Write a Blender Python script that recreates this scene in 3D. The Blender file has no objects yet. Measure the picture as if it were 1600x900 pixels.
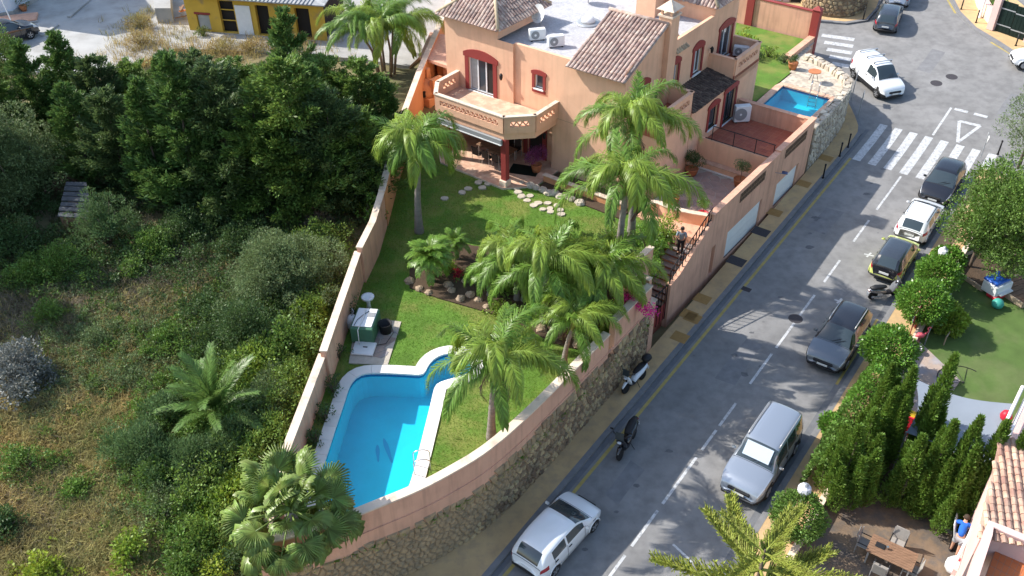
import bpy, math, random
import numpy as np
from mathutils import Vector, Matrix, noise as mnoise
PI = math.pi
SC = bpy.context.scene
# ------------------------------------------------------------------ camera
CAMH, FL, PITCH, ROLL = 30.0, 1440.0, math.radians(37.37), math.radians(-0.48)
_f = np.array([0, math.cos(PITCH), -math.sin(PITCH)]); _r = np.array([1.0, 0, 0]); _u = np.cross(_r, _f)
R2 = _r*math.cos(ROLL)+_u*math.sin(ROLL); U2 = -_r*math.sin(ROLL)+_u*math.cos(ROLL)
cd = bpy.data.cameras.new('camera'); cam = bpy.data.objects.new('camera', cd); SC.collection.objects.link(cam)
cd.sensor_width = 36.0; cd.lens = 36.0*FL/1600.0; cd.clip_start = 0.5; cd.clip_end = 2000.0
cam.matrix_world = Matrix(((R2[0], U2[0], -_f[0], 0), (R2[1], U2[1], -_f[1], 0), (R2[2], U2[2], -_f[2], CAMH), (0, 0, 0, 1)))
SC.camera = cam
# ------------------------------------------------------------------ sky and sun
SUN_AZ, SUN_EL = math.radians(-18.5), math.radians(40.5)      # direction the light travels in plan; height of the sun
sdir = Vector((math.cos(SUN_AZ)*math.cos(SUN_EL), math.sin(SUN_AZ)*math.cos(SUN_EL), -math.sin(SUN_EL)))
W = bpy.data.worlds.new('World'); SC.world = W; W.use_nodes = True
_nt = W.node_tree; _bg = _nt.nodes['Background']
_sky = _nt.nodes.new('ShaderNodeTexSky'); _sky.sky_type = 'NISHITA'; _sky.sun_disc = False
_sky.sun_elevation = SUN_EL; _sky.sun_rotation = math.atan2(-sdir.x, -sdir.y)
_sky.air_density = 1.2; _sky.dust_density = 1.5; _sky.ozone_density = 1.0
_nt.links.new(_sky.outputs[0], _bg.inputs[0]); _bg.inputs[1].default_value = 0.15
sl = bpy.data.lights.new('sun', 'SUN'); sl.energy = 4.0; sl.angle = math.radians(0.5); sl.color = (1.0, 0.95, 0.87)
so = bpy.data.objects.new('sun', sl); SC.collection.objects.link(so); so.rotation_euler = sdir.to_track_quat('-Z', 'Y').to_euler()
SC.view_settings.view_transform = 'Standard'; SC.view_settings.look = 'None'; SC.view_settings.gamma = 1.0
SC.view_settings.exposure = 0.84
SC.view_settings.use_curve_mapping = False
SC.render.engine = 'CYCLES'; SC.cycles.use_denoising = True
SC.cycles.max_bounces = 5; SC.cycles.diffuse_bounces = 3; SC.cycles.glossy_bounces = 2; SC.cycles.transmission_bounces = 4; SC.cycles.transparent_max_bounces = 6
SC.cycles.caustics_reflective = False; SC.cycles.caustics_refractive = False
# ------------------------------------------------------------------ frames: pixel -> place on a level, house frame, street frame
def ray(x, y): return R2*(x-800)/FL-U2*(y-450)/FL+_f
def G(x, y, z=0.0):
    d = ray(x, y); t = (z-CAMH)/d[2]; return Vector((d[0]*t, d[1]*t, z))
D = Vector((.590, .807)); N = Vector((.807, -.590))
def st(s, r): return Vector((D.x*s+N.x*r, D.y*s+N.y*r))
def gz(x, y):
    t = .590*x+.807*y
    return .03*(t-20)+.07*max(0.0, t-57)
def wz(x, y):                                       # waste ground west of the garden
    return 1.2+.055*(min(y, 58)-22)+.012*max(0, y-58)
def on(fn, x, y):
    z = 0.0
    for i in range(18):
        p = G(x, y, z); z += .7*(fn(p.x, p.y)-z)
    return G(x, y, z)
def GR(x, y): return on(gz, x, y)
def GW(x, y): return on(wz, x, y)
YAW = math.radians(37.47)
UX = Vector((math.cos(YAW), -math.sin(YAW))); VX = Vector((math.sin(YAW), math.cos(YAW)))
HC = Vector((6.04, 44.77))
def hp(u, v, z=0.0): q = HC+UX*u+VX*v; return Vector((q.x, q.y, z))
def huv(p): q = Vector((p[0], p[1]))-HC; return q.dot(UX), q.dot(VX)
ROADROT = math.atan2(D.y, D.x)
rnd = random.Random(7); nr = np.random.default_rng(7)
def rs(k):
    global rnd, nr
    rnd = random.Random(k); nr = np.random.default_rng(k)
# ------------------------------------------------------------------ materials
def mat(name, col, rough=.8, var=.0, vscale=2.0, col2=None, c2s=.5, c2t=(.45, .6), bump=0., bscale=20., metal=0., spec=.3, island=0., trans=0., alpha=None, coat=0., detail=4., tcol=None, stretch=None, streak=0.):
    m = bpy.data.materials.new(name); m.use_nodes = True; nt = m.node_tree; b = nt.nodes['Principled BSDF']; L = nt.links.new
    b.inputs['Roughness'].default_value = rough; b.inputs['Metallic'].default_value = metal
    b.inputs['Specular IOR Level'].default_value = spec
    if coat: b.inputs['Coat Weight'].default_value = coat; b.inputs['Coat Roughness'].default_value = .05
    geo = nt.nodes.new('ShaderNodeNewGeometry'); pos = geo.outputs['Position']
    if stretch:
        mp = nt.nodes.new('ShaderNodeMapping'); mp.inputs['Scale'].default_value = stretch; L(pos, mp.inputs[0]); pos = mp.outputs[0]
    def nz(scale, det=detail):
        n = nt.nodes.new('ShaderNodeTexNoise'); n.inputs['Scale'].default_value = scale; n.inputs['Detail'].default_value = det; n.inputs['Roughness'].default_value = .6
        L(pos, n.inputs['Vector']); return n.outputs['Fac']
    rgb = nt.nodes.new('ShaderNodeRGB'); rgb.outputs[0].default_value = (*col, 1); c = rgb.outputs[0]
    if col2:
        mr = nt.nodes.new('ShaderNodeMapRange'); L(nz(c2s), mr.inputs[0]); mr.inputs[1].default_value = c2t[0]; mr.inputs[2].default_value = c2t[1]
        mx = nt.nodes.new('ShaderNodeMix'); mx.data_type = 'RGBA'; L(mr.outputs[0], mx.inputs[0]); L(c, mx.inputs[6]); mx.inputs[7].default_value = (*col2, 1); c = mx.outputs[2]
    if streak:
        mp2 = nt.nodes.new('ShaderNodeMapping'); mp2.inputs['Scale'].default_value = (2.6, 2.6, .22); L(geo.outputs['Position'], mp2.inputs[0]); n2 = nt.nodes.new('ShaderNodeTexNoise'); n2.inputs['Scale'].default_value = 1.6; n2.inputs['Detail'].default_value = 5.; L(mp2.outputs[0], n2.inputs['Vector'])
        mr2 = nt.nodes.new('ShaderNodeMapRange'); L(n2.outputs['Fac'], mr2.inputs[0]); mr2.inputs[1].default_value = .48; mr2.inputs[2].default_value = .72; mr2.inputs[3].default_value = 1.; mr2.inputs[4].default_value = 1-streak
        h2 = nt.nodes.new('ShaderNodeHueSaturation'); L(c, h2.inputs['Color']); L(mr2.outputs[0], h2.inputs['Value']); c = h2.outputs[0]
    if var or island:
        hsv = nt.nodes.new('ShaderNodeHueSaturation'); L(c, hsv.inputs['Color'])
        val = None
        if var:
            mr = nt.nodes.new('ShaderNodeMapRange'); L(nz(vscale), mr.inputs[0]); mr.inputs[1].default_value = .3; mr.inputs[2].default_value = .7
            mr.inputs[3].default_value = 1-var; mr.inputs[4].default_value = 1+var; val = mr.outputs[0]
        if island:
            mr = nt.nodes.new('ShaderNodeMapRange'); L(geo.outputs['Random Per Island'], mr.inputs[0]); mr.inputs[3].default_value = 1-island; mr.inputs[4].default_value = 1+island
            if val:
                mm = nt.nodes.new('ShaderNodeMath'); mm.operation = 'MULTIPLY'; L(val, mm.inputs[0]); L(mr.outputs[0], mm.inputs[1]); val = mm.outputs[0]
            else: val = mr.outputs[0]
            mh = nt.nodes.new('ShaderNodeMapRange'); L(geo.outputs['Random Per Island'], mh.inputs[0]); mh.inputs[3].default_value = .5-.035*island; mh.inputs[4].default_value = .5+.035*island
            L(mh.outputs[0], hsv.inputs['Hue'])
        L(val, hsv.inputs['Value']); c = hsv.outputs[0]
    L(c, b.inputs['Base Color'])
    if bump:
        bp = nt.nodes.new('ShaderNodeBump'); bp.inputs['Strength'].default_value = min(1, bump); bp.inputs['Distance'].default_value = .05*max(1, bump); L(nz(bscale), bp.inputs['Height']); L(bp.outputs[0], b.inputs['Normal'])
    if trans:
        tr = nt.nodes.new('ShaderNodeBsdfTranslucent'); hs = nt.nodes.new('ShaderNodeHueSaturation'); L(c, hs.inputs['Color']); hs.inputs['Value'].default_value = 1.7; hs.inputs['Hue'].default_value = .485
        L(hs.outputs[0], tr.inputs[0])
        ms = nt.nodes.new('ShaderNodeMixShader'); ms.inputs[0].default_value = trans; L(b.outputs[0], ms.inputs[1]); L(tr.outputs[0], ms.inputs[2]); L(ms.outputs[0], nt.nodes['Material Output'].inputs[0])
    return m
M = {}
def glass(name, col, rough=.05, metal=0.):
    m = mat(name, col, rough, spec=.8, metal=metal); return m
M['render_wall'] = mat('terracotta_render', (.78, .47, .31), .92, .06, .7, col2=(.69, .395, .26), c2s=.9, c2t=(.45, .8), bump=.3, bscale=30, streak=.09)
M['render_pink'] = mat('pink_render', (.68, .385, .265), .92, .07, .6, col2=(.57, .315, .22), c2s=.7, c2t=(.45, .75), bump=.3, bscale=30, streak=.2)
M['coping'] = mat('cream_coping', (.70, .56, .44), .85, .1, 1.5, col2=(.42, .33, .27), c2s=1.7, c2t=(.52, .75), bump=.2)
M['red_trim'] = mat('oxblood_paint', (.27, .045, .04), .6, .06, 2.)
M['orange_render'] = mat('ochre_render', (.62, .29, .135), .9, .08, .8, bump=.2)
M['yellow_render'] = mat('yellow_render', (.60, .38, .06), .9, .12, .6, col2=(.34, .24, .12), c2s=.8, c2t=(.55, .7), bump=.3)
M['white_paint'] = mat('white_paint', (.78, .78, .77), .55, .04, 3.)
M['white_render'] = mat('white_render', (.62, .68, .76), .8, .05, 1.)
M['pvc'] = mat('white_pvc', (.74, .76, .78), .35)
M['pane'] = glass('window_glass', (.045, .06, .075), .04)
M['dark_in'] = mat('dark_interior', (.03, .025, .022), .9)
M['curtain'] = mat('curtain', (.42, .43, .42), .9, .1, 6.)
M['tile'] = mat('clay_tile', (.34, .235, .20), .85, .22, 1.3, col2=(.50, .40, .34), c2s=3.0, c2t=(.45, .65), bump=.3, bscale=40, island=.25)
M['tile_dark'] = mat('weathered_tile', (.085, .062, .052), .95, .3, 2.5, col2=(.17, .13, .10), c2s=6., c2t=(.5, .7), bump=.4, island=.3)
M['tile_beige'] = mat('beige_tile', (.44, .35, .24), .9, .15, 3., island=.2)
M['tile_pink'] = mat('pink_clay_tile', (.40, .24, .18), .88, .2, 1.2, col2=(.50, .36, .27), c2s=2., c2t=(.45, .65), bump=.25, island=.28)
M['gravel'] = mat('roof_gravel', (.50, .50, .52), .95, .2, 9., col2=(.38, .38, .40), c2s=1.2, c2t=(.5, .75), bump=.8, bscale=60, detail=8)
M['asphalt'] = mat('asphalt', (.232, .228, .224), .92, .16, .35, col2=(.172, .169, .167), c2s=1.6, c2t=(.42, .7), bump=.35, bscale=90, detail=8)
M['asphalt_patch'] = mat('asphalt_patch', (.15, .155, .165), .95, .12, 3., bump=.35, bscale=90)
M['paint_white'] = mat('road_paint', (.50, .505, .51), .7, .14, 4., col2=(.27, .275, .28), c2s=7., c2t=(.48, .68))
M['paint_yellow'] = mat('yellow_road_paint', (.40, .31, .10), .75, .12, 4., col2=(.27, .24, .15), c2s=5., c2t=(.55, .72))
M['walk'] = mat('ochre_pavement', (.52, .355, .18), .9, .15, .6, col2=(.39, .28, .165), c2s=2.2, c2t=(.47, .75), bump=.3, bscale=50, detail=7)
M['kerb'] = mat('grey_kerb', (.19, .19, .195), .9, .12, 3., bump=.2)
M['concrete'] = mat('old_concrete', (.38, .375, .36), .95, .14, .5, col2=(.28, .27, .25), c2s=.8, c2t=(.45, .75), bump=.35, bscale=14, detail=8)
M['sheet_roof'] = mat('grey_sheet_roof', (.27, .28, .29), .9, .15, 2., col2=(.38, .38, .38), c2s=3.)
M['stone'] = mat('rubble_stone', (.36, .255, .15), .93, .2, 2.5, col2=(.26, .20, .13), c2s=3., bump=.5, bscale=22, island=.45)
M['stone_pale'] = mat('pale_stone', (.47, .41, .33), .93, .15, 3., bump=.4, bscale=18, island=.25)
M['mortar'] = mat('mortar', (.25, .19, .125), .95, .2, 4., bump=.5, bscale=25)
M['rock'] = mat('garden_rock', (.32, .24, .17), .95, .25, 3., bump=.7, bscale=9, island=.2)
M['flag'] = mat('flagstone', (.36, .28, .235), .9, .12, 3., col2=(.30, .28, .29), c2s=1.3, bump=.3, island=.45)
M['flag_joint'] = mat('flag_joint', (.44, .39, .33), .95, .1, 5.)
M['terra_floor'] = mat('pink_terrace_tile', (.56, .34, .24), .75, .12, 1.2, col2=(.66, .46, .33), c2s=2.0)
M['red_floor'] = mat('red_terrace_tile', (.33, .105, .065), .8, .1, 1.5, island=.1)
M['orange_floor'] = mat('orange_tile', (.55, .17, .06), .7, .08, 1.5, island=.12)
M['grout'] = mat('grout', (.42, .26, .19), .9)
M['pool_cope'] = mat('pool_coping', (.72, .70, .66), .8, .06, 1.5, bump=.15, island=.1)
M['pool_tile'] = mat('pool_tile', (.025, .58, .70), .5, .05, 1., col2=(.025, .53, .67), c2s=.35)
M['pool_mosaic'] = mat('pool_mosaic', (.03, .16, .36), .5, .2, 20.)
M['lawn'] = mat('lawn', (.095, .185, .025), .95, .2, .8, col2=(.17, .20, .045), c2s=.6, bump=.6, bscale=30, detail=8)
M['blade'] = mat('lawn_blade', (.14, .26, .03), .8, .15, 1., island=.35, trans=.25)
M['turf'] = mat('artificial_turf', (.085, .14, .035), .95, .14, 1.2, col2=(.11, .15, .05), c2s=.7, bump=.5, bscale=60)
M['earth'] = mat('dry_earth', (.21, .175, .09), .97, .25, .35, col2=(.13, .125, .06), c2s=.22, c2t=(.42, .62), bump=.8, bscale=6, detail=9)
M['soil'] = mat('garden_soil', (.075, .05, .032), .97, .2, 2., bump=.7, bscale=12)
M['dry'] = mat('dry_grass', (.40, .31, .125), .9, .2, .5, island=.4, trans=.2, col2=(.28, .26, .10), c2s=.35, c2t=(.42, .6))
M['weed'] = mat('green_weed', (.12, .165, .04), .85, .2, .5, island=.4, trans=.2, col2=(.20, .19, .07), c2s=.4)
M['twig'] = mat('dead_twig', (.21, .17, .12), .95, .2, 1., island=.35)
def leafmat(k, col, isl=.35, tr=.22, rough=.55, col2=None): M[k] = mat(k, col, rough, .18, .9, island=isl, trans=tr, spec=.35, col2=col2, c2s=.8, c2t=(.4, .65))
leafmat('lf_conifer', (.085, .16, .038)); leafmat('lf_conifer_b', (.125, .205, .042)); leafmat('lf_dark', (.06, .11, .032)); leafmat('lf_cypress', (.125, .215, .034), tr=.28)
leafmat('lf_ficus', (.12, .24, .035), rough=.35); leafmat('lf_carob', (.105, .18, .032)); leafmat('lf_olive', (.135, .19, .075)); leafmat('lf_grey', (.17, .18, .165), tr=.1)
leafmat('lf_rosemary', (.095, .165, .06)); leafmat('lf_bright', (.19, .28, .035)); leafmat('lf_lime', (.25, .32, .035)); leafmat('lf_mid', (.11, .195, .036)); leafmat('lf_brown', (.115, .06, .042), tr=.1)
leafmat('lf_palm', (.15, .26, .045), tr=.34, rough=.36); leafmat('lf_palm_y', (.22, .31, .05), tr=.36, rough=.38); leafmat('lf_fan', (.21, .29, .08), tr=.32, rough=.36); leafmat('lf_date', (.12, .21, .05), tr=.28, rough=.4)
leafmat('lf_arau', (.24, .27, .045), tr=.2); leafmat('fl_magenta', (.62, .03, .26), tr=.3); leafmat('fl_red', (.42, .02, .04), tr=.2); leafmat('fl_purple', (.22, .05, .16), tr=.2); leafmat('lf_lilypad', (.12, .2, .05))
M['bark'] = mat('bark', (.13, .10, .075), .95, .25, 3., bump=.7, bscale=14, stretch=(1, 1, .3))
M['palm_bark'] = mat('palm_bark', (.24, .21, .185), .95, .2, 2., bump=.6, bscale=9, stretch=(.4, .4, 3))
M['palm_sheath'] = mat('palm_sheath', (.27, .24, .08), .7, .2, 3.)
M['metal_black'] = mat('black_iron', (.02, .02, .022), .5, .1, 5., metal=.3)
M['steel'] = mat('steel', (.62, .63, .64), .25, metal=.9)
M['galv'] = mat('galvanised', (.38, .40, .42), .5, .08, 3., metal=.5)
M['terracotta'] = mat('terracotta_pot', (.46, .17, .075), .85, .12, 4.)
M['rubber'] = mat('rubber', (.018, .018, .019), .8)
M['black_plastic'] = mat('black_plastic', (.02, .02, .022), .55)
M['grey_plastic'] = mat('grey_plastic', (.25, .26, .27), .55)
M['white_plastic'] = mat('white_plastic', (.72, .73, .73), .45)
M['green_box'] = mat('green_plastic', (.06, .155, .09), .5, .08, 3.)
M['wood'] = mat('weathered_wood', (.22, .13, .08), .8, .25, 2., bump=.3, bscale=12, stretch=(1, 6, 1))
M['pool_motif'] = mat('pool_motif', (.02, .36, .56), .5)
M['patio'] = mat('brown_patio', (.175, .125, .085), .9, .2, 1.2, col2=(.12, .10, .085), c2s=1.8, bump=.3, bscale=12)
M['wood_pale'] = mat('pale_wood', (.36, .28, .2), .8, .2, 3.)
M['wood_grey'] = mat('grey_planks', (.085, .09, .10), .9, .3, 3., bump=.3, bscale=12)
M['flag_pink'] = mat('pink_flagstone', (.46, .32, .26), .9, .12, 3., col2=(.40, .29, .25), c2s=1.3, bump=.3, island=.3)
M['skin'] = mat('skin', (.50, .29, .20), .6)
M['hair'] = mat('hair', (.05, .035, .025), .8)
M['blue_cloth'] = mat('blue_shirt', (.02, .12, .50), .85, .1, 8.)
M['greyblue_cloth'] = mat('grey_blue_shirt', (.24, .30, .36), .85, .1, 8.)
M['grey_cloth'] = mat('grey_shorts', (.36, .38, .40), .9, .1, 8.)
M['dark_cloth'] = mat('dark_trousers', (.022, .022, .026), .9)
M['sail'] = mat('sail_fabric', (.23, .265, .31), .85, .05, .8)
M['blue_plastic'] = mat('blue_plastic', (.02, .11, .48), .45); M['red_plastic'] = mat('red_plastic', (.55, .02, .04), .45); M['yellow_plastic'] = mat('yellow_plastic', (.7, .48, .02), .45)
M['sling'] = mat('sling_fabric', (.30, .28, .255), .85, .08, 9.)
M['alu'] = mat('aluminium', (.52, .52, .52), .4, metal=.6)
M['gate_green'] = mat('dark_green_gate', (.008, .02, .017), .45, metal=.2)
M['lamp_glass'] = mat('lamp_globe', (.66, .66, .70), .3)
M['pillar_pink'] = mat('pale_pink_render', (.66, .46, .42), .9, .05, 1., bump=.2)
M['rail_white'] = mat('white_rail', (.78, .74, .72), .6)
def carpaint(k, col, metal=.0, rough=.25): M[k] = mat(k, col, rough, spec=.5, metal=metal, coat=.9)
carpaint('car_white', (.74, .76, .78)); carpaint('car_black', (.012, .012, .016)); carpaint('car_grey', (.135, .155, .18), .35, .3); carpaint('car_silver', (.33, .37, .43), .5, .3)
carpaint('car_lime', (.56, .62, .17)); carpaint('car_darkgrey', (.05, .06, .075), .3); carpaint('car_darkblue', (.015, .03, .07), .2); carpaint('car_red', (.38, .01, .02)); carpaint('car_blue', (.05, .09, .2), .3)
carpaint('moto_maroon', (.20, .02, .035)); carpaint('moto_grey', (.2, .21, .23), .3)
M['car_glass'] = glass('car_glass', (.035, .05, .058), .03)
M['car_trim'] = mat('car_trim', (.022, .022, .024), .6)
M['rim'] = mat('alloy_rim', (.45, .46, .48), .35, metal=.7)
M['tail'] = mat('tail_light', (.30, .01, .025), .2, spec=.6); M['head'] = mat('head_light', (.55, .58, .62), .12, spec=.7); M['plate'] = mat('number_plate', (.75, .76, .74), .5)
M['sunshade'] = mat('sunshade_foil', (.62, .70, .74), .35, metal=.5)
# water: absorbing tint comes from the tiles; surface is thin clear water
def water_mat():
    m = bpy.data.materials.new('pool_water'); m.use_nodes = True; nt = m.node_tree; L = nt.links.new; nt.nodes.remove(nt.nodes['Principled BSDF'])
    tr = nt.nodes.new('ShaderNodeBsdfTransparent'); tr.inputs[0].default_value = (.60, .93, .99, 1)
    gl = nt.nodes.new('ShaderNodeBsdfGlossy'); gl.inputs['Roughness'].default_value = .02
    lw = nt.nodes.new('ShaderNodeLayerWeight'); pw = nt.nodes.new('ShaderNodeMath'); pw.operation = 'POWER'; pw.inputs[1].default_value = 4.0; L(lw.outputs['Facing'], pw.inputs[0]); fr = nt.nodes.new('ShaderNodeMath'); fr.operation = 'MULTIPLY_ADD'; fr.inputs[1].default_value = .7; fr.inputs[2].default_value = .04; L(pw.outputs[0], fr.inputs[0])
    nz = nt.nodes.new('ShaderNodeTexNoise'); nz.inputs['Scale'].default_value = 3.5; nz.inputs['Detail'].default_value = 3
    geo = nt.nodes.new('ShaderNodeNewGeometry'); L(geo.outputs['Position'], nz.inputs['Vector'])
    bp = nt.nodes.new('ShaderNodeBump'); bp.inputs['Strength'].default_value = .5; bp.inputs['Distance'].default_value = .04; L(nz.outputs[0], bp.inputs['Height'])
    L(bp.outputs[0], gl.inputs['Normal'])
    mx = nt.nodes.new('ShaderNodeMixShader'); L(fr.outputs[0], mx.inputs[0]); L(tr.outputs[0], mx.inputs[1]); L(gl.outputs[0], mx.inputs[2]); L(mx.outputs[0], nt.nodes['Material Output'].inputs[0])
    return m
M['water'] = water_mat()
# ------------------------------------------------------------------ mesh builder
COL = SC.collection
class MB:
    def __init__(s): s.v = []; s.f = []
    def add(s, vs, fs):
        o = len(s.v); s.v += [tuple(p) for p in vs]; s.f += [tuple(i+o for i in f) for f in fs]; return s
    def box(s, c, d, rz=0., bev=0., rx=0., ry=0.):
        hx, hy, hz = d[0]/2, d[1]/2, d[2]/2
        mt = Matrix.Translation(c) @ Matrix.Rotation(rz, 4, 'Z') @ Matrix.Rotation(ry, 4, 'Y') @ Matrix.Rotation(rx, 4, 'X')
        if bev <= 0:
            P = [(x*hx, y*hy, z*hz) for z in (-1, 1) for x, y in ((-1, -1), (1, -1), (1, 1), (-1, 1))]
            F = [(3, 2, 1, 0), (4, 5, 6, 7), (0, 1, 5, 4), (1, 2, 6, 5), (2, 3, 7, 6), (3, 0, 4, 7)]
        else:
            b = min(bev, hx*.9, hy*.9, hz*.9); P = []
            for z, k in ((-hz, b), (-hz+b, 0), (hz-b, 0), (hz, b)):
                a, e = hx-k, hy-k
                P += [(-a+b, -e, z), (a-b, -e, z), (a, -e+b, z), (a, e-b, z), (a-b, e, z), (-a+b, e, z), (-a, e-b, z), (-a, -e+b, z)]
            F = [tuple(range(7, -1, -1)), tuple(range(24, 32))]
            for l in range(3):
                for i in range(8): j = (i+1) % 8; F.append((l*8+i, l*8+j, l*8+8+j, l*8+8+i))
        return s.add([mt @ Vector(p) for p in P], F)
    def b2(s, x0, x1, y0, y1, z0, z1, bev=0.): return s.box(((x0+x1)/2, (y0+y1)/2, (z0+z1)/2), (x1-x0, y1-y0, z1-z0), 0, bev)
    def prism(s, poly, z0, z1, bottom=True):
        n = len(poly); zt = z1 if callable(z1) else (lambda x, y: z1); zb = z0 if callable(z0) else (lambda x, y: z0)
        a = sum(poly[i][0]*poly[(i+1) % n][1]-poly[(i+1) % n][0]*poly[i][1] for i in range(n))
        if a < 0: poly = poly[::-1]
        P = [(p[0], p[1], zb(p[0], p[1])) for p in poly]+[(p[0], p[1], zt(p[0], p[1])) for p in poly]
        F = [tuple(range(n, 2*n))]+([tuple(range(n-1, -1, -1))] if bottom else [])
        F += [(i, (i+1) % n, n+(i+1) % n, n+i) for i in range(n)]
        return s.add(P, F)
    def sheet(s, poly, z):
        zt = z if callable(z) else (lambda x, y: z); n = len(poly)
        a = sum(poly[i][0]*poly[(i+1) % n][1]-poly[(i+1) % n][0]*poly[i][1] for i in range(n))
        if a < 0: poly = poly[::-1]
        return s.add([(p[0], p[1], zt(p[0], p[1])) for p in poly], [tuple(range(n))])
    def tube(s, path, rad, n=6, cap=True):
        path = [Vector(p) for p in path]; k = len(path); rr = rad if hasattr(rad, '__len__') else [rad]*k
        P = []; up = Vector((0, 0, 1)); pa = None
        for i, p in enumerate(path):
            t = (path[min(i+1, k-1)]-path[max(i-1, 0)]).normalized()
            if pa is None:
                a = t.cross(up if abs(t.z) < .9 else Vector((1, 0, 0))).normalized()
            else: a = (pa-t*pa.dot(t)).normalized()
            pa = a; b = t.cross(a)
            for j in range(n): g = 2*PI*j/n; P.append(p+(a*math.cos(g)+b*math.sin(g))*rr[i])
        F = [(i*n+j, i*n+(j+1) % n, (i+1)*n+(j+1) % n, (i+1)*n+j) for i in range(k-1) for j in range(n)]
        if cap: F += [tuple(range(n-1, -1, -1)), tuple(range((k-1)*n, k*n))]
        return s.add(P, F)
    def lathe(s, c, prof, n=16):
        P = [(c[0]+r*math.cos(2*PI*j/n), c[1]+r*math.sin(2*PI*j/n), c[2]+z) for r, z in prof for j in range(n)]
        F = [(i*n+j, i*n+(j+1) % n, (i+1)*n+(j+1) % n, (i+1)*n+j) for i in range(len(prof)-1) for j in range(n)]
        F += [tuple(range(n-1, -1, -1)), tuple(range((len(prof)-1)*n, len(prof)*n))]
        return s.add(P, F)
    def xf(s, mt): s.v = [tuple(mt @ Vector(p)) for p in s.v]; return s
    def mesh(s, name, m, smooth=False):
        me = bpy.data.meshes.new(name); me.from_pydata(s.v, [], s.f); me.update()
        if m is not None: me.materials.append(M[m] if isinstance(m, str) else m)
        if smooth: me.polygons.foreach_set('use_smooth', [True]*len(me.polygons))
        return me
def link(name, me, parent=None, loc=None, rz=None):
    o = bpy.data.objects.new(name, me); COL.objects.link(o)
    if parent is not None: o.parent = parent
    if loc is not None: o.location = loc
    if rz is not None: o.rotation_euler = (0, 0, rz)
    return o
def obj(name, mb, m, parent=None, smooth=False): return link(name, mb.mesh(name, m, smooth), parent)
def tag(o, label, cat, group=None):
    o['label'] = label; o['category'] = cat
    if group: o['group'] = group
    return o
def struct(o): o['kind'] = 'structure'; return o
def stuff(o): o['kind'] = 'stuff'; return o
def thing(name, label, cat, loc=(0, 0, 0), rz=0., group=None):
    e = bpy.data.objects.new(name, None); COL.objects.link(e); e.location = loc; e.rotation_euler = (0, 0, rz); e.empty_display_size = .2
    return tag(e, label, cat, group)
def copy_tree(o, parent=None):
    c = o.copy(); COL.objects.link(c); c.parent = parent
    for ch in list(o.children): copy_tree(ch, c)
    return c
def npmesh(name, V, F, m, smooth=False):
    """V (n,3) float, F (k,3|4) int -> mesh, fast"""
    me = bpy.data.meshes.new(name); k = F.shape[1]
    me.vertices.add(len(V)); me.vertices.foreach_set('co', np.ascontiguousarray(V, dtype=np.float32).ravel())
    me.loops.add(F.size); me.loops.foreach_set('vertex_index', np.ascontiguousarray(F, dtype=np.int32).ravel())
    me.polygons.add(len(F)); me.polygons.foreach_set('loop_start', np.arange(0, F.size, k, dtype=np.int32))
    me.update(calc_edges=True); me.materials.append(M[m] if isinstance(m, str) else m)
    if smooth: me.polygons.foreach_set('use_smooth', np.ones(len(F), bool))
    return me
# ================================================================== shared geometry helpers
def inpoly(x, y, poly):
    c = False; n = len(poly); j = n-1
    for i in range(n):
        xi, yi = poly[i][0], poly[i][1]; xj, yj = poly[j][0], poly[j][1]
        if (yi > y) != (yj > y) and x < (xj-xi)*(y-yi)/(yj-yi)+xi: c = not c
        j = i
    return c
def clip(poly, a, b, c):                       # keep a*x+b*y<=c
    out = []; n = len(poly)
    for i in range(n):
        p, q = poly[i], poly[(i+1) % n]; dp, dq = a*p[0]+b*p[1]-c, a*q[0]+b*q[1]-c
        if dp <= 0: out.append(p)
        if dp*dq < 0: t = dp/(dp-dq); out.append((p[0]+(q[0]-p[0])*t, p[1]+(q[1]-p[1])*t))
    return out
def voronoi(pts, bounds, joint, R=1.2):
    """rubble cells (lists of 2-D corners), each shrunk by the joint"""
    cells = []
    for i, p in enumerate(pts):
        poly = list(bounds) if not callable(bounds) else bounds(p)
        for j, q in enumerate(pts):
            if i == j: continue
            dx, dy = q[0]-p[0], q[1]-p[1]; d = math.hypot(dx, dy)
            if d > R or d < 1e-6: continue
            nx, ny = dx/d, dy/d; poly = clip(poly, nx, ny, nx*(p[0]+dx/2)+ny*(p[1]+dy/2)-joint)
            if len(poly) < 3: break
        if len(poly) >= 3: cells.append(poly)
    return cells
def pillow(poly, h, inset=.05, tilt=.0):
    """2-D corners -> (verts(x,y,height), faces): a stone with rounded shoulders"""
    cx = sum(p[0] for p in poly)/len(poly); cy = sum(p[1] for p in poly)/len(poly); n = len(poly)
    P = [(p[0], p[1], -.03) for p in poly]
    for p in poly:
        d = math.hypot(p[0]-cx, p[1]-cy)+1e-6; k = max(.3, 1-inset/d)
        P.append((cx+(p[0]-cx)*k, cy+(p[1]-cy)*k, h*(.75+.5*rnd.random())))
    P.append((cx, cy, h*1.15))
    F = [(i, (i+1) % n, n+(i+1) % n, n+i) for i in range(n)]+[(n+i, n+(i+1) % n, 2*n) for i in range(n)]
    return P, F
def jitter_pts(x0, x1, y0, y1, sx, sy, j=.33):
    out = []; ny = max(1, int((y1-y0)/sy)); nx = max(1, int((x1-x0)/sx))
    for b in range(ny):
        for a in range(nx):
            out.append((x0+(a+.5+(b % 2)*.5-.25+rnd.uniform(-j, j))*(x1-x0)/nx, y0+(b+.5+rnd.uniform(-j, j))*(y1-y0)/ny))
    return out
def resample(path, step):
    out = [Vector(path[0])]
    for a, b in zip(path, path[1:]):
        a, b = Vector(a), Vector(b); n = max(1, round((b-a).length/step))
        for k in range(1, n+1): out.append(a.lerp(b, k/n))
    return out
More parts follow.
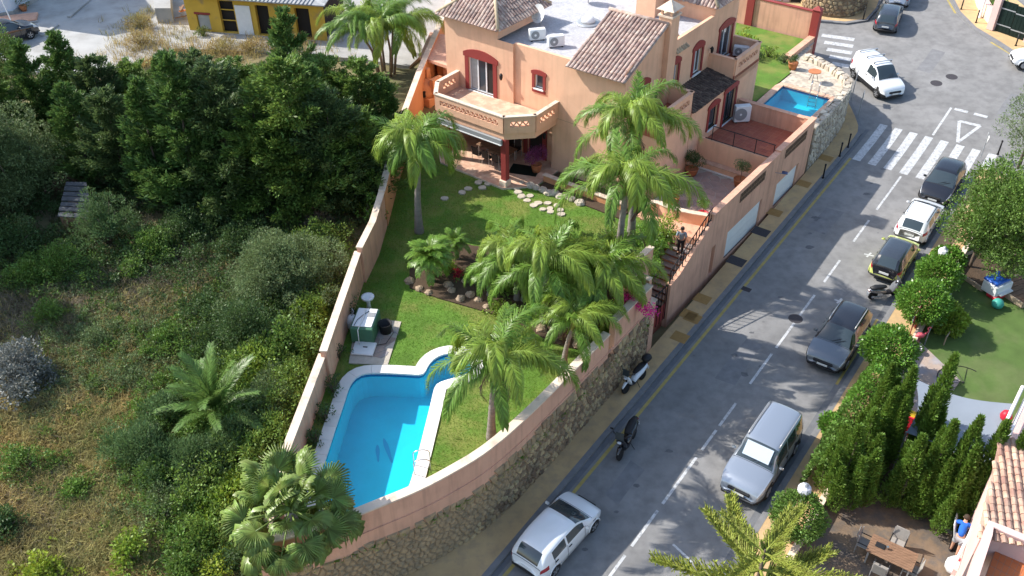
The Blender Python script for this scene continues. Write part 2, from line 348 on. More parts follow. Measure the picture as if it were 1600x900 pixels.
def smooth_path(path, it=2):
    for _ in range(it):
        q = [path[0]]
        for a, b in zip(path, path[1:]): q += [a.lerp(b, .25), a.lerp(b, .75)]
        q.append(path[-1]); path = q
    return path
def normals2(path):
    out = []
    for i in range(len(path)):
        t = path[min(i+1, len(path)-1)]-path[max(i-1, 0)]; t = Vector((t.x, t.y)).normalized(); out.append(Vector((-t.y, t.x)))
    return out
def wall_strip(mb, path, th, z0, z1, side=0.):
    """wall along a plan path; z0/z1 numbers or functions of the point; side shifts the centre line along the left normal"""
    f0 = z0 if callable(z0) else (lambda p: z0); f1 = z1 if callable(z1) else (lambda p: z1)
    ns = normals2(path); P = []
    for p, n in zip(path, ns):
        c = Vector((p.x, p.y))+n*side
        a, b = c+n*th/2, c-n*th/2; P += [(a.x, a.y, f0(p)), (b.x, b.y, f0(p)), (b.x, b.y, f1(p)), (a.x, a.y, f1(p))]
    k = len(path); F = [(i*4+j, i*4+(j+1) % 4, i*4+4+(j+1) % 4, i*4+4+j) for i in range(k-1) for j in range(4)]
    F += [(3, 2, 1, 0), tuple((k-1)*4+j for j in range(4))]
    return mb.add(P, F)
def V2(p): return Vector((p[0], p[1]))
# ================================================================== garden outline (plan)
GZ = 2.5                                               # lawn level
left_px = [(443, 697, 3.95), (470, 627, 3.95), (499, 552, 3.95), (500, 548, 4.3), (528, 468, 4.3), (555, 392, 4.3), (557, 386, 4.6), (578, 345, 4.6), (592, 300, 4.6), (612, 225, 4.7), (628, 182, 4.8), (652, 120, 5.0), (680, 58, 5.2), (702, 8, 5.3), (725, -45, 5.3)]
left_wall = [(V2(G(x, y, z)), z) for x, y, z in left_px]
COP = 4.4
sw_px = [(397, 850), (450, 839), (517, 820), (572, 797), (650, 766), (700, 740)]
street_path = [V2(G(x, y, COP)) for x, y in sw_px]+[st(18.4, -14.72), st(20.5, -14.55), st(23, -14.52), st(26.9, -14.52), st(30.6, -14.52)]
corner_pt = street_path[0]
left_path = [corner_pt]+[p for p, z in left_wall]
garden_poly = [tuple(p) for p in street_path]+[tuple(G(1017, 436, 4.75)[:2]), tuple(G(978, 420, 4.75)[:2]), tuple(G(1018, 384, 4.75)[:2]), tuple(hp(4.6, -1.5)[:2]), tuple(hp(2.2, -1.5)[:2]), tuple(hp(0, .4)[:2]), tuple(hp(-13, .4)[:2]), tuple(hp(-15.9, 1.2)[:2])]+[tuple(p) for p, z in left_wall[::-1] if huv(p)[1] < 1.0]
def shrink(poly, k):
    cx = sum(p[0] for p in poly)/len(poly); cy = sum(p[1] for p in poly)/len(poly)
    return [(cx+(p[0]-cx)*(1-k), cy+(p[1]-cy)*(1-k)) for p in poly]
# ================================================================== terrain: one sheet to the horizon
def ground_z(x, y):
    u, v = huv((x, y)); r = N.x*x+N.y*y; s = D.x*x+D.y*y
    if v > 20 and u > -11: base = gz(x, y)-.3
    elif r > -14.9 or (r > -16.6 and s > 14.5) or (r > -22 and 20 < s < 62): base = gz(x, y)-.5
    else:
        base = wz(x, y)+.25*mnoise.noise(Vector((x*.25, y*.25, 0)))+.12*mnoise.noise(Vector((x*.9, y*.9, 3)))
        if s < 15 and r > -18.5: base = min(base, gz(x, y)-.4+max(0, -16.6-r)*.8)
    return base
gp_small = shrink(garden_poly, .045)
def terrain():
    xs = np.unique(np.concatenate([np.linspace(-600, -60, 14), np.linspace(-60, 50, 200), np.linspace(50, 600, 14)]))
    ys = np.unique(np.concatenate([np.linspace(-80, 10, 8), np.linspace(10, 100, 165), np.linspace(100, 900, 16)]))
    V = []; nx = len(xs)
    for y in ys:
        for x in xs:
            z = ground_z(x, y)
            u, v = huv((x, y))
            if inpoly(x, y, gp_small) or (-12 < u < 6.3 and -1 < v < 24): z = min(z, -1.0)
            V.append((x, y, z))
    F = [(j*nx+i, j*nx+i+1, (j+1)*nx+i+1, (j+1)*nx+i) for j in range(len(ys)-1) for i in range(nx-1)]
    o = link('ground', npmesh('ground', np.array(V), np.array(F), 'earth', True)); struct(o)
terrain()
# ================================================================== road, markings, pavements
M['asphalt_worn'] = mat('asphalt_worn', (.19, .19, .195), .95, .15, 2.5, bump=.35, bscale=90); M['oil_stain'] = mat('oil_stain', (.12, .12, .125), .7, .2, 6.)
def srsheet(cells, off, fn=gz):
    """list of (s0,s1,r0,r1) laid on the street level + off"""
    mb = MB()
    for s0, s1, r0, r1 in cells:
        P = [st(s0, r0), st(s1, r0), st(s1, r1), st(s0, r1)]
        mb.add([(p.x, p.y, fn(p.x, p.y)+off) for p in P][::-1], [(0, 1, 2, 3)])
    return mb
cells = [(s, s+2.1, -13.3, -6.0) for s in [-6+2.1*k for k in range(30)]]
cells += [(57+3*i, 60+3*i, -60+4*j, -56+4*j) for i in range(20) for j in range(26)]
struct(obj('road', srsheet(cells, 0), 'asphalt'))
struct(obj('road_gutter', srsheet([(2*k, 2*k+2, -13.32, -13.08) for k in range(0, 29)]+[(2*k, 2*k+2, -6.35, -6.05) for k in range(0, 28)], .004), 'asphalt_patch'))
rp = srsheet([(19.5, 27, -12.4, -10.9)], .003); struct(obj('road_patch', rp, 'asphalt_patch')) if False else None
for s0, s1 in [(12.2, 14.4), (16.0, 18.0), (18.9, 20.4), (20.9, 23.0), (23.4, 26.4), (26.9, 28.3), (28.6, 30.3), (31.8, 34.3), (34.8, 39.7), (41.0, 43.3), (45.4, 47.9), (49.2, 53.6)]:
    struct(obj('lane_dash', srsheet([(s0, s1, -9.64, -9.52)], .005), 'paint_white'))
struct(obj('yellow_line', srsheet([(2*k, 2*k+2, -12.95, -12.8) for k in range(0, 27)], .005), 'paint_yellow'))
struct(obj('yellow_line', srsheet([(34, 37, -6.34, -6.22), (37, 39.6, -6.34, -6.22)], .008), 'paint_yellow'))
for k in range(8):
    r0 = -12.75+.98*k
    for a, b in ((53.9, 57), (57, 59.0)):
        pass
    struct(obj('zebra_stripe', srsheet([(53.95, 57, r0, r0+.5), (57, 59.1, r0, r0+.5)], .005), 'paint_white'))
struct(obj('lane_line', srsheet([(59.4, 63.3, -9.5, -9.36)], .005), 'paint_white'))
for r0, r1 in ((-9.2, -8.35), (-7.95, -7.1)): struct(obj('give_way_dash', srsheet([(63.1, 63.4, r0, r1)], .005), 'paint_white'))
def bar2(mb, a, b, w, off):
    a, b = st(*a), st(*b); n = Vector((-(b-a).y, (b-a).x)).normalized()*w/2
    q = [a+n, a-n, b-n, b+n]; mb.add([(p.x, p.y, gz(p.x, p.y)+off) for p in q], [(0, 1, 2, 3)])
mb = MB(); tri = [(61.9, -8.5), (61.95, -7.2), (59.35, -7.85)]
for i in range(3): bar2(mb, tri[i], tri[(i+1) % 3], .2 if i != 0 else .28, .005+.002*i)
struct(obj('give_way_triangle', mb, 'paint_white'))
for s, r in ((27.6, -8.35), (39.9, -8.6), (44.6, -8.7)):
    mb = MB(); bar2(mb, (s, r), (s+.1, r+.5), .1, .005); bar2(mb, (s-.2, r+.2), (s+.3, r+.28), .1, .007); struct(obj('bay_mark', mb, 'paint_white'))
mb = MB(); bar2(mb, (21.9, -8.3), (21.6, -7.3), .1, .006); struct(obj('bay_mark', mb, 'paint_white'))
rs(19)
for s_, r_, a_, b_ in ((23.5, -11.4, 2.2, .7), (33.0, -10.6, 3.4, .9), (46.5, -11.6, 2.6, 1.1), (40.5, -8.6, 1.6, .8), (65.5, -6.0, 3.0, 1.4), (69, -12.5, 3.5, 1.0)):
    p = st(s_, r_); q = [(p.x+D.x*a*a_/2+N.x*b*b_/2+rnd.uniform(-.1, .1), p.y+D.y*a*a_/2+N.y*b*b_/2+rnd.uniform(-.1, .1)) for a, b in ((-1, -1), (0, -1.05), (1, -.95), (1, 1), (.1, .95), (-1, 1))]
    struct(obj('tar_patch', MB().add([(x, y, gz(x, y)+.003) for x, y in q], [tuple(range(6))[::-1]]), 'asphalt_worn'))
mb = MB()
for k in range(30):
    s_, r_ = rnd.uniform(16, 56), rnd.choice((-11.2, -11.6, -8.0, -10.6))+rnd.gauss(0, .5); R_ = rnd.uniform(.04, .17); p = st(s_, r_)
    q = [(p.x+R_*rnd.uniform(.6, 1.3)*math.cos(2*PI*i/9)*1.5, p.y+R_*rnd.uniform(.6, 1.3)*math.sin(2*PI*i/9)) for i in range(9)]; mb.add([(x, y, gz(x, y)+.0045) for x, y in q], [tuple(range(9))])
o = stuff(obj('oil_stains', mb, 'oil_stain')); tag(o, 'small dark oil stains scattered over the carriageway', 'stains')
# zebra of the cross street, partly worn
for k in range(5):
    a = GR(1284+4*k, 55+11*k); b = GR(1335-2*k, 62+10.5*k)
    mb = MB(); mid = [(a.x, a.y), (b.x, b.y)]; n = Vector((-(b.y-a.y), b.x-a.x)).normalized()*.25
    q = [Vector((a.x, a.y))+n, Vector((a.x, a.y))-n, Vector((b.x, b.y))-n, Vector((b.x, b.y))+n]
    mb.add([(p.x, p.y, gz(p.x, p.y)+.006) for p in q], [(0, 1, 2, 3)]); struct(obj('zebra_stripe', mb, 'paint_white'))
def srwalk(name, samples, off=.13, m='walk', skirt=.35):
    """samples: (s, r_left, r_right)"""
    mb = MB(); P = []
    for s, a, b in samples:
        pa, pb = st(s, a), st(s, b); za, zb = gz(pa.x, pa.y), gz(pb.x, pb.y)
        P += [(pa.x, pa.y, za-skirt), (pa.x, pa.y, za+off), (pb.x, pb.y, zb+off), (pb.x, pb.y, zb-skirt)]
    k = len(samples); F = [(i*4+j+1, i*4+j, i*4+4+j, i*4+5+j) for i in range(k-1) for j in range(3)]+[(0, 1, 2, 3), (k*4-1, k*4-2, k*4-3, k*4-4)]
    mb.add(P, F); return struct(obj(name, mb, m))
wl = lambda s: -14.5 if s > 20 else -14.5-(20-s)*.34
KB = [(s, -13.55) for s in range(-2, 57, 2)]+[(57.2, -13.6), (58, -13.85), (59, -14.45), (59.8, -15.0), (60.6, -15.55)]
srwalk('pavement_left', [(s, (min(wl(s), b-.05) if s < 55 else (-14.6 if s < 57 else min(b-.1, -15.0-(s-57)*.25))), b) for s, b in KB])
srwalk('kerb_left', [(s, b, b+.25) for s, b in KB], .135, 'kerb')
srwalk('pavement_right', [(s, -5.8, -4.3) for s in range(0, 58, 3)])
srwalk('kerb_right', [(s, -6.05, -5.8) for s in range(0, 58, 3)], .135, 'kerb')
# inspection covers and drains
def cover(px, py, lx, ly, m, rot=0., off=.137, name='manhole_cover'):
    p = GR(px, py); mb = MB(); c, s_ = math.cos(ROADROT+rot), math.sin(ROADROT+rot)
    q = [(p.x+a*lx/2*c-b*ly/2*s_, p.y+a*lx/2*s_+b*ly/2*c) for a, b in ((-1, -1), (1, -1), (1, 1), (-1, 1))]
    mb.add([(x, y, gz(x, y)+off) for x, y in q], [(0, 1, 2, 3)]); return struct(obj(name, mb, m))
M['iron_cover'] = mat('iron_cover', (.05, .045, .05), .7, .2, 20., bump=.4, bscale=60)
M['walk_cover'] = mat('ochre_cover', (.34, .20, .07), .9, .1, 6.)
for px, py in ((1150, 411), (1188, 365)): cover(px, py, .75, .95, 'iron_cover')
for px, py in ((1082, 500), (1076, 495), (1097, 470), (1255, 290), (1210, 335), (1290, 250), (1062, 530)): cover(px, py, .7, .8, 'walk_cover', .02)
cover(1166, 452, .35, .5, 'iron_cover', 0, .006)
for px, py, rr in ((1243, 498, .36), (1463, 130, .4), (1487, 120, .4)):
    p = GR(px, py); mb = MB(); mb.add([(p.x+rr*math.cos(a), p.y+rr*math.sin(a), gz(p.x+rr*math.cos(a), p.y+rr*math.sin(a))+.006) for a in [2*PI*i/20 for i in range(20)]], [tuple(range(20))]); struct(obj('manhole_cover', mb, 'iron_cover'))
# far pavements: across the cross street and on the right
def pxslab(name, pts, off=.13, m='walk', fn=gz):
    P = [on(fn, x, y) for x, y in pts]; mb = MB(); mb.prism([(p.x, p.y) for p in P], lambda x, y: fn(x, y)-.4, lambda x, y: fn(x, y)+off); return struct(obj(name, mb, m))
pxslab('pavement_far', [(1150, 14), (1200, 22), (1260, 31), (1320, 36), (1352, 32), (1368, 15), (1378, -12), (1300, -45), (1150, -30)])
pxslab('kerb_far', [(1150, 17.5), (1200, 25.5), (1260, 34), (1322, 39), (1355, 34), (1371, 16), (1382, -12), (1378, -12), (1368, 15), (1352, 32), (1320, 36), (1260, 31), (1200, 22), (1150, 14)], .134, 'kerb')
pxslab('pavement_top_right', [(1484, -12), (1500, 20), (1525, 45), (1560, 66), (1625, 108), (1660, 60), (1560, -20)])
pxslab('kerb_top_right', [(1479, -12), (1496, 22), (1521, 48), (1557, 70), (1622, 113), (1625, 108), (1560, 66), (1525, 45), (1500, 20), (1484, -12)], .134, 'kerb')
mb = MB()
for (a, b) in (((1477, -6), (1493, 21)), ((1548, 66), (1600, 97))):
    p, q = GR(*a), GR(*b); n = Vector((-(q.y-p.y), q.x-p.x)).normalized()*.08; a2, b2 = V2(p), V2(q)
    mb.add([(w.x, w.y, gz(w.x, w.y)+.006) for w in (a2+n, a2-n, b2-n, b2+n)], [(0, 1, 2, 3)])
struct(obj('yellow_line', mb, 'paint_yellow'))
# concrete yard top left
YARD = [(-20, 88), (60, 118), (120, 118), (200, 110), (245, 92), (275, 80), (420, 86), (560, 96), (640, 108), (690, 60), (720, -10), (640, -60), (-60, -60)]
P = [GW(x, y) for x, y in YARD]; mb = MB(); mb.prism([(p.x, p.y) for p in P], lambda x, y: wz(x, y)-.6, lambda x, y: wz(x, y)+.22); struct(obj('concrete_yard', mb, 'concrete'))
# ================================================================== lawn with the pool cut out
WZ = 2.42
pool_px = [(545, 604), (549, 595), (557, 588), (570, 583), (600, 583), (640, 585), (663, 587), (666, 574), (676, 561), (692, 553), (710, 551), (728, 556), (738, 566), (739, 577), (728, 587), (706, 593), (681, 600), (672, 640), (662, 680), (651, 724), (642, 758), (628, 784), (606, 801), (575, 808), (540, 806), (512, 797), (494, 780), (493, 762), (500, 740), (510, 712), (522, 674), (535, 636)]
pool = [V2(G(x, y, GZ)) for x, y in pool_px]
def closed_resample(poly, step):
    q = resample(list(poly)+[poly[0]], step)[:-1]; return q
pool_f = closed_resample(pool, .25)
for _ in range(2): pool_f = [(pool_f[i-1]+pool_f[i]*2+pool_f[(i+1) % len(pool_f)])/4 for i in range(len(pool_f))]
area = sum(pool_f[i].x*pool_f[(i+1) % len(pool_f)].y-pool_f[(i+1) % len(pool_f)].x*pool_f[i].y for i in range(len(pool_f)))
if area < 0: pool_f = pool_f[::-1]
def outn(poly, i):
    t = (poly[(i+1) % len(poly)]-poly[i-1]).normalized(); return Vector((t.y, -t.x))
pool_out = [pool_f[i]+outn(pool_f, i)*.25 for i in range(len(pool_f))]
def lawn():
    xs = np.arange(-14, 14, .3); ys = np.arange(18, 56, .3); V = {}; F = []
    pt = [tuple(p) for p in pool_out]
    def vid(i, j):
        if (i, j) not in V:
            x, y = xs[i], ys[j]; V[(i, j)] = (len(V), (x, y, GZ-.02+.03*mnoise.noise(Vector((x*.5, y*.5, 9)))))
        return V[(i, j)][0]
    for i in range(len(xs)-1):
        for j in range(len(ys)-1):
            cx, cy = xs[i]+.15, ys[j]+.15
            if not inpoly(cx, cy, garden_poly): continue
            if inpoly(cx, cy, pt): continue
            F.append((vid(i, j), vid(i+1, j), vid(i+1, j+1), vid(i, j+1)))
    Va = np.array([t[1] for t in sorted(V.values())])
    struct(link('lawn', npmesh('lawn', Va, np.array(F), 'lawn', True)))
    return Va
lawn_v = lawn()
def lawn_blades():
    rs(3); n = 120000; i = nr.integers(0, len(lawn_v), n); p = lawn_v[i].copy(); p[:, :2] += nr.uniform(-.16, .16, (n, 2))
    pt = [tuple(q) for q in pool_out]
    dd = np.min([np.hypot(p[:, 0]-q[0], p[:, 1]-q[1]) for q in pool_out[::2]], axis=0); p = p[dd > .32]; n = len(p)
    h = nr.uniform(.03, .075, n); a = nr.uniform(0, 2*PI, n); w = .012
    dx, dy = np.cos(a)*w, np.sin(a)*w; lean = nr.normal(0, .03, (n, 2))
    V = np.empty((n, 3, 3)); V[:, 0] = p+np.stack([dx, dy, 0*dx], 1); V[:, 1] = p-np.stack([dx, dy, 0*dx], 1); V[:, 2] = p+np.stack([lean[:, 0], lean[:, 1], h], 1)
    o = link('lawn_grass', npmesh('lawn_grass', V.reshape(-1, 3), np.arange(n*3).reshape(-1, 3), 'blade')); stuff(o); tag(o, 'short mown grass blades of the villa lawn', 'grass')
lawn_blades()
# ================================================================== swimming pool
def build_pool(name, label, outline, zt, zw, depth, cope, step, ladders=()):
    e = thing(name, label, 'pool')
    n = len(outline); b = [(p.x, p.y) for p in outline]
    mb = MB(); mb.add([(x, y, zt-.01) for x, y in b]+[(x, y, zw-.12) for x, y in b], [((i+1) % n, i, n+i, n+(i+1) % n) for i in range(n)]); obj('mosaic_band', mb, 'pool_mosaic', e)
    mb = MB(); mb.add([(x, y, zw-.12) for x, y in b]+[(x, y, zw-depth) for x, y in b], [((i+1) % n, i, n+i, n+(i+1) % n) for i in range(n)]+[tuple(range(n, 2*n))]); obj('basin', mb, 'pool_tile', e)
    mb = MB(); ins = [outline[i]+outn(outline, i)*.02 for i in range(n)]; mb.sheet([(p.x, p.y) for p in ins], zw); obj('water', mb, 'water', e)
    k = max(1, round(step/((outline[0]-outline[1]).length)))
    for i in range(0, n, k):
        idx = [(i+q) % n for q in range(min(k, n-i)+1)]
        inn = [outline[j]-outn(outline, j)*.03 for j in idx]; out = [outline[j]+outn(outline, j)*cope for j in idx]
        t0 = (inn[1]-inn[0]).normalized()*.006; inn[0] = inn[0]+t0; out[0] = out[0]+t0; t1 = (inn[-1]-inn[-2]).normalized()*.006; inn[-1] = inn[-1]-t1; out[-1] = out[-1]-t1
        mb = MB(); mb.prism([(p.x, p.y) for p in inn]+[(p.x, p.y) for p in out[::-1]], zt-.05, zt+.035+.004*rnd.random()); obj('coping_stone', mb, 'pool_cope', e)
    return e
rs(11)
pe = build_pool('swimming_pool', 'large turquoise swimming pool with round bay and pale coping in the lawn', pool_f, GZ+.01, WZ, 1.35, .5, .75)
# mosaic motif on the pool floor
c = G(600, 705, WZ-1.33)
for a, sx, sy, rz in ((.15, .09, .75, .35), (-.25, .08, .5, .15)):
    mb = MB(); q = [(c.x+a+math.cos(t)*sx*(1+.25*math.sin(3*t))*math.cos(rz)-math.sin(t)*sy*math.sin(rz), c.y+.4*a+math.cos(t)*sx*math.sin(rz)+math.sin(t)*sy*math.cos(rz)) for t in [2*PI*i/14 for i in range(14)]]
    mb.sheet(q, WZ-1.35+.006); obj('floor_mosaic', mb, 'pool_motif', pe)
def ladder(px, py, z, ang, label):
    p = G(px, py, z); e = thing('pool_ladder', label, 'ladder', p, ang)
    for sgn in (-1, 1):
        pts = [(-.45, sgn*.25, 0)]+[(-.45+.32*(1-math.cos(t)), sgn*.25, .62+.18*math.sin(t)) for t in [PI*i/8 for i in range(9)]]+[(.19, sgn*.25, -.9)]
        obj('rail', MB().tube(pts, .022, 8), 'steel', e, True)
    for k in range(3): obj('tread', MB().box((.19, 0, -.2-.28*k), (.08, .5, .03)), 'steel', e)
ladder(655, 733, GZ+.04, math.atan2(VX.y, VX.x)+2.35, 'steel grab rail ladder at the side of the large pool')
# ================================================================== boundary walls
def left_boundary():
    e = thing('boundary_wall', 'cream rendered wall stepping down between the garden and the scrub', 'wall')
    steps = [([corner_pt]+[p for p, z in left_wall[:3]], 3.95), ([p for p, z in left_wall[3:6]], 4.3), ([p for p, z in left_wall[6:9]], 4.6)]
    for path, z in steps:
        path = resample(path, 1.5)
        mb = MB(); wall_strip(mb, path, .26, lambda p: min(ground_z(p.x, p.y), GZ)-.8, z-.06, -.13); obj('wall_panel', mb, 'render_pink', e)
        mb = MB(); wall_strip(mb, path, .34, z-.06, z, -.13); obj('coping', mb, 'coping', e)
    return e
left_boundary()
def stone_top(p):
    t = min(1, max(0, (D.dot(V2(p))-14.5)/9)); return 2.4+.52*t*t*(3-2*t)+.07*math.sin(p[0]*1.3)
def street_wall():
    e = thing('garden_street_wall', 'curved retaining wall with rubble stone base and pink render top along the pavement', 'wall')
    path = resample(smooth_path(street_path, 2), .45)
    A = [p for p in path if D.dot(p) < 26.95]; B = [p for p in path if D.dot(p) >= 26.9]
    for pth, z in ((A, COP), (B, COP+.32)):
        mb = MB(); wall_strip(mb, pth, .28, 2.2, z-.07, .10); obj('render_panel', mb, 'render_pink', e)
        mb = MB(); wall_strip(mb, pth, .36, z-.07, z, .10); obj('coping', mb, 'coping', e)
    mb = MB(); wall_strip(mb, path, .1, 3.3, 3.34, -.035); obj('ledge', mb, 'render_pink', e)
    mb = MB(); wall_strip(mb, path, .5, lambda p: gz(p.x, p.y)-.5, lambda p: stone_top(p)-.04, .2); obj('core', mb, 'mortar', e)
    # rubble face on the street side
    ns = normals2(path); L = [0.]
    for a, b in zip(path, path[1:]): L.append(L[-1]+(b-a).length)
    T = L[-1]
    def at(l):
        l = min(max(l, 0), T-1e-4); i = max(k for k in range(len(L)) if L[k] <= l); i = min(i, len(path)-2); t = (l-L[i])/(L[i+1]-L[i])
        return path[i].lerp(path[i+1], t), ns[i].lerp(ns[i+1], t).normalized()
    rs(21); pts = []
    for p in jitter_pts(0, T, -.7, 3.0, .28, .23, .36):
        q, n = at(p[0]); g = gz(q.x, q.y); top = stone_top(q)+.1*math.sin(p[0]*2.1)+.08*math.sin(p[0]*5.3)
        if g-.1 < p[1] < top: pts.append(p)
    cells = voronoi(pts, lambda p: [(p[0]-.35, p[1]-.3), (p[0]+.35, p[1]-.3), (p[0]+.35, p[1]+.3), (p[0]-.35, p[1]+.3)], .018, .95)
    built = []
    for c in cells:
        P, F = pillow(c, .018+.03*rnd.random(), .045); W_ = []
        for (l, z, h) in P:
            q, n = at(l); d = q-n*(.05+h+.02); W_.append((d.x, d.y, z))
        cc = sum((Vector(w) for w in W_), Vector())/len(W_)
        F = [f[::-1] for f in F]
        built.append(((cc-Vector((0, 0, CAMH))).length, W_, F))
    built.sort(key=lambda t: t[0]); rest = MB()
    vis = [b for b in built if True]
    cnt = 0
    for d, W_, F in vis:
        c = Vector(W_[0]); dd = c-Vector((0, 0, CAMH)); w = dd.dot(Vector(_f)); py = 450-FL*dd.dot(Vector(U2))/w
        if cnt < 300 and py < 915: obj('stone', MB().add(W_, F), 'stone', e); cnt += 1
        else: rest.add(W_, F)
    stuff(obj('stones', rest, 'stone', e))
street_wall()
# ================================================================== plane helpers in the house frame
def onplane(px, py, a, d):
    r_ = ray(px, py); n = (-d[1], d[0]); t = (n[0]*a[0]+n[1]*a[1])/(n[0]*r_[0]+n[1]*r_[1]); return Vector((r_[0]*t, r_[1]*t, CAMH+r_[2]*t))
def SP(px, py, u=0.): p = onplane(px, py, hp(u, 0), VX); return huv(p)[1], p.z     # (v, z) on a plane u = const
def FP(px, py, v=0.): p = onplane(px, py, hp(0, v), UX); return huv(p)[0], p.z     # (u, z) on a plane v = const
def uvz(px, py, z): p = G(px, py, z); return huv(p)
class Pl:                                                # a wall plane: side (u fixed, faces +u) or front (v fixed, faces -v)
    def __init__(s, kind, k): s.kind = kind; s.k = k
    def __call__(s, a, z, d=0.): return (s.k+d, a, z) if s.kind == 'side' else (a, s.k-d, z)
def pbox(mb, pl, a0, a1, z0, z1, d0, d1):
    P = [pl(a, z, d) for d in (d0, d1) for a, z in ((a0, z0), (a1, z0), (a1, z1), (a0, z1))]
    return mb.add(P, [(3, 2, 1, 0), (4, 5, 6, 7), (0, 1, 5, 4), (1, 2, 6, 5), (2, 3, 7, 6), (3, 0, 4, 7)])
def wall_holes(mb, pl, a0, a1, z0, z1, holes, th=.25):
    A = sorted({a0, a1}|{x for h in holes for x in h[:2] if a0 < x < a1}); Zs = sorted({z0, z1}|{x for h in holes for x in h[2:4] if z0 < x < z1})
    for i in range(len(A)-1):
        for j in range(len(Zs)-1):
            ca, cz = (A[i]+A[i+1])/2, (Zs[j]+Zs[j+1])/2
            if any(h[0] < ca < h[1] and h[2] < cz < h[3] for h in holes): continue
            mb.add([pl(A[i], Zs[j]), pl(A[i+1], Zs[j]), pl(A[i+1], Zs[j+1]), pl(A[i], Zs[j+1])], [(0, 1, 2, 3)])
    for h in holes:
        q = [(h[0], h[2]), (h[1], h[2]), (h[1], h[3]), (h[0], h[3])]
        for k in range(4):
            p, r = q[k], q[(k+1) % 4]; mb.add([pl(*p), pl(*r), pl(*r, -th), pl(*p, -th)], [(0, 1, 2, 3)])
    return mb
def arch(mb, pl, a0, a1, z0, z1, rise, w, d):
    """painted surround: two jambs and a segmental head"""
    pbox(mb, pl, a0-w, a0, z0, z1, 0.004, d); pbox(mb, pl, a1, a1+w, z0, z1, 0.004, d)
    n = 10; O = []; I = []
    for i in range(n+1):
        t = i/n; a = a0-w*1.35+(a1-a0+2.7*w)*t; O.append((a, z1+w*.95+rise*math.sin(PI*t)**.8)); I.append((a, z1-.0))
    for i in range(n):
        P = [pl(*I[i], .003), pl(*I[i+1], .003), pl(*O[i+1], .003), pl(*O[i], .003), pl(*I[i], d+.012), pl(*I[i+1], d+.012), pl(*O[i+1], d+.012), pl(*O[i], d+.012)]
        mb.add(P, [(4, 5, 6, 7), (3, 2, 6, 7), (0, 1, 5, 4)]+([(0, 3, 7, 4)] if i == 0 else [])+([(1, 2, 6, 5)] if i == n-1 else []))
    return mb
def window(parent, pl, a0, a1, z0, z1, leaves=2, rise=.28, w=.2, name='window', fm='pvc', sill=True, glassm='pane', open_leaf=None, rec=.16, low=False):
    f = .07; fr = MB()
    pbox(fr, pl, a0, a0+f, z0, z1, -rec, -rec+.06); pbox(fr, pl, a1-f, a1, z0, z1, -rec, -rec+.06); pbox(fr, pl, a0, a1, z1-f, z1, -rec+.001, -rec+.061); pbox(fr, pl, a0, a1, z0, z0+f, -rec+.001, -rec+.061)
    lw = (a1-a0)/leaves
    for k in range(1, leaves): pbox(fr, pl, a0+k*lw-f*.6, a0+k*lw+f*.6, z0+f, z1-f, -rec, -rec+.065)
    wo = obj(name, fr, fm, parent)
    for k in range(leaves):
        m = glassm
        if open_leaf == k: m = 'dark_in'
        obj('pane', pbox(MB(), pl, a0+k*lw+f*.6, a0+(k+1)*lw-f*.6, z0+f, z1-f, -rec+.012, -rec+.03), m, wo)
    if w: obj('surround', arch(MB(), pl, a0, a1, z0, z1, rise, w, .06), 'red_trim', wo)
    if sill: obj('sill', pbox(MB(), pl, a0-.05, a1+.05, z0-.07, z0, -rec+.07, .1), 'white_paint', wo)
    if low: obj('apron', pbox(MB(), pl, a0-w, a1+w, z0-.25, z0-.07, .004, .05), 'red_trim', wo)
    return wo
def tile_roof(parent, quad, m, pw=.235, tl=.42, name='roof', flip=False, plane_m=None, thick=.06, bar=.085):
    """quad: eave start, eave end, then up the slope (3 or 4 corners, local coords); returns the roof part with its tiles as a sub-part"""
    Q = [Vector(q) for q in quad]; ex = (Q[1]-Q[0]).normalized(); nn = (Q[1]-Q[0]).cross(Q[-1]-Q[0]).normalized()
    if nn.z < 0: nn = -nn
    ey = nn.cross(ex)
    if ey.dot(Q[-1]-Q[0]) < 0: ey = -ey
    P2 = [((q-Q[0]).dot(ex), (q-Q[0]).dot(ey)) for q in Q]; W_ = (Q[1]-Q[0]).length
    base = MB(); k = len(Q); base.add([q-nn*thick for q in Q]+[q for q in Q], [tuple(range(k-1, -1, -1)), tuple(range(k, 2*k))]+[(i, (i+1) % k, k+(i+1) % k, k+i) for i in range(k)])
    ro = obj(name, base, plane_m or m, parent); mb = MB(); nc = max(1, round(W_/pw)); pw = W_/nc
    for c in range(nc):
        x = (c+.5)*pw; ys = []
        for i in range(k):
            p, q = P2[i], P2[(i+1) % k]
            if (p[0]-x)*(q[0]-x) < 0: t = (x-p[0])/(q[0]-p[0]); ys.append(p[1]+(q[1]-p[1])*t)
        if len(ys) < 2: continue
        y0, y1 = min(ys)-.05, max(ys); nrow = max(1, round((y1-y0)/tl)); t_ = (y1-y0)/nrow
        for r in range(nrow):
            a, b = y0+r*t_-.04, y0+(r+1)*t_; jx = rnd.uniform(-.008, .008); R0, R1 = pw*.36+.012, pw*.36-.004; L0 = .022+rnd.uniform(0, .008)
            pts = []
            for (yy, R_, l) in ((a, R0, L0), (b, R1, .0)):
                for s in range(5):
                    g = PI*s/4; pts.append(Q[0]+ex*(x+jx+math.cos(g)*R_)+ey*yy+nn*(l+math.sin(g)*bar))
            mb.add(pts, [(s, s+1, s+6, s+5) for s in range(4)]+[(4, 3, 2, 1, 0)])
    stuff(obj('roof_tiles', mb, m, ro)); return ro
# ================================================================== the villa
VILLA_Z = 0.
rs(31)
H = thing('villa', 'terracotta rendered two storey villa with tiled hip towers and flat gravel roof', 'house', hp(0, 0, 0), -YAW)
front, tower, side = Pl('front', 0.), Pl('front', -.15), Pl('side', 0.)
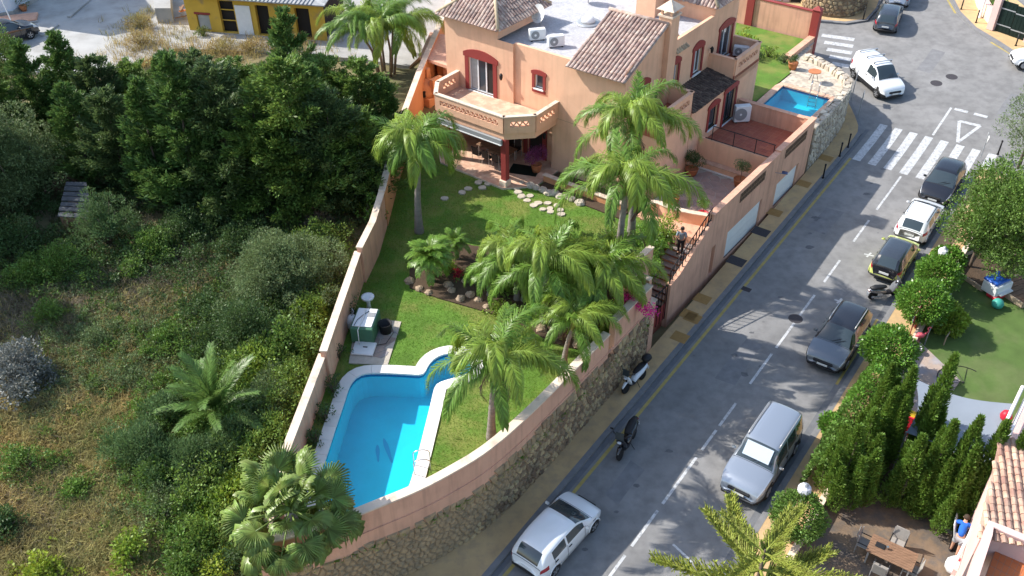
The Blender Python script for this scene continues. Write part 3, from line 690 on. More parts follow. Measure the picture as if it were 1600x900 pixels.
# front wall, tower part and middle part
door = (-10.55, -8.72, 6.02, 8.08); sw_ = (-5.86, -5.28, 7.36, 8.2)
mb = MB(); wall_holes(mb, tower, -12.3, -7.28, 5.9, 9.62, [door]); mb.add([tower(-7.28, 5.9), tower(-7.28, 9.62), tower(-7.28, 9.62, -.2), tower(-7.28, 5.9, -.2)], [(0, 1, 2, 3)])
mb.add([(-12.3, -.15, 2.3), (-12.3, -.15, 10.25), (-12.3, 5.0, 10.25), (-12.3, 5.0, 2.3)], [(0, 1, 2, 3)]); mb.b2(-12.3, -8.4, -.147, 4.4, 9.6, 10.28)
obj('tower_wall', mb, 'render_wall', H)
mb = MB(); wall_holes(mb, front, -7.3, 0, 5.9, 9.62, [sw_]); mb.add([(-7.3, .2, 9.62), (-3.4, .2, 9.62), (-3.4, 0, 9.62), (-7.3, 0, 9.62)], [(0, 1, 2, 3)]); mb.add([(-7.3, .2, 9.2), (-3.4, .2, 9.2), (-3.4, .2, 9.62), (-7.3, .2, 9.62)], [(0, 1, 2, 3)])
obj('front_wall', mb, 'render_wall', H)
mb = MB(); wall_holes(mb, Pl('front', -.02), -4.6, 0.0, 2.0, 5.9, []); wall_holes(mb, Pl('front', .5), -12.3, -4.6, 2.0, 5.9, [(-10.7, -7.3, 2.6, 5.0), (-6.7, -5.6, 2.6, 5.1)]); mb.add([(-4.6, -.02, 2), (-4.6, .5, 2), (-4.6, .5, 5.9), (-4.6, -.02, 5.9)], [(0, 1, 2, 3)]); obj('ground_floor_wall', mb, 'render_wall', H)
window(H, Pl('front', .5), -10.7, -7.3, 2.6, 5.0, 3, 0, 0, 'glazed_door', 'car_trim', False, 'dark_in')
window(H, Pl('front', .5), -6.7, -5.6, 2.6, 5.1, 1, .1, .3, 'entrance_door', 'red_trim', False, 'dark_in')
wd = window(H, tower, *door, 3, .32, .27, 'balcony_door', 'pvc', True, 'pane', 2)
obj('curtain', pbox(MB(), tower, door[0]+.1, door[0]+.6, door[2]+.1, door[3]-.1, -.13, -.125), 'curtain', wd)
window(H, front, *sw_, 1, .12, .17, 'small_window', 'pvc', True, 'pane', None, .16, True)
# side wall
S1 = lambda a, b, u=0.: (SP(*a, u)[0], SP(*b, u)[0], SP(*a, u)[1], SP(*b, u)[1])
W1 = (1.15, 2.35, 6.55, 8.35); W2 = (4.95, 5.8, 6.85, 8.35); W3 = (7.7, 8.65, 6.8, 8.35); W4 = (10.95, 12.55, 6.55, 8.55)
mb = MB(); wall_holes(mb, side, 0, 13.1, 2.0, 9.78, [W1, W2, W3, W4]); mb.add([(0, 13.1, 2), (0, 13.1, 9.78), (-9, 13.1, 9.78), (-9, 13.1, 2)], [(0, 1, 2, 3)])
mb.add([side(0, 9.78, .001), side(3.9, 9.78, .001), side(3.9, 11.0, .001)], [(0, 1, 2)]); mb.b2(-.2, -.001, 4.2, 9.9, 9.3, 9.8)
mb.add([(-12.3, 5, 2), (-12.3, 13.1, 2), (-12.3, 13.1, 9.7), (-12.3, 5, 9.7)], [(0, 1, 2, 3)]); mb.b2(-12.3, -9, 12.9, 13.1, 2, 9.6)
obj('side_wall', mb, 'render_wall', H)
for w_, n_ in ((W1, 'french_window'), (W2, 'window'), (W3, 'window'), (W4, 'french_window')): window(H, side, *w_, 2 if n_[0] == 'f' or w_ is W3 else 1, .3, .2, n_, 'pvc', True, 'pane', None, .18)
# flat roof
mb = MB(); mb.b2(-12.1, -.15, .15, 12.95, 9.0, 9.3); obj('flat_roof', mb, 'gravel', H)
obj('interior', MB().b2(-11.9, -.3, .75, 12.8, 2.2, 8.95), 'dark_in', H)
# lean-to tiled roof on the corner, with ridge and rear slope
rf = tile_roof(H, [(-3.55, -.38, 9.40), (.16, -.38, 9.40), (.16, 3.85, 11.18), (-3.55, 3.85, 11.18)], 'tile'); obj('ridge', MB().tube([(-3.6, 3.87, 11.24), (.2, 3.87, 11.24)], .11, 8), 'tile', rf, True)
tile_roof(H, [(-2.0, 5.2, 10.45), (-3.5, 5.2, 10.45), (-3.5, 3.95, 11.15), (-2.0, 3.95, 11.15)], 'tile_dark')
mb = MB(); mb.b2(-3.5, -.02, 3.9, 5.0, 9.3, 9.9); mb.add([(-3.5, .3, 9.3), (-3.5, 3.9, 9.3), (-3.5, 3.9, 11.1)], [(0, 1, 2)]); mb.add([(-3.5, 3.9, 9.3), (-.02, 3.9, 9.3), (-.02, 3.9, 11.1), (-3.5, 3.9, 11.1)], [(0, 1, 2, 3)]); obj('gable_wall', mb, 'render_wall', H)
tile_roof(H, [(.12, 5.15, 9.1), (.12, 6.6, 9.1), (-1.0, 6.6, 9.85), (-1.0, 5.15, 9.85)], 'tile_beige')
# chimney
ch = obj('chimney', MB().b2(-.45, .32, 3.85, 4.75, 4.2, 11.55), 'render_wall', H)
obj('chimney_band', MB().b2(-.52, .39, 3.78, 4.82, 11.55, 11.65), 'coping', ch)
for a, b in ((-.4, 3.9), (-.4, 4.58), (.16, 3.9), (.16, 4.58)): obj('chimney_post', MB().b2(a, a+.12, b, b+.12, 11.65, 11.95), 'render_wall', ch)
mb = MB(); mb.add([(-.6, 3.7, 11.95), (.47, 3.7, 11.95), (.47, 4.9, 11.95), (-.6, 4.9, 11.95), (-.07, 4.3, 12.4)], [(0, 1, 2, 3), (0, 1, 4), (1, 2, 4), (2, 3, 4), (3, 0, 4)]); obj('chimney_cap', mb, 'coping', ch)
# front tower hip roof
def hip(u0, u1, v0, v1, ze, za, m='tile', over=.32):
    a, b, c, d = u0-over, u1+over, v0-over, v1+over; ap = ((a+b)/2, (c+d)/2, za)
    r0 = None
    for q in (((a, c), (b, c)), ((b, c), (b, d)), ((b, d), (a, d)), ((a, d), (a, c))):
        r0 = tile_roof(H, [(*q[0], ze), (*q[1], ze), ap], m, name='hip_roof')
    for q in ((a, c), (b, c), (b, d), (a, d)): obj('hip_ridge', MB().tube([(*q, ze+.07), (ap[0], ap[1], za+.08)], .10, 8), 'tile_beige', r0, True)
hip(-12.3, -8.42, -.15, 4.35, 10.28, 12.0)
# rear tower and stair block
mb = MB(); mb.b2(-3.6, -.002, 9.9, 13.1, 9.2, 10.32); mb.b2(-4.6, -3.3, 8.6, 10.6, 9.2, 12.6); obj('rear_tower_wall', mb, 'render_wall', H); hip(-3.6, 0, 9.9, 13.1, 10.32, 11.9, over=.2)
# balcony on the front
BF = [(-11.42, -.16), (-11.40, -2.05), (-10.45, -3.3), (-5.55, -3.3), (-4.3, -2.1), (-4.3, -.02)]
bal = obj('front_balcony', MB().prism(BF, 5.55, 5.9), 'render_wall', H); obj('balcony_floor', MB().prism(BF, 5.9, 6.0), 'terra_floor', bal)
def parapet(path, z0, zp, parent, grille=(), th=.18, m='render_wall', capm='coping', zig=.16, gz0=.42, gz1=.72):
    """solid parapet with a band of open zigzag brickwork on the chosen runs"""
    for i, (a, b) in enumerate(zip(path, path[1:])):
        a, b = Vector((*a, 0)), Vector((*b, 0)); L_ = (b-a).length; t = (b-a).normalized(); n = Vector((-t.y, t.x, 0)); rz = math.atan2(t.y, t.x); c = (a+b)/2
        h = zp-z0
        if i in grille:
            ga, gb = h*gz0, h*gz1; mrg = .35; mb = MB()
            mb.box((*c.xy, z0+ga/2), (L_, th, ga), rz); mb.box((*c.xy, (z0+gb+zp)/2), (L_, th, h-gb), rz)
            for e_, s_ in ((a, 1), (b, -1)): q = e_+t*s_*mrg/2; mb.box((*q.xy, z0+(ga+gb)/2), (mrg, th, gb-ga), rz)
            po = obj('parapet', mb, m, parent); n_ = max(2, int((L_-2*mrg)/zig)); mb = MB()
            for k in range(n_):
                q = a+t*(mrg+(k+.5)*(L_-2*mrg)/n_); mt = Matrix.Translation((*q.xy, z0+(ga+gb)/2)) @ Matrix.Rotation(rz, 4, 'Z') @ Matrix.Rotation(.62 if k % 2 else -.62, 4, 'Y')
                bb = MB().box((0, 0, 0), (.055, th*.8, (gb-ga)*1.2)); mb.add([mt @ Vector(p) for p in bb.v], bb.f)
            stuff(obj('openwork', mb, m, po))
        else: po = obj('parapet', MB().box((*c.xy, (z0+zp)/2), (L_, th, h), rz), m, parent)
        obj('parapet_cap', MB().box((*c.xy, zp+.03), (L_+.12, th+.07, .06), rz), capm, po)
parapet(BF, 5.95, 6.92, bal, (0, 2, 3, 4))
mb = MB(); mb.add([(-11.42, -.1, 2.4), (-11.42, -2.05, 2.4), (-11.42, -2.05, 5.6), (-11.42, -.1, 5.6)], [(0, 1, 2, 3)]); obj('cheek_wall', MB().b2(-11.5, -11.2, -1.9, .4, 2.4, 5.55), 'render_wall', bal)
obj('awning', MB().box((-7.95, -3.43, 5.44), (4.7, .16, .3), 0, .03), 'grey_plastic', bal); obj('awning_rail', MB().box((-7.95, -3.47, 5.27), (4.7, .14, .05)), 'white_plastic', bal)
for (a, b) in ((-10.4, -2.6), (-5.62, -3.15)):
    cl = obj('column', MB().b2(a-.17, a+.17, b-.17, b+.17, 2.95, 5.55), 'red_trim', H); obj('column_base', MB().b2(a-.26, a+.26, b-.26, b+.26, 2.4, 2.95, .04), 'coping', cl)
# balconies and extension on the side
XE, RF = 1.8, 3.6
mb = MB(); ext = Pl('side', XE); D6 = (*(SP(1126, 200, XE)[0], SP(1148, 150, XE)[0]), RF+.02, 5.75); W5 = (SP(1104, 205, XE)[0], SP(1119, 180, XE)[0], 4.1, 5.5)
wall_holes(mb, ext, 4.55, 13.2, 2.0, 6.3, [D6, W5]); mb.add([(0, 4.55, 2), (XE, 4.55, 2), (XE, 4.55, 6.3), (0, 4.55, 6.3)], [(0, 1, 2, 3)]); mb.add([(0, 13.2, 2), (XE, 13.2, 2), (XE, 13.2, 6.4), (0, 13.2, 6.4)], [(0, 1, 2, 3)]); obj('extension_wall', mb, 'render_wall', H)
window(H, ext, *D6, 2, .28, .2, 'terrace_door', 'gate_green', True, 'pane'); window(H, ext, *W5, 1, .25, .18, 'window', 'gate_green', True, 'pane')
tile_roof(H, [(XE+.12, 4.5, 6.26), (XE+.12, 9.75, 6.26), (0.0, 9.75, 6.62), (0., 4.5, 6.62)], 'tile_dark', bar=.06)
b2o = obj('side_balcony', MB().b2(0, XE, 9.75, 13.2, 6.3, 6.5), 'red_floor', H); parapet([(0, 9.82), (XE-.08, 9.82), (XE-.08, 13.1), (0, 13.1)], 6.0, 7.5, b2o, (1,), .16, 'render_wall', 'render_wall', .2, .62, .82)
b3o = obj('side_balcony', MB().b2(0, XE, 1.0, 4.5, 6.0, 6.5), 'red_floor', H); parapet([(0, 4.42), (XE-.08, 4.42), (XE-.08, 1.1), (0, 1.1)], 5.9, 7.5, b3o, (1,), .16, 'render_wall', 'render_wall', .2, .62, .82)
mb = MB(); mb.b2(0, XE, 1.0, 4.5, 2.0, 5.95); obj('bay_wall', mb, 'render_wall', H)
# wall lanterns
for (p, q) in (((-8.0, -.22, 7.6), (-8.0, -.36, 7.6)), ((.08, 3.0, 7.5), (.24, 3.0, 7.5)), ((-5.0, -.05, 4.7), (-5.0, -.22, 4.7)), ((.07, 9.6, 7.9), (.22, 9.6, 7.9))):
    l = obj('wall_lantern', MB().tube([p, q], .03, 6).lathe((q[0], q[1], q[2]-.25), [(.05, 0), (.1, .12), (.11, .3), (.03, .4)], 6), 'metal_black', H)
obj('alarm_disc', MB().tube([(0.0, .75, 8.1), (.06, .75, 8.1)], .14, 14), 'white_plastic', H)
# terraces of the villa
TR = [(-11.6, .5), (-11.6, -2.2), (-10.3, -3.4), (-5.5, -3.55), (-4.15, -2.3), (-4.1, -.02), (-4.6, .5)]
to = obj('front_terrace', MB().prism(TR, 2.2, 2.58), 'coping', H); obj('terrace_floor', MB().prism([(u*.995, v*.99) for u, v in TR], 2.58, 2.6), 'terra_floor', to)
# ------------------------------------------------------------------ roof things
def world(u, v, z): return hp(u, v, z)
def ac_unit(p, rz, label, group='air conditioning units of the villa', w=.95, h=.62, d=.36):
    e = thing('air_conditioner', label, 'air conditioner', p, rz, group)
    obj('casing', MB().box((0, 0, h/2+.06), (w, d, h), 0, .03), 'white_plastic', e); obj('fan_grille', MB().tube([(-.15, -d/2-.004, h/2+.06), (-.15, -d/2-.03, h/2+.06)], h*.38, 18), 'grey_plastic', e); obj('fan_hub', MB().tube([(-.15, -d/2-.03, h/2+.06), (-.15, -d/2-.045, h/2+.06)], .07, 10), 'white_plastic', e)
    for a in (-.35, .35): obj('foot', MB().box((a, 0, .03), (.08, d, .06)), 'black_plastic', e)
ac_unit(world(-7.0, 1.75, 9.3), -YAW+.9, 'white air conditioner on the gravel roof beside the satellite dish')
ac_unit(world(-5.6, 1.6, 9.3), -YAW+.9, 'white air conditioner on the gravel roof nearer the tiled slope')
ac_unit(world(.75, 12.7, 6.5), -YAW+PI*.12, 'air conditioner standing inside the small side balcony')
ac_unit(world(2.5, 10.1, RF), -YAW+PI*.25, 'large white air conditioner on the red tiled terrace', w=1.0, h=1.05, d=.4)
def dish(p, rz, label, r=.5, el=.35):
    e = thing('satellite_dish', label, 'satellite dish', p, rz, 'satellite dishes on the villa roof')
    obj('mast', MB().tube([(0, 0, 0), (0, 0, .85)], .03, 8), 'galv', e)
    mb = MB(); n = 20
    for k in range(5): rr = r*k/4; mb.v += [(rr*math.cos(2*PI*j/n), -.06-.22*(rr/r)**2*r*1.2, rr*math.sin(2*PI*j/n)) for j in range(n)]
    mb.f = [(k*n+j, k*n+(j+1) % n, (k+1)*n+(j+1) % n, (k+1)*n+j) for k in range(4) for j in range(n)]
    mb.xf(Matrix.Translation((0, 0, .85)) @ Matrix.Rotation(-el, 4, 'X')); obj('reflector', mb, 'white_plastic', e, True)
    obj('feed_arm', MB().tube([(0, -.1, .5), (0, -.55, .75)], .015, 6), 'galv', e)
dish(world(-7.9, 3.3, 9.3), -YAW-.25, 'grey satellite dish on the roof beside the front tower', .55)
dish(world(-7.9, 8.4, 9.3), -YAW-.5, 'white satellite dish at the back of the gravel roof', .6)
p = world(-6.05, 5.6, 9.3); e = thing('roof_dome', 'white roof light dome on the gravel roof', 'roof light', p); obj('upstand', MB().lathe((0, 0, 0), [(.75, 0), (.75, .05), (.6, .08)], 24), 'galv', e, True); obj('dome', MB().lathe((0, 0, .08), [(.42, 0), (.42, .12), (.36, .24), (.2, .33), (.02, .36)], 20), 'white_plastic', e, True)
# ------------------------------------------------------------------ side passage (left of the villa): red roof, ochre wall, fountain
T = thing('side_outbuilding', 'low outbuilding with red clay roof between the villa and the boundary wall', 'outbuilding', hp(0, 0, 0), -YAW)
RZ = 5.4
c4 = [uvz(672, 50, RZ), uvz(701, 55, RZ), uvz(702, 104, RZ), uvz(655, 88, RZ)]
obj('roof', MB().prism(c4, RZ-.2, RZ), 'render_pink', T); q = [uvz(659, 95, 4.9), uvz(702, 108, 4.9)]
obj('back_wall', MB().prism([c4[0], c4[1], (c4[2][0]-.1, c4[2][1]+1.6), (c4[3][0]+.1, c4[3][1]+1.6)], 2.2, RZ-.2), 'orange_render', T)
obj('door', MB().box(((c4[2][0]+c4[3][0])/2+.5, (c4[2][1]+c4[3][1])/2+1.52, 3.6), (1.0, .12, 2.2), math.atan2(c4[2][1]-c4[3][1], c4[2][0]-c4[3][0])), 'red_trim', T)
obj('jamb', MB().box(((c4[2][0]+c4[3][0])/2-.3, (c4[2][1]+c4[3][1])/2+1.5, 3.7), (.5, .12, 2.6), math.atan2(c4[2][1]-c4[3][1], c4[2][0]-c4[3][0])), 'render_wall', T)
e = thing('passage_wall', 'ochre rendered boundary wall beside the outbuilding at the scrub edge', 'wall')
pw = resample([p for p, z in left_wall[8:]], 1.2)
obj('wall_panel', wall_strip(MB(), pw, .3, .5, lambda p: 4.6+.055*max(0, (p-left_wall[8][0]).length), -.15), 'orange_render', e)
obj('coping', wall_strip(MB(), pw, .36, lambda p: 4.6+.055*max(0, (p-left_wall[8][0]).length), lambda p: 4.66+.055*max(0, (p-left_wall[8][0]).length), -.15), 'coping', e)
e = thing('wall_fountain', 'round terracotta barbecue oven against the ochre wall by the balcony', 'oven', G(667, 165, 2.6), -YAW)
obj('base', MB().box((0, 0, .45), (1.7, 1.3, .9), 0, .04), 'orange_render', e); obj('dome', MB().lathe((0, 0, .9), [(.82, 0), (.85, .25), (.7, .65), (.4, .9), (.1, 1.0)], 18), 'orange_render', e, True); obj('flue', MB().box((-.1, .3, 2.1), (.34, .34, .8)), 'orange_render', e)
obj('mouth', MB().box((.35, -.75, 1.2), (.45, .14, .4), .5), 'dark_in', e)
obj('side_panel', MB().box((.75, .2, 1.5), (.3, .9, 1.2)), 'orange_render', e)
# ------------------------------------------------------------------ street terraces, garages, stairs
UW = 6.75                                              # outer face of the street wall in the house frame
K = thing('garage_block', 'pink garage block with two white doors and terraces above along the pavement', 'garage', hp(0, 0, 0), -YAW)
sw2 = Pl('side', UW); TOP1, TOP2, PF = 4.62, 4.72, 2.4
v_gate, v_ped, v_div, v_end = -6.6, -2.1, 6.0, 11.0
g1 = (SP(1131, 400, UW)[0], SP(1187, 347, UW)[0]-.25, .55, 2.9); g2 = (SP(1209, 312, UW)[0], SP(1243, 280, UW)[0], .7, 2.95); gp = (SP(1106, 430, UW)[0], SP(1115, 405, UW)[0], .55, 2.75)
mb = MB(); wall_holes(mb, sw2, -1.9, v_div, -.3, TOP1, [g1, gp], .45); wall_holes(mb, sw2, v_div, v_end, -.3, TOP2, [g2], .45)
obj('street_wall', mb, 'render_pink', K)
mb = MB(); mb.b2(UW-.25, UW-.003, -1.9, v_div, PF, TOP1-.003); mb.b2(UW-.25, UW-.003, v_div, v_end, PF, TOP2-.003); mb.b2(1.9, UW-.25, v_end-.25, v_end, 1.0, 4.62); mb.b2(UW-.6, UW-.005, v_end-.3, v_end, 0, TOP2-.004); obj('parapet_back', mb, 'render_pink', K)
mb = MB(); mb.b2(UW-.3, UW+.05, -1.95, v_div, TOP1, TOP1+.05); mb.b2(UW-.3, UW+.05, v_div, v_end+.05, TOP2, TOP2+.05); mb.b2(1.9, UW-.3, v_end-.3, v_end+.05, 4.62, 4.67); obj('parapet_cap', mb, 'render_pink', K)
for g, nm in ((g1, 'garage_door'), (g2, 'garage_door')):
    n = 5; dz = (g[3]-g[2])/n; d0 = obj(nm, pbox(MB(), sw2, g[0], g[1], g[2], g[3], -.2, -.14), 'white_paint', K)
    for i in range(n): obj('door_panel', pbox(MB(), sw2, g[0]+.03, g[1]-.03, g[2]+i*dz+.012, g[2]+(i+1)*dz-.012, -.14, -.115), 'white_paint', d0)
    obj('door_seal', pbox(MB(), sw2, g[0], g[1], g[2]-.1, g[2]+.05, -.14, -.10), 'car_trim', d0)
obj('service_door', pbox(MB(), sw2, *gp, -.42, -.36), 'orange_render', K)
for va, vb, top in ((1.2, 4.3, TOP1), (6.9, 9.9, TOP2)):
    gr = obj('grille_frame', pbox(MB(), sw2, va, vb, top-.85, top-.3, .002, .012), 'dark_in', K); nn = 16
    for k in range(nn): obj('grille_bar', pbox(MB(), sw2, va+(k+.25)*(vb-va)/nn, va+(k+.6)*(vb-va)/nn, top-.85, top-.3, .012, .03), 'wood', gr)
    obj('grille_rail', pbox(MB(), sw2, va, vb, top-.6, top-.54, .012, .034), 'wood', gr)
obj('mass', MB().b2(1.9, UW-.5, -1.2, v_end-.26, -.5, PF-.1), 'render_pink', K)
# red terrace
obj('red_terrace_base', MB().b2(1.82, UW-.26, v_div+.02, v_end-.26, PF-.1, RF-.03), 'render_wall', K)
rt = obj('red_terrace', MB().b2(1.82, UW-.26, v_div+.02, v_end-.26, RF-.03, RF-.012), 'grout', K); mb = MB(); ts = .33
for i in range(int((UW-.26-1.82)/ts)):
    for j in range(int((v_end-.26-v_div)/ts)): mb.b2(1.82+i*ts+.008, 1.82+(i+1)*ts-.008, v_div+.05+j*ts+.008, v_div+.05+(j+1)*ts-.008, RF-.012, RF)
stuff(obj('floor_tiles', mb, 'red_floor', rt))
obj('divider_wall', MB().b2(1.82, UW-.26, v_div-.14, v_div+.02, PF-.1, 4.15), 'render_wall', K)
obj('bench', MB().b2(1.9, UW-.3, v_div-.55, v_div-.14, PF, PF+.42), 'render_wall', K); obj('bench_seat', MB().b2(1.9, UW-.3, v_div-.6, v_div-.14, PF+.42, PF+.48), 'terra_floor', K); obj('skirting', MB().b2(1.9, UW-.3, v_div-.6, v_div-.56, PF+.02, PF+.12), 'white_paint', K)
rl = thing('terrace_railing', 'thin black iron railing between the red and the paved terrace', 'railing', hp(0, 0, 0), -YAW)
obj('top_rail', MB().tube([(2.6, v_div-.06, 5.05), (UW-.3, v_div-.06, 5.05)], .025, 6), 'metal_black', rl); obj('bottom_rail', MB().tube([(2.2, v_div-.06, 4.2), (UW-.3, v_div-.06, 4.2)], .025, 6), 'metal_black', rl)
for u in (2.6, 3.95, 5.3, UW-.35): obj('post', MB().tube([(u, v_div-.06, 4.15), (u, v_div-.06, 5.05)], .025, 6), 'metal_black', rl)
# paved terrace with crazy paving
edge = [uvz(x, y, PF) for x, y in ((1008, 332), (1024, 328), (1045, 338), (1075, 345), (1105, 350))]
ptp = [(1.9, v_div-.2), (UW-.3, v_div-.2), (UW-.3, -1.4)]+edge[::-1]+[(1.9, edge[0][1]+.8)]
pt_o = obj('paved_terrace', MB().prism(ptp, PF-.5, PF-.012), 'flag_joint', K)
us = [p[0] for p in ptp]; vs = [p[1] for p in ptp]; rs(41)
pts = [p for p in jitter_pts(min(us), max(us), min(vs), max(vs), .62, .55, .4) if inpoly(*p, ptp)]
for c_ in voronoi(pts, lambda p: [(p[0]-.6, p[1]-.6), (p[0]+.6, p[1]-.6), (p[0]+.6, p[1]+.6), (p[0]-.6, p[1]+.6)], .018, 1.5):
    if all(inpoly(x, y, ptp) for x, y in c_): obj('flagstone', MB().prism(c_, PF-.012, PF+.004*rnd.random(), False), 'flag_pink', pt_o)
ep = resample(smooth_path([Vector(q) for q in edge], 1), .6)
obj('edge_wall', wall_strip(MB(), ep, .25, .4, 2.95), 'render_wall', K); obj('edge_cap', wall_strip(MB(), ep, .33, 2.95, 3.0), 'coping', K)
# stairs down to the gate
SB = hp(0, 0)
sa = (SP(1034, 500, UW)[0]+.2, -1.9)
ns_ = 13; st_o = obj('stair', MB().b2(UW-2.0, UW-.26, -8.0, sa[0], -.3, .42), 'red_floor', K)
for k in range(ns_):
    v0 = sa[0]+(sa[1]-sa[0])*k/ns_; v1 = sa[0]+(sa[1]-sa[0])*(k+1)/ns_; z = .45+(PF-.45)*(k+1)/ns_
    obj('step', MB().b2(UW-2.0, UW-.26, v0, v1+.02, -.3, z-.05), 'orange_render' if k % 2 else 'red_floor', K); obj('step_nosing', MB().b2(UW-2.0, UW-.26, v0-.03, v1, z-.05, z), 'flag', K)
# sloping stair wall to the street, with iron railing
mb = MB(); v0, v1 = SP(1046, 464, UW)[0], -1.88
P = [(UW, v0, -.3), (UW, v1, -.3), (UW, v1, 4.25), (UW, v0+.9, 2.75), (UW, v0, 2.6)]; mb.add(P+[(UW-.26, y, z) for x, y, z in P], [(0, 1, 2, 3, 4), (9, 8, 7, 6, 5), (4, 3, 8, 9), (3, 2, 7, 8), (0, 4, 9, 5)]); obj('stair_wall', mb, 'render_pink', K)
gr = thing('stair_railing', 'black iron railing following the stair wall up from the gate', 'railing', hp(0, 0, 0), -YAW)
def rz_(v): return 2.65+(v-v0)*(4.25-2.65)/(v1-v0)
for off in (.12, .75): obj('rail', MB().tube([(UW-.13, v0+.05, rz_(v0)+off), (UW-.13, v1, rz_(v1)+off)], .03, 6), 'metal_black', gr)
for k in range(14):
    v = v0+.1+(v1-v0-.15)*k/13; obj('baluster', MB().tube([(UW-.13, v, rz_(v)-.2), (UW-.13, v, rz_(v)+.75)], .018 if k % 4 else .03, 5), 'metal_black', gr)
# inner stair walls and gate
e = thing('stair_side_wall', 'angled pink wall with cream top between the lawn and the stairs', 'wall', hp(0, 0, 0), -YAW)
SZ = 4.75
a, b, c_ = uvz(1018, 384, SZ), uvz(978, 420, SZ), uvz(1017, 436, SZ)
for q in ((a, b), (b, c_)):
    pth = [Vector(q[0]), Vector(q[1])]; obj('wall_panel', wall_strip(MB(), pth, .24, .4, SZ-.05), 'render_pink', e); obj('coping', wall_strip(MB(), pth, .32, SZ-.05, SZ), 'coping', e)
e = thing('gate_pillar', 'pink gate pillar at the end of the rubble wall', 'pillar', hp(0, 0, 0), -YAW)
gv = huv(st(30.9, -14.6)); obj('shaft', MB().b2(gv[0]-.3, gv[0]+.08, gv[1]-.2, gv[1]+.35, -.2, 3.4), 'render_pink', e); obj('cap', MB().b2(gv[0]-.34, gv[0]+.12, gv[1]-.24, gv[1]+.39, 3.4, 3.48), 'coping', e)
e = thing('street_gate', 'dark iron gate between the pillar and the stair wall', 'gate', hp(0, 0, 0), -YAW)
ga, gb = gv[1]+.37, v0-.02
obj('gate_frame', MB().tube([(UW-.15, ga, .45), (UW-.15, ga, 2.6), (UW-.15, gb, 2.6), (UW-.15, gb, .45)], .03, 6), 'metal_black', e)
for k in range(7): v = ga+(gb-ga)*(k+.5)/7; obj('gate_bar', MB().tube([(UW-.15, v, .45), (UW-.15, v, 2.75)], .02, 5), 'metal_black', e)
obj('gate_panel', MB().b2(UW-.17, UW-.155, ga, gb, .5, 1.5), 'red_trim', e)
# ------------------------------------------------------------------ small pool garden at the corner
GP = 3.6
Q = thing('corner_garden', 'raised corner plot with small pool behind a rubble stone wall', 'garden', hp(0, 0, 0), -YAW); Q['kind'] = 'structure'
wallpx = [(1262, 84), (1290, 96), (1318, 115), (1327, 126), (1322, 140), (1303, 163), (1285, 180), (1268, 198)]
cw = [Vector(uvz(x, y, 3.95)) for x, y in wallpx]; cw = resample(smooth_path(cw, 2), .5)
plot = [(UW-.3, v_end), (1.9, v_end), (0, 13.3), (-6, 13.3), (-6, 25), (1.0, 25)]+[(p.x, p.y) for p in cw]
obj('plot_base', MB().prism(plot, -.5, 2.45), 'soil', Q)
lw_ = [(-6, 13.3), (2.0, 13.3), (2.0, 18.6), (.6, 24.7), (-6, 24.7)]
obj('grass', MB().sheet(lw_, GP-.03), 'lawn', Q); sp = [(2.0, v_end+.1), (UW-.4, v_end+.1)]+[(p.x-.2, p.y) for p in cw[::-1]]+[(1.2, 24.5), (.7, 23.5), (2.0, 18.6)]

def cellfill(poly, hole, z, step):
    us_ = [p[0] for p in poly]; vs_ = [p[1] for p in poly]; mb = MB(); a = min(us_)
    while a < max(us_):
        b = min(vs_)
        while b < max(vs_):
            if inpoly(a+step/2, b+step/2, poly) and not (hole[0] < a+step/2 < hole[1] and hole[2] < b+step/2 < hole[3]): mb.add([(a, b, z), (a+step, b, z), (a+step, b+step, z), (a, b+step, z)], [(0, 1, 2, 3)])
            b += step
        a += step
    return mb
obj('deck', cellfill(sp, (2.3, 5.95, 12.25, 16.65), GP-.02, .2), 'stone_pale', Q)
e = thing('corner_wall', 'rubble stone wall curving round the corner by the white van', 'wall', hp(0, 0, 0), -YAW)
obj('core', wall_strip(MB(), cw, .42, -.2, 3.9, .0), 'mortar', e)
ns = normals2(cw); L = [0.]
for a, b in zip(cw, cw[1:]): L.append(L[-1]+(b-a).length)
def at2(l):
    l = min(max(l, 0), L[-1]-1e-4); i = min(max(k for k in range(len(L)) if L[k] <= l), len(cw)-2); t = (l-L[i])/(L[i+1]-L[i]); return cw[i].lerp(cw[i+1], t), ns[i].lerp(ns[i+1], t).normalized()
rs(43); mb = MB(); nrm = 1
cen = Vector((2.5, 16)); q0, n0 = at2(L[-1]/2); nrm = 1 if (q0+n0-cen).length > (q0-cen).length else -1
for sgn, zb, zt in ((1, .6, 3.95), (-1, 3.4, 3.95)):
    pts = jitter_pts(0, L[-1], zb, zt, .4, .32, .36)
    for c_ in voronoi(pts, lambda p: [(p[0]-.35, p[1]-.3), (p[0]+.35, p[1]-.3), (p[0]+.35, min(zt, p[1]+.3)), (p[0]-.35, min(zt, p[1]+.3))], .018, .95):
        P, F = pillow(c_, .05+.05*rnd.random(), .06); W_ = []
        for (l, z, h) in P: q_, n_ = at2(l); d = q_+n_*nrm*sgn*(.21+h); W_.append((d.x, d.y, z))
        mb.add(W_, F)
pts = jitter_pts(0, L[-1], -.24, .24, .4, .25, .3)
for c_ in voronoi(pts, lambda p: [(p[0]-.3, p[1]-.2), (p[0]+.3, p[1]-.2), (p[0]+.3, p[1]+.2), (p[0]-.3, p[1]+.2)], .015, .9):
    P, F = pillow(c_, .06, .05); W_ = []
    for (l, w_, h) in P: q_, n_ = at2(l); d = q_+n_*w_; W_.append((d.x, d.y, 3.9+h))
    mb.add(W_, F)
stuff(obj('stones', mb, 'stone_pale', e))
sp_out = closed_resample([hp(u, v).xy for u, v in ((2.55, 12.45), (5.75, 12.45), (5.75, 16.45), (2.45, 16.45))], .3)
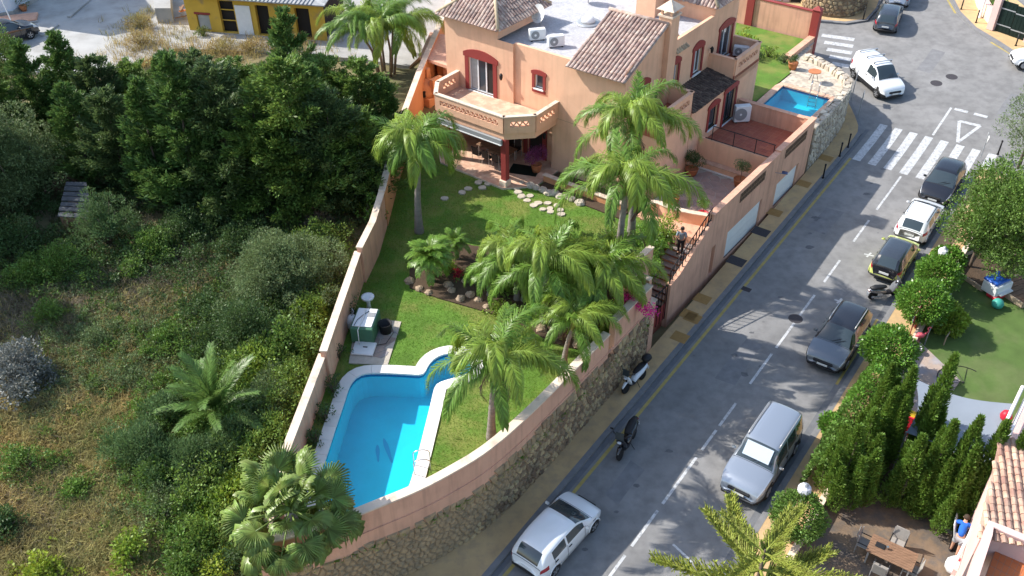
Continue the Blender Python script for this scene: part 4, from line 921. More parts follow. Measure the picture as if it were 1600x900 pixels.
area = sum(sp_out[i].x*sp_out[(i+1) % len(sp_out)].y-sp_out[(i+1) % len(sp_out)].x*sp_out[i].y for i in range(len(sp_out)))
if area < 0: sp_out = sp_out[::-1]
rs(12); spool = build_pool('plunge_pool', 'small rectangular blue plunge pool with brick edge in the corner plot', sp_out, GP-.01, GP-.1, .9, .42, .42)
for c_ in spool.children:
    if c_.name.startswith('coping'): c_.data.materials[0] = M['terra_floor']
ladder(1272, 147, GP+.03, -YAW+PI*1.25+1.0, 'steel ladder rails at the small plunge pool')
# garden wall towards the cross street
e = thing('corner_garden_wall', 'pink garden wall with red pilasters towards the cross street', 'wall', hp(0, 0, 0), -YAW)
wv = 25.0; obj('wall_panel', MB().b2(-9, .9, wv-.12, wv+.12, 1.0, 5.6), 'render_pink', e); obj('coping', MB().b2(-9, .9, wv-.17, wv+.17, 5.6, 5.66), 'red_trim', e)
for u in (-4.1, .9):
    obj('pilaster', MB().b2(u-.28, u+.28, wv-.26, wv+.26, 1.0, 5.8), 'red_trim', e)
mb = MB(); mb.add([(.56, wv-.32, 5.8), (1.24, wv-.32, 5.8), (1.24, wv+.32, 5.8), (.56, wv+.32, 5.8), (.9, wv, 6.05)], [(0, 1, 2, 3), (0, 1, 4), (1, 2, 4), (2, 3, 4), (3, 0, 4)]); obj('pilaster_cap', mb, 'red_trim', e)
obj('wall_return', MB().b2(.7, 1.15, 20.5, 24.8, 1.0, 3.9), 'render_pink', e)
e = thing('patio_table', 'small round terracotta topped table on iron legs by the plunge pool', 'table', G(1270, 128, GP))
obj('table_top', MB().lathe((0, 0, .72), [(.05, 0), (.42, 0), (.42, .05), (.05, .05)], 16), 'terracotta', e)
for a in range(3): obj('leg', MB().tube([(.1*math.cos(2.1*a), .1*math.sin(2.1*a), .72), (.35*math.cos(2.1*a), .35*math.sin(2.1*a), 0)], .018, 5), 'metal_black', e)
# ================================================================== vegetation builders
def PX(p):
    d = Vector((p[0], p[1], p[2]-CAMH)); c = d.dot(Vector(_f)); return 800+FL*d.dot(Vector(R2))/c, 450-FL*d.dot(Vector(U2))/c
def norm(a): return a/np.maximum(1e-6, np.linalg.norm(a, axis=-1, keepdims=True))
def leafmesh(name, P, Dr, S, wr, m):
    """diamond leaves: base P, axis Dr, length S, width ratio wr"""
    n = len(P); Dr = norm(Dr); sd = norm(np.cross(Dr, nr.normal(size=(n, 3)))); nn = np.cross(Dr, sd)
    S = np.asarray(S).reshape(-1, 1)*np.ones((n, 1)); V = np.empty((n, 4, 3))
    V[:, 0] = P; V[:, 1] = P+Dr*S*.5+sd*S*wr*.5+nn*S*.06; V[:, 2] = P+Dr*S; V[:, 3] = P+Dr*S*.5-sd*S*wr*.5+nn*S*.06
    return npmesh(name, V.reshape(-1, 3), np.arange(n*4).reshape(-1, 4), m)
def ball_pts(n, flat=1.):
    d = norm(nr.normal(size=(n, 3))); return d
def clump_crown(name, clumps, per, size, wr, m, up=.25, shell=.55):
    """clumps: (x,y,z,r)"""
    P = []; Dn = []
    for (x, y, z, r) in clumps:
        k = max(20, int(per*r*r)); d = ball_pts(k); rr = r*(shell+(1-shell)*nr.random(k)**.5)*(1+.12*np.sin(d[:, 0]*7+x)*np.cos(d[:, 1]*6+y))
        P.append(np.array([x, y, z])+d*rr[:, None]*np.array([1, 1, .85])); Dn.append(d*.8+nr.normal(size=(k, 3))*.55+np.array([0, 0, up]))
    P = np.concatenate(P); Dn = np.concatenate(Dn); return leafmesh(name, P, Dn, size*nr.uniform(.6, 1.25, len(P)), wr, m)
def rand_clumps(R, H0, H1, n, r0, r1, shape='dome'):
    out = []
    for i in range(n):
        t = rnd.random(); a = rnd.uniform(0, 2*PI)
        if shape == 'dome': z = H0+(H1-H0)*t; rad = R*math.sqrt(max(.02, 1-t*t))*rnd.uniform(.35, .95)
        elif shape == 'cone': z = H0+(H1-H0)*t; rad = R*(1-t)*rnd.uniform(.6, 1)
        else: z = H0+(H1-H0)*t; rad = R*math.sqrt(max(.05, 1-(2*t-1)**2))*rnd.uniform(.4, .95)
        out.append((rad*math.cos(a), rad*math.sin(a), z, rnd.uniform(r0, r1)*(1-.35*t if shape == 'cone' else 1)))
    return out
def conifer_crown(name, h, R, m, nb=90, spray=46, size=.3, upturn=.45, z0=.4, wr=.3, tip=.8, tight=1.):
    """sprays of scale foliage on up-curving boughs round a leader"""
    P = []; Dn = []
    for i in range(nb):
        t = (i+rnd.random())/nb; z = z0+(h-z0)*t; a = rnd.uniform(0, 2*PI); Lb = R*(1-t)**tip*rnd.uniform(.55, 1.08)+.12
        k = max(8, int(spray*(Lb/R+.25))); s = nr.random(k)**.6; ca, sa_ = math.cos(a), math.sin(a)
        bz = upturn*Lb*s*s-.12*Lb*s; wid = (.16+.24*Lb*np.sin(PI*np.minimum(1, s*.95)))*tight
        off = nr.normal(size=(k, 3))*np.stack([wid*.55, wid*.55, wid*.35], 1)
        P.append(np.stack([ca*Lb*s, sa_*Lb*s, z+bz], 1)+off); Dn.append(np.stack([ca*np.ones(k), sa_*np.ones(k), .35+.9*upturn*s], 1)+nr.normal(size=(k, 3))*.45+off*.8)
    P = np.concatenate(P); Dn = np.concatenate(Dn); return leafmesh(name, P, Dn, size*nr.uniform(.55, 1.2, len(P)), wr, m)
def trunk_mesh(name, h, r0, r1, limbs=0, spread=1., bend=.15, m='bark', start=.35):
    mb = MB(); k = 6; pts = [(bend*math.sin(i*.9+h)*h*.08, bend*math.cos(i*1.3)*h*.08, h*i/k) for i in range(k+1)]; pts[0] = (0, 0, -.3)
    mb.tube(pts, [r0+(r1-r0)*i/k for i in range(k+1)], 8)
    for j in range(limbs):
        z = h*rnd.uniform(start, .9); a = 2*PI*j/limbs+rnd.uniform(-.4, .4); L_ = spread*rnd.uniform(.6, 1.)
        mb.tube([(0, 0, z), (L_*.45*math.cos(a), L_*.45*math.sin(a), z+.22*L_), (L_*math.cos(a), L_*math.sin(a), z+.55*L_)], [r1*.9, r1*.6, r1*.25], 6)
    return mb.mesh(name, m, True)
def plant(name, label, cat, loc, crown, trunk=None, sc=1., rz=0., group=None, tname='trunk', cname='crown', sz=None):
    e = thing(name, label, cat, loc, rz, group); e.scale = (sc, sc, sz or sc)
    if trunk: link(tname, trunk, e)
    link(cname, crown, e); return e
# ------------------------------------------------------------------ palm fronds (mesh along +X, base at origin)
def frond_mesh(name, L, a0, a1, nl, ll, w, m, droop=.9, spread=.9, plum=.5, twist=0., r=.03):
    """feather leaf: rachis bending from angle a0 to a1, leaflets both sides"""
    ns = 14; pts = [np.zeros(3)]; ang = []
    for i in range(ns):
        t = (i+.5)/ns; a = a0+(a1-a0)*t**1.25; ang.append(a); pts.append(pts[-1]+np.array([math.cos(a), 0, math.sin(a)])*L/ns)
    pts = np.array(pts); mb = MB().tube([tuple(p) for p in pts[::2]], [r*(1-.85*i/7) for i in range(8)], 5); V = [np.array(mb.v)]; F = []
    for f in mb.f:
        for k in range(1, len(f)-1): F.append((f[0], f[k], f[k+1]))
    base = len(mb.v); LV = []
    for i in range(nl):
        t = .13+.86*(i+rnd.random()*.6)/nl; q = t*ns; j = min(int(q), ns-1); p = pts[j]+(pts[j+1]-pts[j])*(q-j); a = ang[j]
        fw = np.array([math.cos(a), 0, math.sin(a)]); up = np.array([-math.sin(a), 0, math.cos(a)]); l = ll*(.35+.75*math.sin(PI*min(1, .12+.88*t))**.7)*rnd.uniform(.85, 1.1)
        for s in (-1, 1):
            sdv = np.array([0, s, 0.]); el = rnd.uniform(-plum, plum); d1 = sdv*math.cos(el)*spread+up*(math.sin(el)+.12)+fw*(.45+.5*t)+np.array([0, 0, -.25*droop]); d1 /= np.linalg.norm(d1)
            d2 = d1*.45+np.array([0, 0, -droop])+fw*.2; d2 /= np.linalg.norm(d2)
            wv = np.cross(d1, up); wv = wv/(np.linalg.norm(wv)+1e-6)*w*.5
            m1 = p+d1*l*.5; tp = m1+d2*l*.5
            LV.append([p-wv*.6, p+wv*.6, m1-wv, m1+wv, tp])
    LV = np.array(LV); n = len(LV); Vt = np.concatenate([V[0], LV.reshape(-1, 3)]); o = base+5*np.arange(n)[:, None]
    Ft = np.concatenate([np.array(F), o+np.array([0, 1, 2]), o+np.array([1, 3, 2]), o+np.array([2, 3, 4])]); return npmesh(name, Vt, Ft, m)
def fan_mesh(name, Lp, Rf, m, nseg=34, droop=.7, half=2.1):
    mb = MB().tube([(0, 0, 0), (Lp*.5, 0, .04), (Lp, 0, 0)], [.035, .025, .02], 5); V = [np.array(mb.v)]; F = []
    for f in mb.f:
        for k in range(1, len(f)-1): F.append((f[0], f[k], f[k+1]))
    o = len(mb.v); vs = []
    for i in range(nseg):
        a = -half+2*half*i/(nseg-1); da = half/(nseg-1)*1.0; c = np.array([Lp, 0, 0]); l = Rf*(.82+.18*math.cos(a*.6))*rnd.uniform(.85, 1.08)
        d = np.array([math.cos(a), math.sin(a), 0]); dl = np.array([math.cos(a-da), math.sin(a-da), 0]); dr = np.array([math.cos(a+da), math.sin(a+da), 0]); z = np.array([0, 0, 1.])
        k1 = .5; base = len(vs)+o
        vs += [c, c+dl*l*k1-z*.05*l, c+d*l*k1+z*.05*l, c+dr*l*k1-z*.05*l, c+d*l*.82-z*droop*.12*l+z*.02, c+d*l*(.98-.18*droop)-z*droop*l*.42]
        F += [(base, base+1, base+2), (base, base+2, base+3), (base+1, base+4, base+2), (base+2, base+4, base+3), (base+1, base+5, base+4), (base+4, base+5, base+3)]
    V.append(np.array(vs)); return npmesh(name, np.concatenate(V), np.array(F), m)
def palm_trunk(h, r0, r1, lean, m='palm_bark', n=12):
    mb = MB(); pts = []; rr = []
    for i in range(n*2+1):
        t = i/(n*2); pts.append((lean[0]*t*t, lean[1]*t*t, -.3 if i == 0 else h*t)); rr.append((r0+(r1-r0)*t)*(1.06 if i % 2 else .97)+(.08*(1-t)**6))
    return mb.tube(pts, rr, 10).mesh('trunk', m, True)
rs(51)
QF = [frond_mesh('frond', 3.9+.12*i, 1.0-.14*i, -1.35-.06*i, 125, .92, .036, 'lf_palm' if i % 3 else 'lf_palm_y', 1.5, .62, .5) for i in range(5)]
QG = [frond_mesh('frond', 3.5+.1*i, 1.35-.1*i, -1.95, 125, 1.0, .036, 'lf_palm' if i % 2 else 'lf_palm_y', 1.6, .6, .5) for i in range(3)]
QD = frond_mesh('dead_frond', 2.6, .2, -1.5, 60, .6, .03, 'lf_brown', 1.5, .4, .4)
QU = frond_mesh('frond', 2.6, .5, .15, 55, .6, .045, 'lf_palm', .3, .7, .6)
def queen_palm(label, base, h, lean=(0, 0), n=15, sc=1., seed=1, r=.17, grp='feathery queen palms in the villa garden', drp=False):
    rs(seed); e = thing('queen_palm', label, 'palm tree', base, 0., grp); link('trunk', palm_trunk(h, r*1.15, r*.75, lean), e); top = Vector((lean[0], lean[1], h))
    obj('crownshaft', MB().tube([top-Vector((0, 0, .1)), top+Vector((0, 0, .55)), top+Vector((0, 0, .95))], [r*.95, r*.8, .05], 8), 'palm_sheath', e, True)
    for i in range(n):
        t = i/(n-1); me = QF[i % 5] if (not drp and i % 3) else QG[i % 3]; az = i*2.39996+rnd.uniform(-.25, .25); pit = (.25-.75*t)+rnd.uniform(-.12, .12)
        if i >= n-1: me = QU; pit = .95
        o = link('frond', me, e); o.location = top+Vector((0, 0, .62-.32*(1-t))); o.rotation_euler = (rnd.uniform(-.25, .25), -(.35-.55*(1-t))+rnd.uniform(-.15, .15), az); k = sc*rnd.uniform(.88, 1.08); o.scale = (k, k, k)
    for i in range(seed % 3): o = link('dead_frond', QD, e); o.location = top+Vector((0, 0, .05)); o.rotation_euler = (0, .75, 1.3+2.1*i+seed); o.scale = (sc*.8,)*3
    return e
def height_to(base, px, py):
    d = ray(px, py); return CAMH+d[2]*math.hypot(base.x, base.y)/math.hypot(d[0], d[1])-base.z
rs(52)
for k, (lab, b, top, n, sc, r) in enumerate((
    ('queen palm with drooping fronds alone on the left lawn near the terrace', (655, 362), (638, 232), 15, 1.0, .17),
    ('tallest queen palm, its crown in front of the villa side windows', (985, 380), (988, 195), 17, .95, .17),
    ('queen palm with grey trunk just below the tallest one by the paved terrace', (960, 462), (968, 290), 17, .98, .17),
    ('leaning queen palm with pale fronds in the middle of the flower bed', (850, 505), (858, 408), 14, .8, .15),
    ('small queen palm beside the rocks near the street wall', (881, 572), (877, 505), 13, .62, .11),
    ('queen palm growing beside the round bay of the pool', (768, 684), (764, 572), 15, .82, .14),
    ('short queen palm filling the bed behind the leaning one', (905, 500), (905, 430), 17, .8, .13),
    ('queen palm leaning towards the street wall above the magenta flowers', (938, 500), (945, 418), 16, .8, .13), ('slender queen palm at the lawn side of the flower bed', (808, 468), (815, 398), 14, .68, .11))):
    base = G(*b, GZ); h = height_to(base, *top); queen_palm(lab, base, max(1.2, h-.35), (rnd.uniform(-.35, .35), rnd.uniform(-.35, .35)), n+3, sc*(.98 if k < 3 else 1.1), 60+k, r, drp=(k == 0))
# multi-stemmed palm clump by the yard
base = G(603, 112, 3.4); rs(71); e = thing('palm_clump', 'tall multi stemmed feather palm clump at the edge of the concrete yard', 'palm tree', base)
for k in range(7):
    a = 2*PI*k/7; x, y = .55*math.cos(a), .45*math.sin(a); h = rnd.uniform(2.6, 3.9); ox, oy = x*2.2+rnd.uniform(-.4, .4), y*2.4; obj('trunk', MB().tube([(x, y, -.3), (x*1.5, y*1.5, h*.5), (ox, oy, h)], [.1, .085, .07], 7), 'palm_bark', e, True)
    for i in range(8):
        o = link('frond', QF[(i+k) % 5], e); o.location = (ox, oy, h); o.rotation_euler = (rnd.uniform(-.3, .3), rnd.uniform(-.65, .15), i*2.4+k+rnd.uniform(-.3, .3)); s_ = rnd.uniform(.75, 1.0); o.scale = (s_, s_, s_)
# fan palm
rs(72); FF = [fan_mesh('frond', 1.2+.1*i, .78, 'lf_fan', 30, .5+.4*i) for i in range(3)]
cpos = G(452, 792, 5.2); gzz = ground_z(cpos.x, cpos.y); e = thing('fan_palm', 'big fan palm with pleated leaves at the bottom end of the pool', 'palm tree', (cpos.x, cpos.y, gzz)); h = 5.0-gzz
link('trunk', palm_trunk(h, .26, .2, (0, 0)), e)
for i in range(52):
    t = i/51; o = link('frond', FF[2 if t < .35 else (1 if t < .7 else 0)], e); o.location = (0, 0, h-.25+.5*t); o.rotation_euler = (rnd.uniform(-.9, .9), -(-.85+1.95*t)+rnd.uniform(-.3, .3), i*2.39996+rnd.uniform(-.3, .3)); k = rnd.uniform(.9, 1.25); o.scale = (k, k, k)
# date palm in the scrub
rs(73); DF = [frond_mesh('frond', 2.8, 1.0-.1*i, .2-.35*i, 80, .4, .032, 'lf_date', .12, .85, .25, r=.035) for i in range(3)]
bp = GW(345, 668); e = thing('date_palm', 'young date palm with stiff upright leaves in the scrub', 'palm tree', (bp.x, bp.y, ground_z(bp.x, bp.y))); link('trunk', palm_trunk(.8, .3, .28, (0, 0)), e)
for i in range(26):
    t = i/25; o = link('frond', DF[i % 3], e); o.location = (0, 0, .75+.2*t); o.rotation_euler = (rnd.uniform(-.2, .2), -(-.35+1.1*t)+rnd.uniform(-.1, .1), i*2.39996); k = rnd.uniform(.85, 1.1); o.scale = (k, k, k)
# pygmy palms in the island bed
rs(74); PFm = [frond_mesh('frond', 1.25, .8-.1*i, -1.0-.1*i, 34, .34, .03, 'lf_palm', .35, .9, .2, r=.014) for i in range(3)]
def pygmy(label, px, py, h, n, sc, seed):
    rs(seed); b = G(px, py, GZ); e = thing('pygmy_palm', label, 'palm tree', b, 0, 'pygmy palms in the island bed'); link('trunk', palm_trunk(h, .1, .08, (0, 0), n=6), e)
    for i in range(n):
        t = i/(n-1); o = link('frond', PFm[i % 3], e); o.location = (0, 0, h-.05+.12*t); o.rotation_euler = (rnd.uniform(-.2, .2), -(-.35+1.3*t)+rnd.uniform(-.1, .1), i*2.39996); k = sc*rnd.uniform(.85, 1.1); o.scale = (k, k, k)
pygmy('largest pygmy palm at the left end of the rock bed', 674, 440, 1.35, 40, 1.15, 75); pygmy('small yellowish pygmy palm behind the red flowers', 714, 405, 1.0, 26, .75, 76)
pygmy('pygmy palm between the red flowers and the leaning queen palm', 765, 462, 1.2, 34, 1.0, 77); pygmy('pygmy palm at the lawn edge behind the island bed', 800, 425, 1.4, 34, 1.05, 78); pygmy('slim pygmy palm nearest the middle of the flower bed', 818, 470, 1.2, 30, .95, 79)
# ------------------------------------------------------------------ conifers of the scrub
leafmat('lf_bushy', (.14, .225, .04)); leafmat('lf_olive_d', (.085, .135, .045)); rs(81); CC = [conifer_crown('crown', (6.4, 7.2, 5.8, 7.6, 6.6)[i], (3.0, 2.4, 3.1, 2.2, 2.8)[i], ('lf_conifer_b', 'lf_conifer', 'lf_conifer_b', 'lf_conifer', 'lf_olive_d')[i], 105, 300, .24, (.35, .6, .3, .75, .45)[i], .3, .32, (.5, .7, .45, .75, .55)[i], .62) for i in range(5)]; CT = trunk_mesh('trunk', 5.2, .13, .03)
rows = [(42, 262, .85), (88, 246, 1.0), (140, 232, .95), (186, 246, 1.05), (236, 226, .98), (286, 236, 1.0), (334, 246, 1.0), (384, 236, 1.05), (430, 256, .78), (478, 238, 1.05), (526, 250, 1.02), (574, 258, 1.0), (612, 270, .85),
        (150, 290, .95), (205, 300, .95), (262, 318, 1.1), (318, 325, 1.15), (372, 318, 1.1), (425, 325, 1.1), (478, 318, 1.15), (532, 322, 1.1), (572, 312, .95), (345, 275, 1.05), (450, 282, .78), (505, 280, .95)]
ords = ['first', 'second', 'third', 'fourth', 'fifth', 'sixth', 'seventh', 'eighth', 'ninth', 'tenth', 'eleventh', 'twelfth', 'thirteenth']
for k, (px, py, sc) in enumerate(rows):
    p = GW(px, py); lab = ('dark green conifer, %s from the left along the yard edge' % ords[k]) if k < 13 else ('dark conifer, %s from the left in the front of the grove' % ords[k-13]) if k < 22 else ('dark conifer, %s from the left in the middle of the grove' % ords[k-22])
    plant('conifer_tree', lab, 'tree', (p.x, p.y, ground_z(p.x, p.y)), CC[(k*3+k//5) % 5], CT, sc*rnd.uniform(.85, 1.12)*(.97 if k < 13 else 1.05), rnd.uniform(0, 6.2), 'conifers of the dark grove')
# ------------------------------------------------------------------ bushes
def bush(name, label, cat, base, R, h, m, leaf=.12, wr=.5, ncl=16, per=420, up=.25, grp=None, seed=None, shape='dome', stems=True):
    rs(seed if seed is not None else hash(label) % 9999 if False else sum(map(ord, label)) % 9973)
    ph = rnd.uniform(0, 6.3); cl = []
    for (x, y, z, r_) in rand_clumps(R*.8, h*.12, h*.8, int(ncl*1.6), R*.17, R*.34, shape)+[(0, 0, h*.4, R*.45)]:
        a_ = math.atan2(y, x); k_ = 1+.32*math.sin(2*a_+ph)+.2*math.sin(5*a_+2*ph); cl.append((x*k_, y*k_, z*(1+.25*math.sin(3*a_+ph)), r_))
    for i_ in range(int(ncl*.7)):
        a_ = rnd.uniform(0, 6.3); d_ = R*rnd.uniform(.5, 1.25); cl.append((d_*math.cos(a_), d_*math.sin(a_), h*rnd.uniform(.1, .95)*(1.25-.6*d_/R), R*rnd.uniform(.08, .15)))
    me = clump_crown('foliage', cl, per, leaf, wr, m, up); tm = None
    if stems:
        mb = MB()
        for j in range(5): a = 1.26*j; mb.tube([(0, 0, -.2), (.25*R*math.cos(a), .25*R*math.sin(a), h*.35), (.5*R*math.cos(a), .5*R*math.sin(a), h*.65)], [.05, .035, .015], 5)
        tm = mb.mesh('stems', 'bark', True)
    return plant(name, label, cat, base, me, tm, 1., 0., grp, 'stems', 'foliage')
def gw(px, py): p = GW(px, py); return Vector((p.x, p.y, ground_z(p.x, p.y)))
SCRUB = [
 ('olive_tree', 'large grey green rounded tree at the left edge below the parked dark car', 'tree', 35, 320, 2.6, 5.2, 'lf_olive', .13, .4, 30, 900),
 ('olive_tree', 'grey green tree in the far top left corner in front of the dark car', 'tree', 8, 130, 1.7, 3.6, 'lf_carob', .13, .5, 18, 700),
 ('dead_bush', 'reddish brown dead bush between the trees at left', 'bush', 122, 300, 1.5, 2.2, 'lf_brown', .12, .35, 14, 500),
 ('rosemary_bush', 'tall blue green bush beside the broken plank roof', 'bush', 172, 385, 1.35, 2.9, 'lf_rosemary', .16, .22, 14, 1100),
 ('low_bush', 'dark low bush just below the plank roof', 'bush', 110, 430, 1.6, 1.3, 'lf_mid', .12, .45, 14, 500),
 ('low_bush', 'dark leafy bush at the left edge under the grey green tree', 'bush', 20, 395, 1.8, 1.5, 'lf_dark', .13, .5, 14, 500),
 ('wild_olive', 'big rounded green bush left of the boundary wall', 'bush', 446, 470, 2.5, 3.1, 'lf_olive', .12, .35, 34, 1200),
 ('wild_olive', 'dark bush below the big rounded bush at the wall', 'bush', 400, 545, 2.1, 2.2, 'lf_dark', .12, .4, 22, 800),
 ('leafy_bush', 'bright leafy bush against the middle of the boundary wall', 'bush', 455, 565, 1.5, 1.8, 'lf_mid', .15, .55, 18, 600),
 ('leafy_bush', 'pale green leafy bush above the date palm beside the wall', 'bush', 410, 592, 1.5, 1.7, 'lf_bright', .14, .5, 18, 500),
 ('leafy_bush', 'green bush right of the date palm near the wall', 'bush', 425, 650, 1.3, 1.5, 'lf_olive', .12, .35, 16, 900),
 ('grey_bush', 'silvery grey bush at the left edge of the dry grass', 'bush', 30, 600, 1.7, 1.7, 'lf_grey', .16, .45, 18, 420),
 ('round_bush', 'small dark green cushion bush above the grey one', 'bush', 78, 505, .95, 1.0, 'lf_mid', .14, .3, 10, 900),
 ('round_bush', 'green bush in the dry grass at the left edge lower down', 'bush', 38, 735, 1.05, 1.1, 'lf_mid', .12, .5, 12, 600),
 ('rosemary_bush', 'feathery green bush left of the date palm foot', 'bush', 228, 720, 1.35, 1.6, 'lf_rosemary', .17, .2, 16, 1300),
 ('rosemary_bush', 'feathery green bush right below the date palm', 'bush', 295, 745, 1.25, 1.5, 'lf_rosemary', .17, .2, 16, 1300),
 ('rosemary_bush', 'feathery green bush between the date palm and the fan palm', 'bush', 372, 712, 1.3, 1.4, 'lf_rosemary', .17, .2, 16, 1300),
 ('leafy_bush', 'dense low bush above the date palm crown', 'bush', 330, 545, 1.4, 1.1, 'lf_dark', .12, .45, 14, 700),
 ('leafy_bush', 'bright green leafy bush left of the fan palm', 'bush', 345, 800, 1.0, 1.1, 'lf_bright', .16, .6, 14, 420),
 ('leafy_bush', 'green creeping bush at the bottom left of the fan palm', 'bush', 300, 855, 1.1, .9, 'lf_mid', .13, .55, 14, 500),
 ('leafy_bush', 'bright green upright bush at the bottom centre of the scrub', 'bush', 212, 875, .75, 1.3, 'lf_bright', .15, .6, 12, 600),
 ('lime_bush', 'yellow green round leaved bush at the bottom left corner', 'bush', 75, 905, .95, .8, 'lf_lime', .13, .75, 12, 600),
 ('leafy_bush', 'low green bush in front of the fan palm trunk at the bottom', 'bush', 340, 895, .9, .8, 'lf_lime', .13, .6, 12, 450),
 ('leafy_bush', 'pale green bush in the middle of the dry slope', 'bush', 195, 590, 1.5, .6, 'lf_olive', .10, .45, 12, 420),
 ('leafy_bush', 'straggly green bush between the grass and the feathery bushes', 'bush', 265, 800, 1.2, .8, 'lf_olive', .11, .4, 12, 500),
]
for k, (nm, lab, cat, px, py, R, h, m, lf, wr, ncl, per) in enumerate(SCRUB): bush(nm, lab, cat, gw(px, py), R*1.28, h*1.12, m, lf, wr, int(ncl*1.4), per*1.15, seed=200+k, up=.25 if nm != 'rosemary_bush' else .9)
# scrub ground cover: dry grass, weeds and dead twigs
def zone(px, py, E): return sum(w*math.exp(-((px-x)/a)**2-((py-y)/b)**2) for x, y, a, b, w in E)
DRY = [(150, 660, 190, 110, 1.2), (120, 830, 210, 90, 1.3), (250, 830, 80, 70, .8), (60, 690, 100, 80, .6), (370, 400, 40, 40, .9), (480, 370, 40, 30, .8), (250, 500, 120, 50, .45), (250, 90, 60, 40, 1.2), (340, 85, 140, 16, 1.0), (440, 75, 60, 14, .9), (235, 40, 25, 25, 1.3)]
GRN = [(200, 560, 130, 90, .9), (250, 770, 90, 90, .8), (100, 460, 120, 50, .6), (330, 480, 90, 60, .6), (430, 690, 80, 90, .7), (300, 420, 140, 60, .5), (500, 680, 40, 60, .4)]
TWG = [(300, 400, 170, 70, .8), (60, 560, 80, 80, .8), (120, 480, 160, 40, .8), (490, 360, 40, 40, 1.), (330, 850, 70, 50, .7), (60, 790, 90, 60, .5), (110, 260, 80, 60, .6)]
def cover_blades(name, label, cat, E, n, h0, h1, w, m, seed, lean=.45, per=9):
    rs(seed); P = []; tries = 0
    while len(P) < n and tries < n*14:
        tries += 1; x, y = rnd.uniform(-10, 560), rnd.uniform(20, 925)
        if rnd.random() > zone(x, y, E)*(.4+y/900): continue
        q = GW(x, y); r_ = N.x*q.x+N.y*q.y
        if inpoly(q.x, q.y, garden_poly): continue
        z = ground_z(q.x, q.y)+(.22 if y < 120 else 0); P.append((q.x, q.y, z))
    P = np.repeat(np.array(P), per, 0); k = len(P); P[:, :2] += nr.normal(0, .16, (k, 2)); a = nr.uniform(0, 2*PI, k); h = nr.uniform(h0, h1, k)
    ln = nr.normal(0, lean, (k, 2))*h[:, None]; sd = np.stack([np.cos(a)*w, np.sin(a)*w, 0*a], 1); V = np.empty((k, 5, 3)); mid = P+np.stack([ln[:, 0]*.35, ln[:, 1]*.35, h*.6], 1); tip = P+np.stack([ln[:, 0], ln[:, 1], h*nr.uniform(.6, 1., k)], 1)
    P = P-np.array([0, 0, .05]); V[:, 0] = P-sd; V[:, 1] = P+sd; V[:, 2] = mid-sd*.7; V[:, 3] = mid+sd*.7; V[:, 4] = tip; o = 5*np.arange(k)[:, None]
    F = np.concatenate([o+np.array([0, 1, 2]), o+np.array([1, 3, 2]), o+np.array([2, 3, 4])]); ob = link(name, npmesh(name, V.reshape(-1, 3), F, m)); stuff(ob); tag(ob, label, cat)
def undergrowth(name, label, E, n, per, r0, r1, hmax, leaf, wr, m, seed):
    rs(seed); P = []; Dn = []; got = 0; tries = 0
    while got < n and tries < n*20:
        tries += 1; x, y = rnd.uniform(-10, 640), rnd.uniform(130, 930)
        if rnd.random() > zone(x, y, E): continue
        q = GW(x, y)
        if inpoly(q.x, q.y, garden_poly): continue
        got += 1; r_ = rnd.uniform(r0, r1); z = ground_z(q.x, q.y)+rnd.uniform(.05, hmax)*min(1, zone(x, y, E)+.3); d = ball_pts(per); P.append(np.array([q.x, q.y, z])+d*(r_*(.4+.6*nr.random(per))[:, None])*np.array([1, 1, .8])); Dn.append(d*.7+nr.normal(size=(per, 3))*.6+np.array([0, 0, .35]))
    P = np.concatenate(P); o = link(name, leafmesh(name, P, np.concatenate(Dn), leaf*nr.uniform(.6, 1.3, len(P)), wr, m)); stuff(o); tag(o, label, 'undergrowth')
undergrowth('dark_undergrowth', 'dark tangled undergrowth below the conifers and along the upper wall', [(60, 330, 110, 90, .9), (260, 350, 220, 55, 1.), (500, 330, 120, 50, 1.), (420, 500, 110, 80, .8), (170, 420, 160, 50, .55), (330, 440, 120, 60, .5)], 900, 95, .22, .5, .9, .13, .45, 'lf_dark', 771)
undergrowth('green_undergrowth', 'tangled green undergrowth between the boundary wall and the date palm', [(440, 590, 70, 120, 1.), (470, 520, 50, 60, 1.), (350, 640, 120, 110, 1.), (400, 720, 80, 80, .9), (260, 720, 90, 90, .7), (330, 820, 90, 80, .8), (200, 540, 110, 70, .35), (480, 460, 60, 60, .8), (60, 720, 60, 40, .5)], 1350, 90, .18, .42, .8, .12, .45, 'lf_mid', 772)
undergrowth('bright_undergrowth', 'tall bright shrubs crowding the scrub side of the boundary wall', [(480, 480, 45, 90, 1.), (440, 600, 60, 100, 1.), (400, 700, 70, 70, .9), (520, 390, 30, 40, .7), (330, 800, 60, 60, .7), (380, 560, 60, 50, .6)], 520, 120, .28, .6, 1.7, .13, .5, 'lf_bushy', 774)
undergrowth('pale_undergrowth', 'pale green undergrowth spreading into the dry grass', [(200, 560, 130, 80, .8), (300, 560, 90, 60, .8), (440, 640, 70, 80, .6), (240, 800, 110, 90, .6), (110, 460, 120, 40, .4), (60, 640, 80, 60, .35), (350, 880, 90, 50, .6), (120, 560, 100, 60, .5)], 1100, 80, .15, .38, .55, .1, .4, 'lf_olive', 773)
cover_blades('dry_grass', 'golden dry grass covering the waste ground', 'grass', DRY, 9500, .25, .7, .014, 'dry', 301)
cover_blades('green_weeds', 'low green weeds among the dry grass', 'weeds', GRN, 6500, .12, .4, .022, 'weed', 302, .6)
cover_blades('dead_twigs', 'dead grey brown twigs and brush on the waste ground', 'brush', TWG, 4200, .2, .6, .011, 'twig', 303, .8)
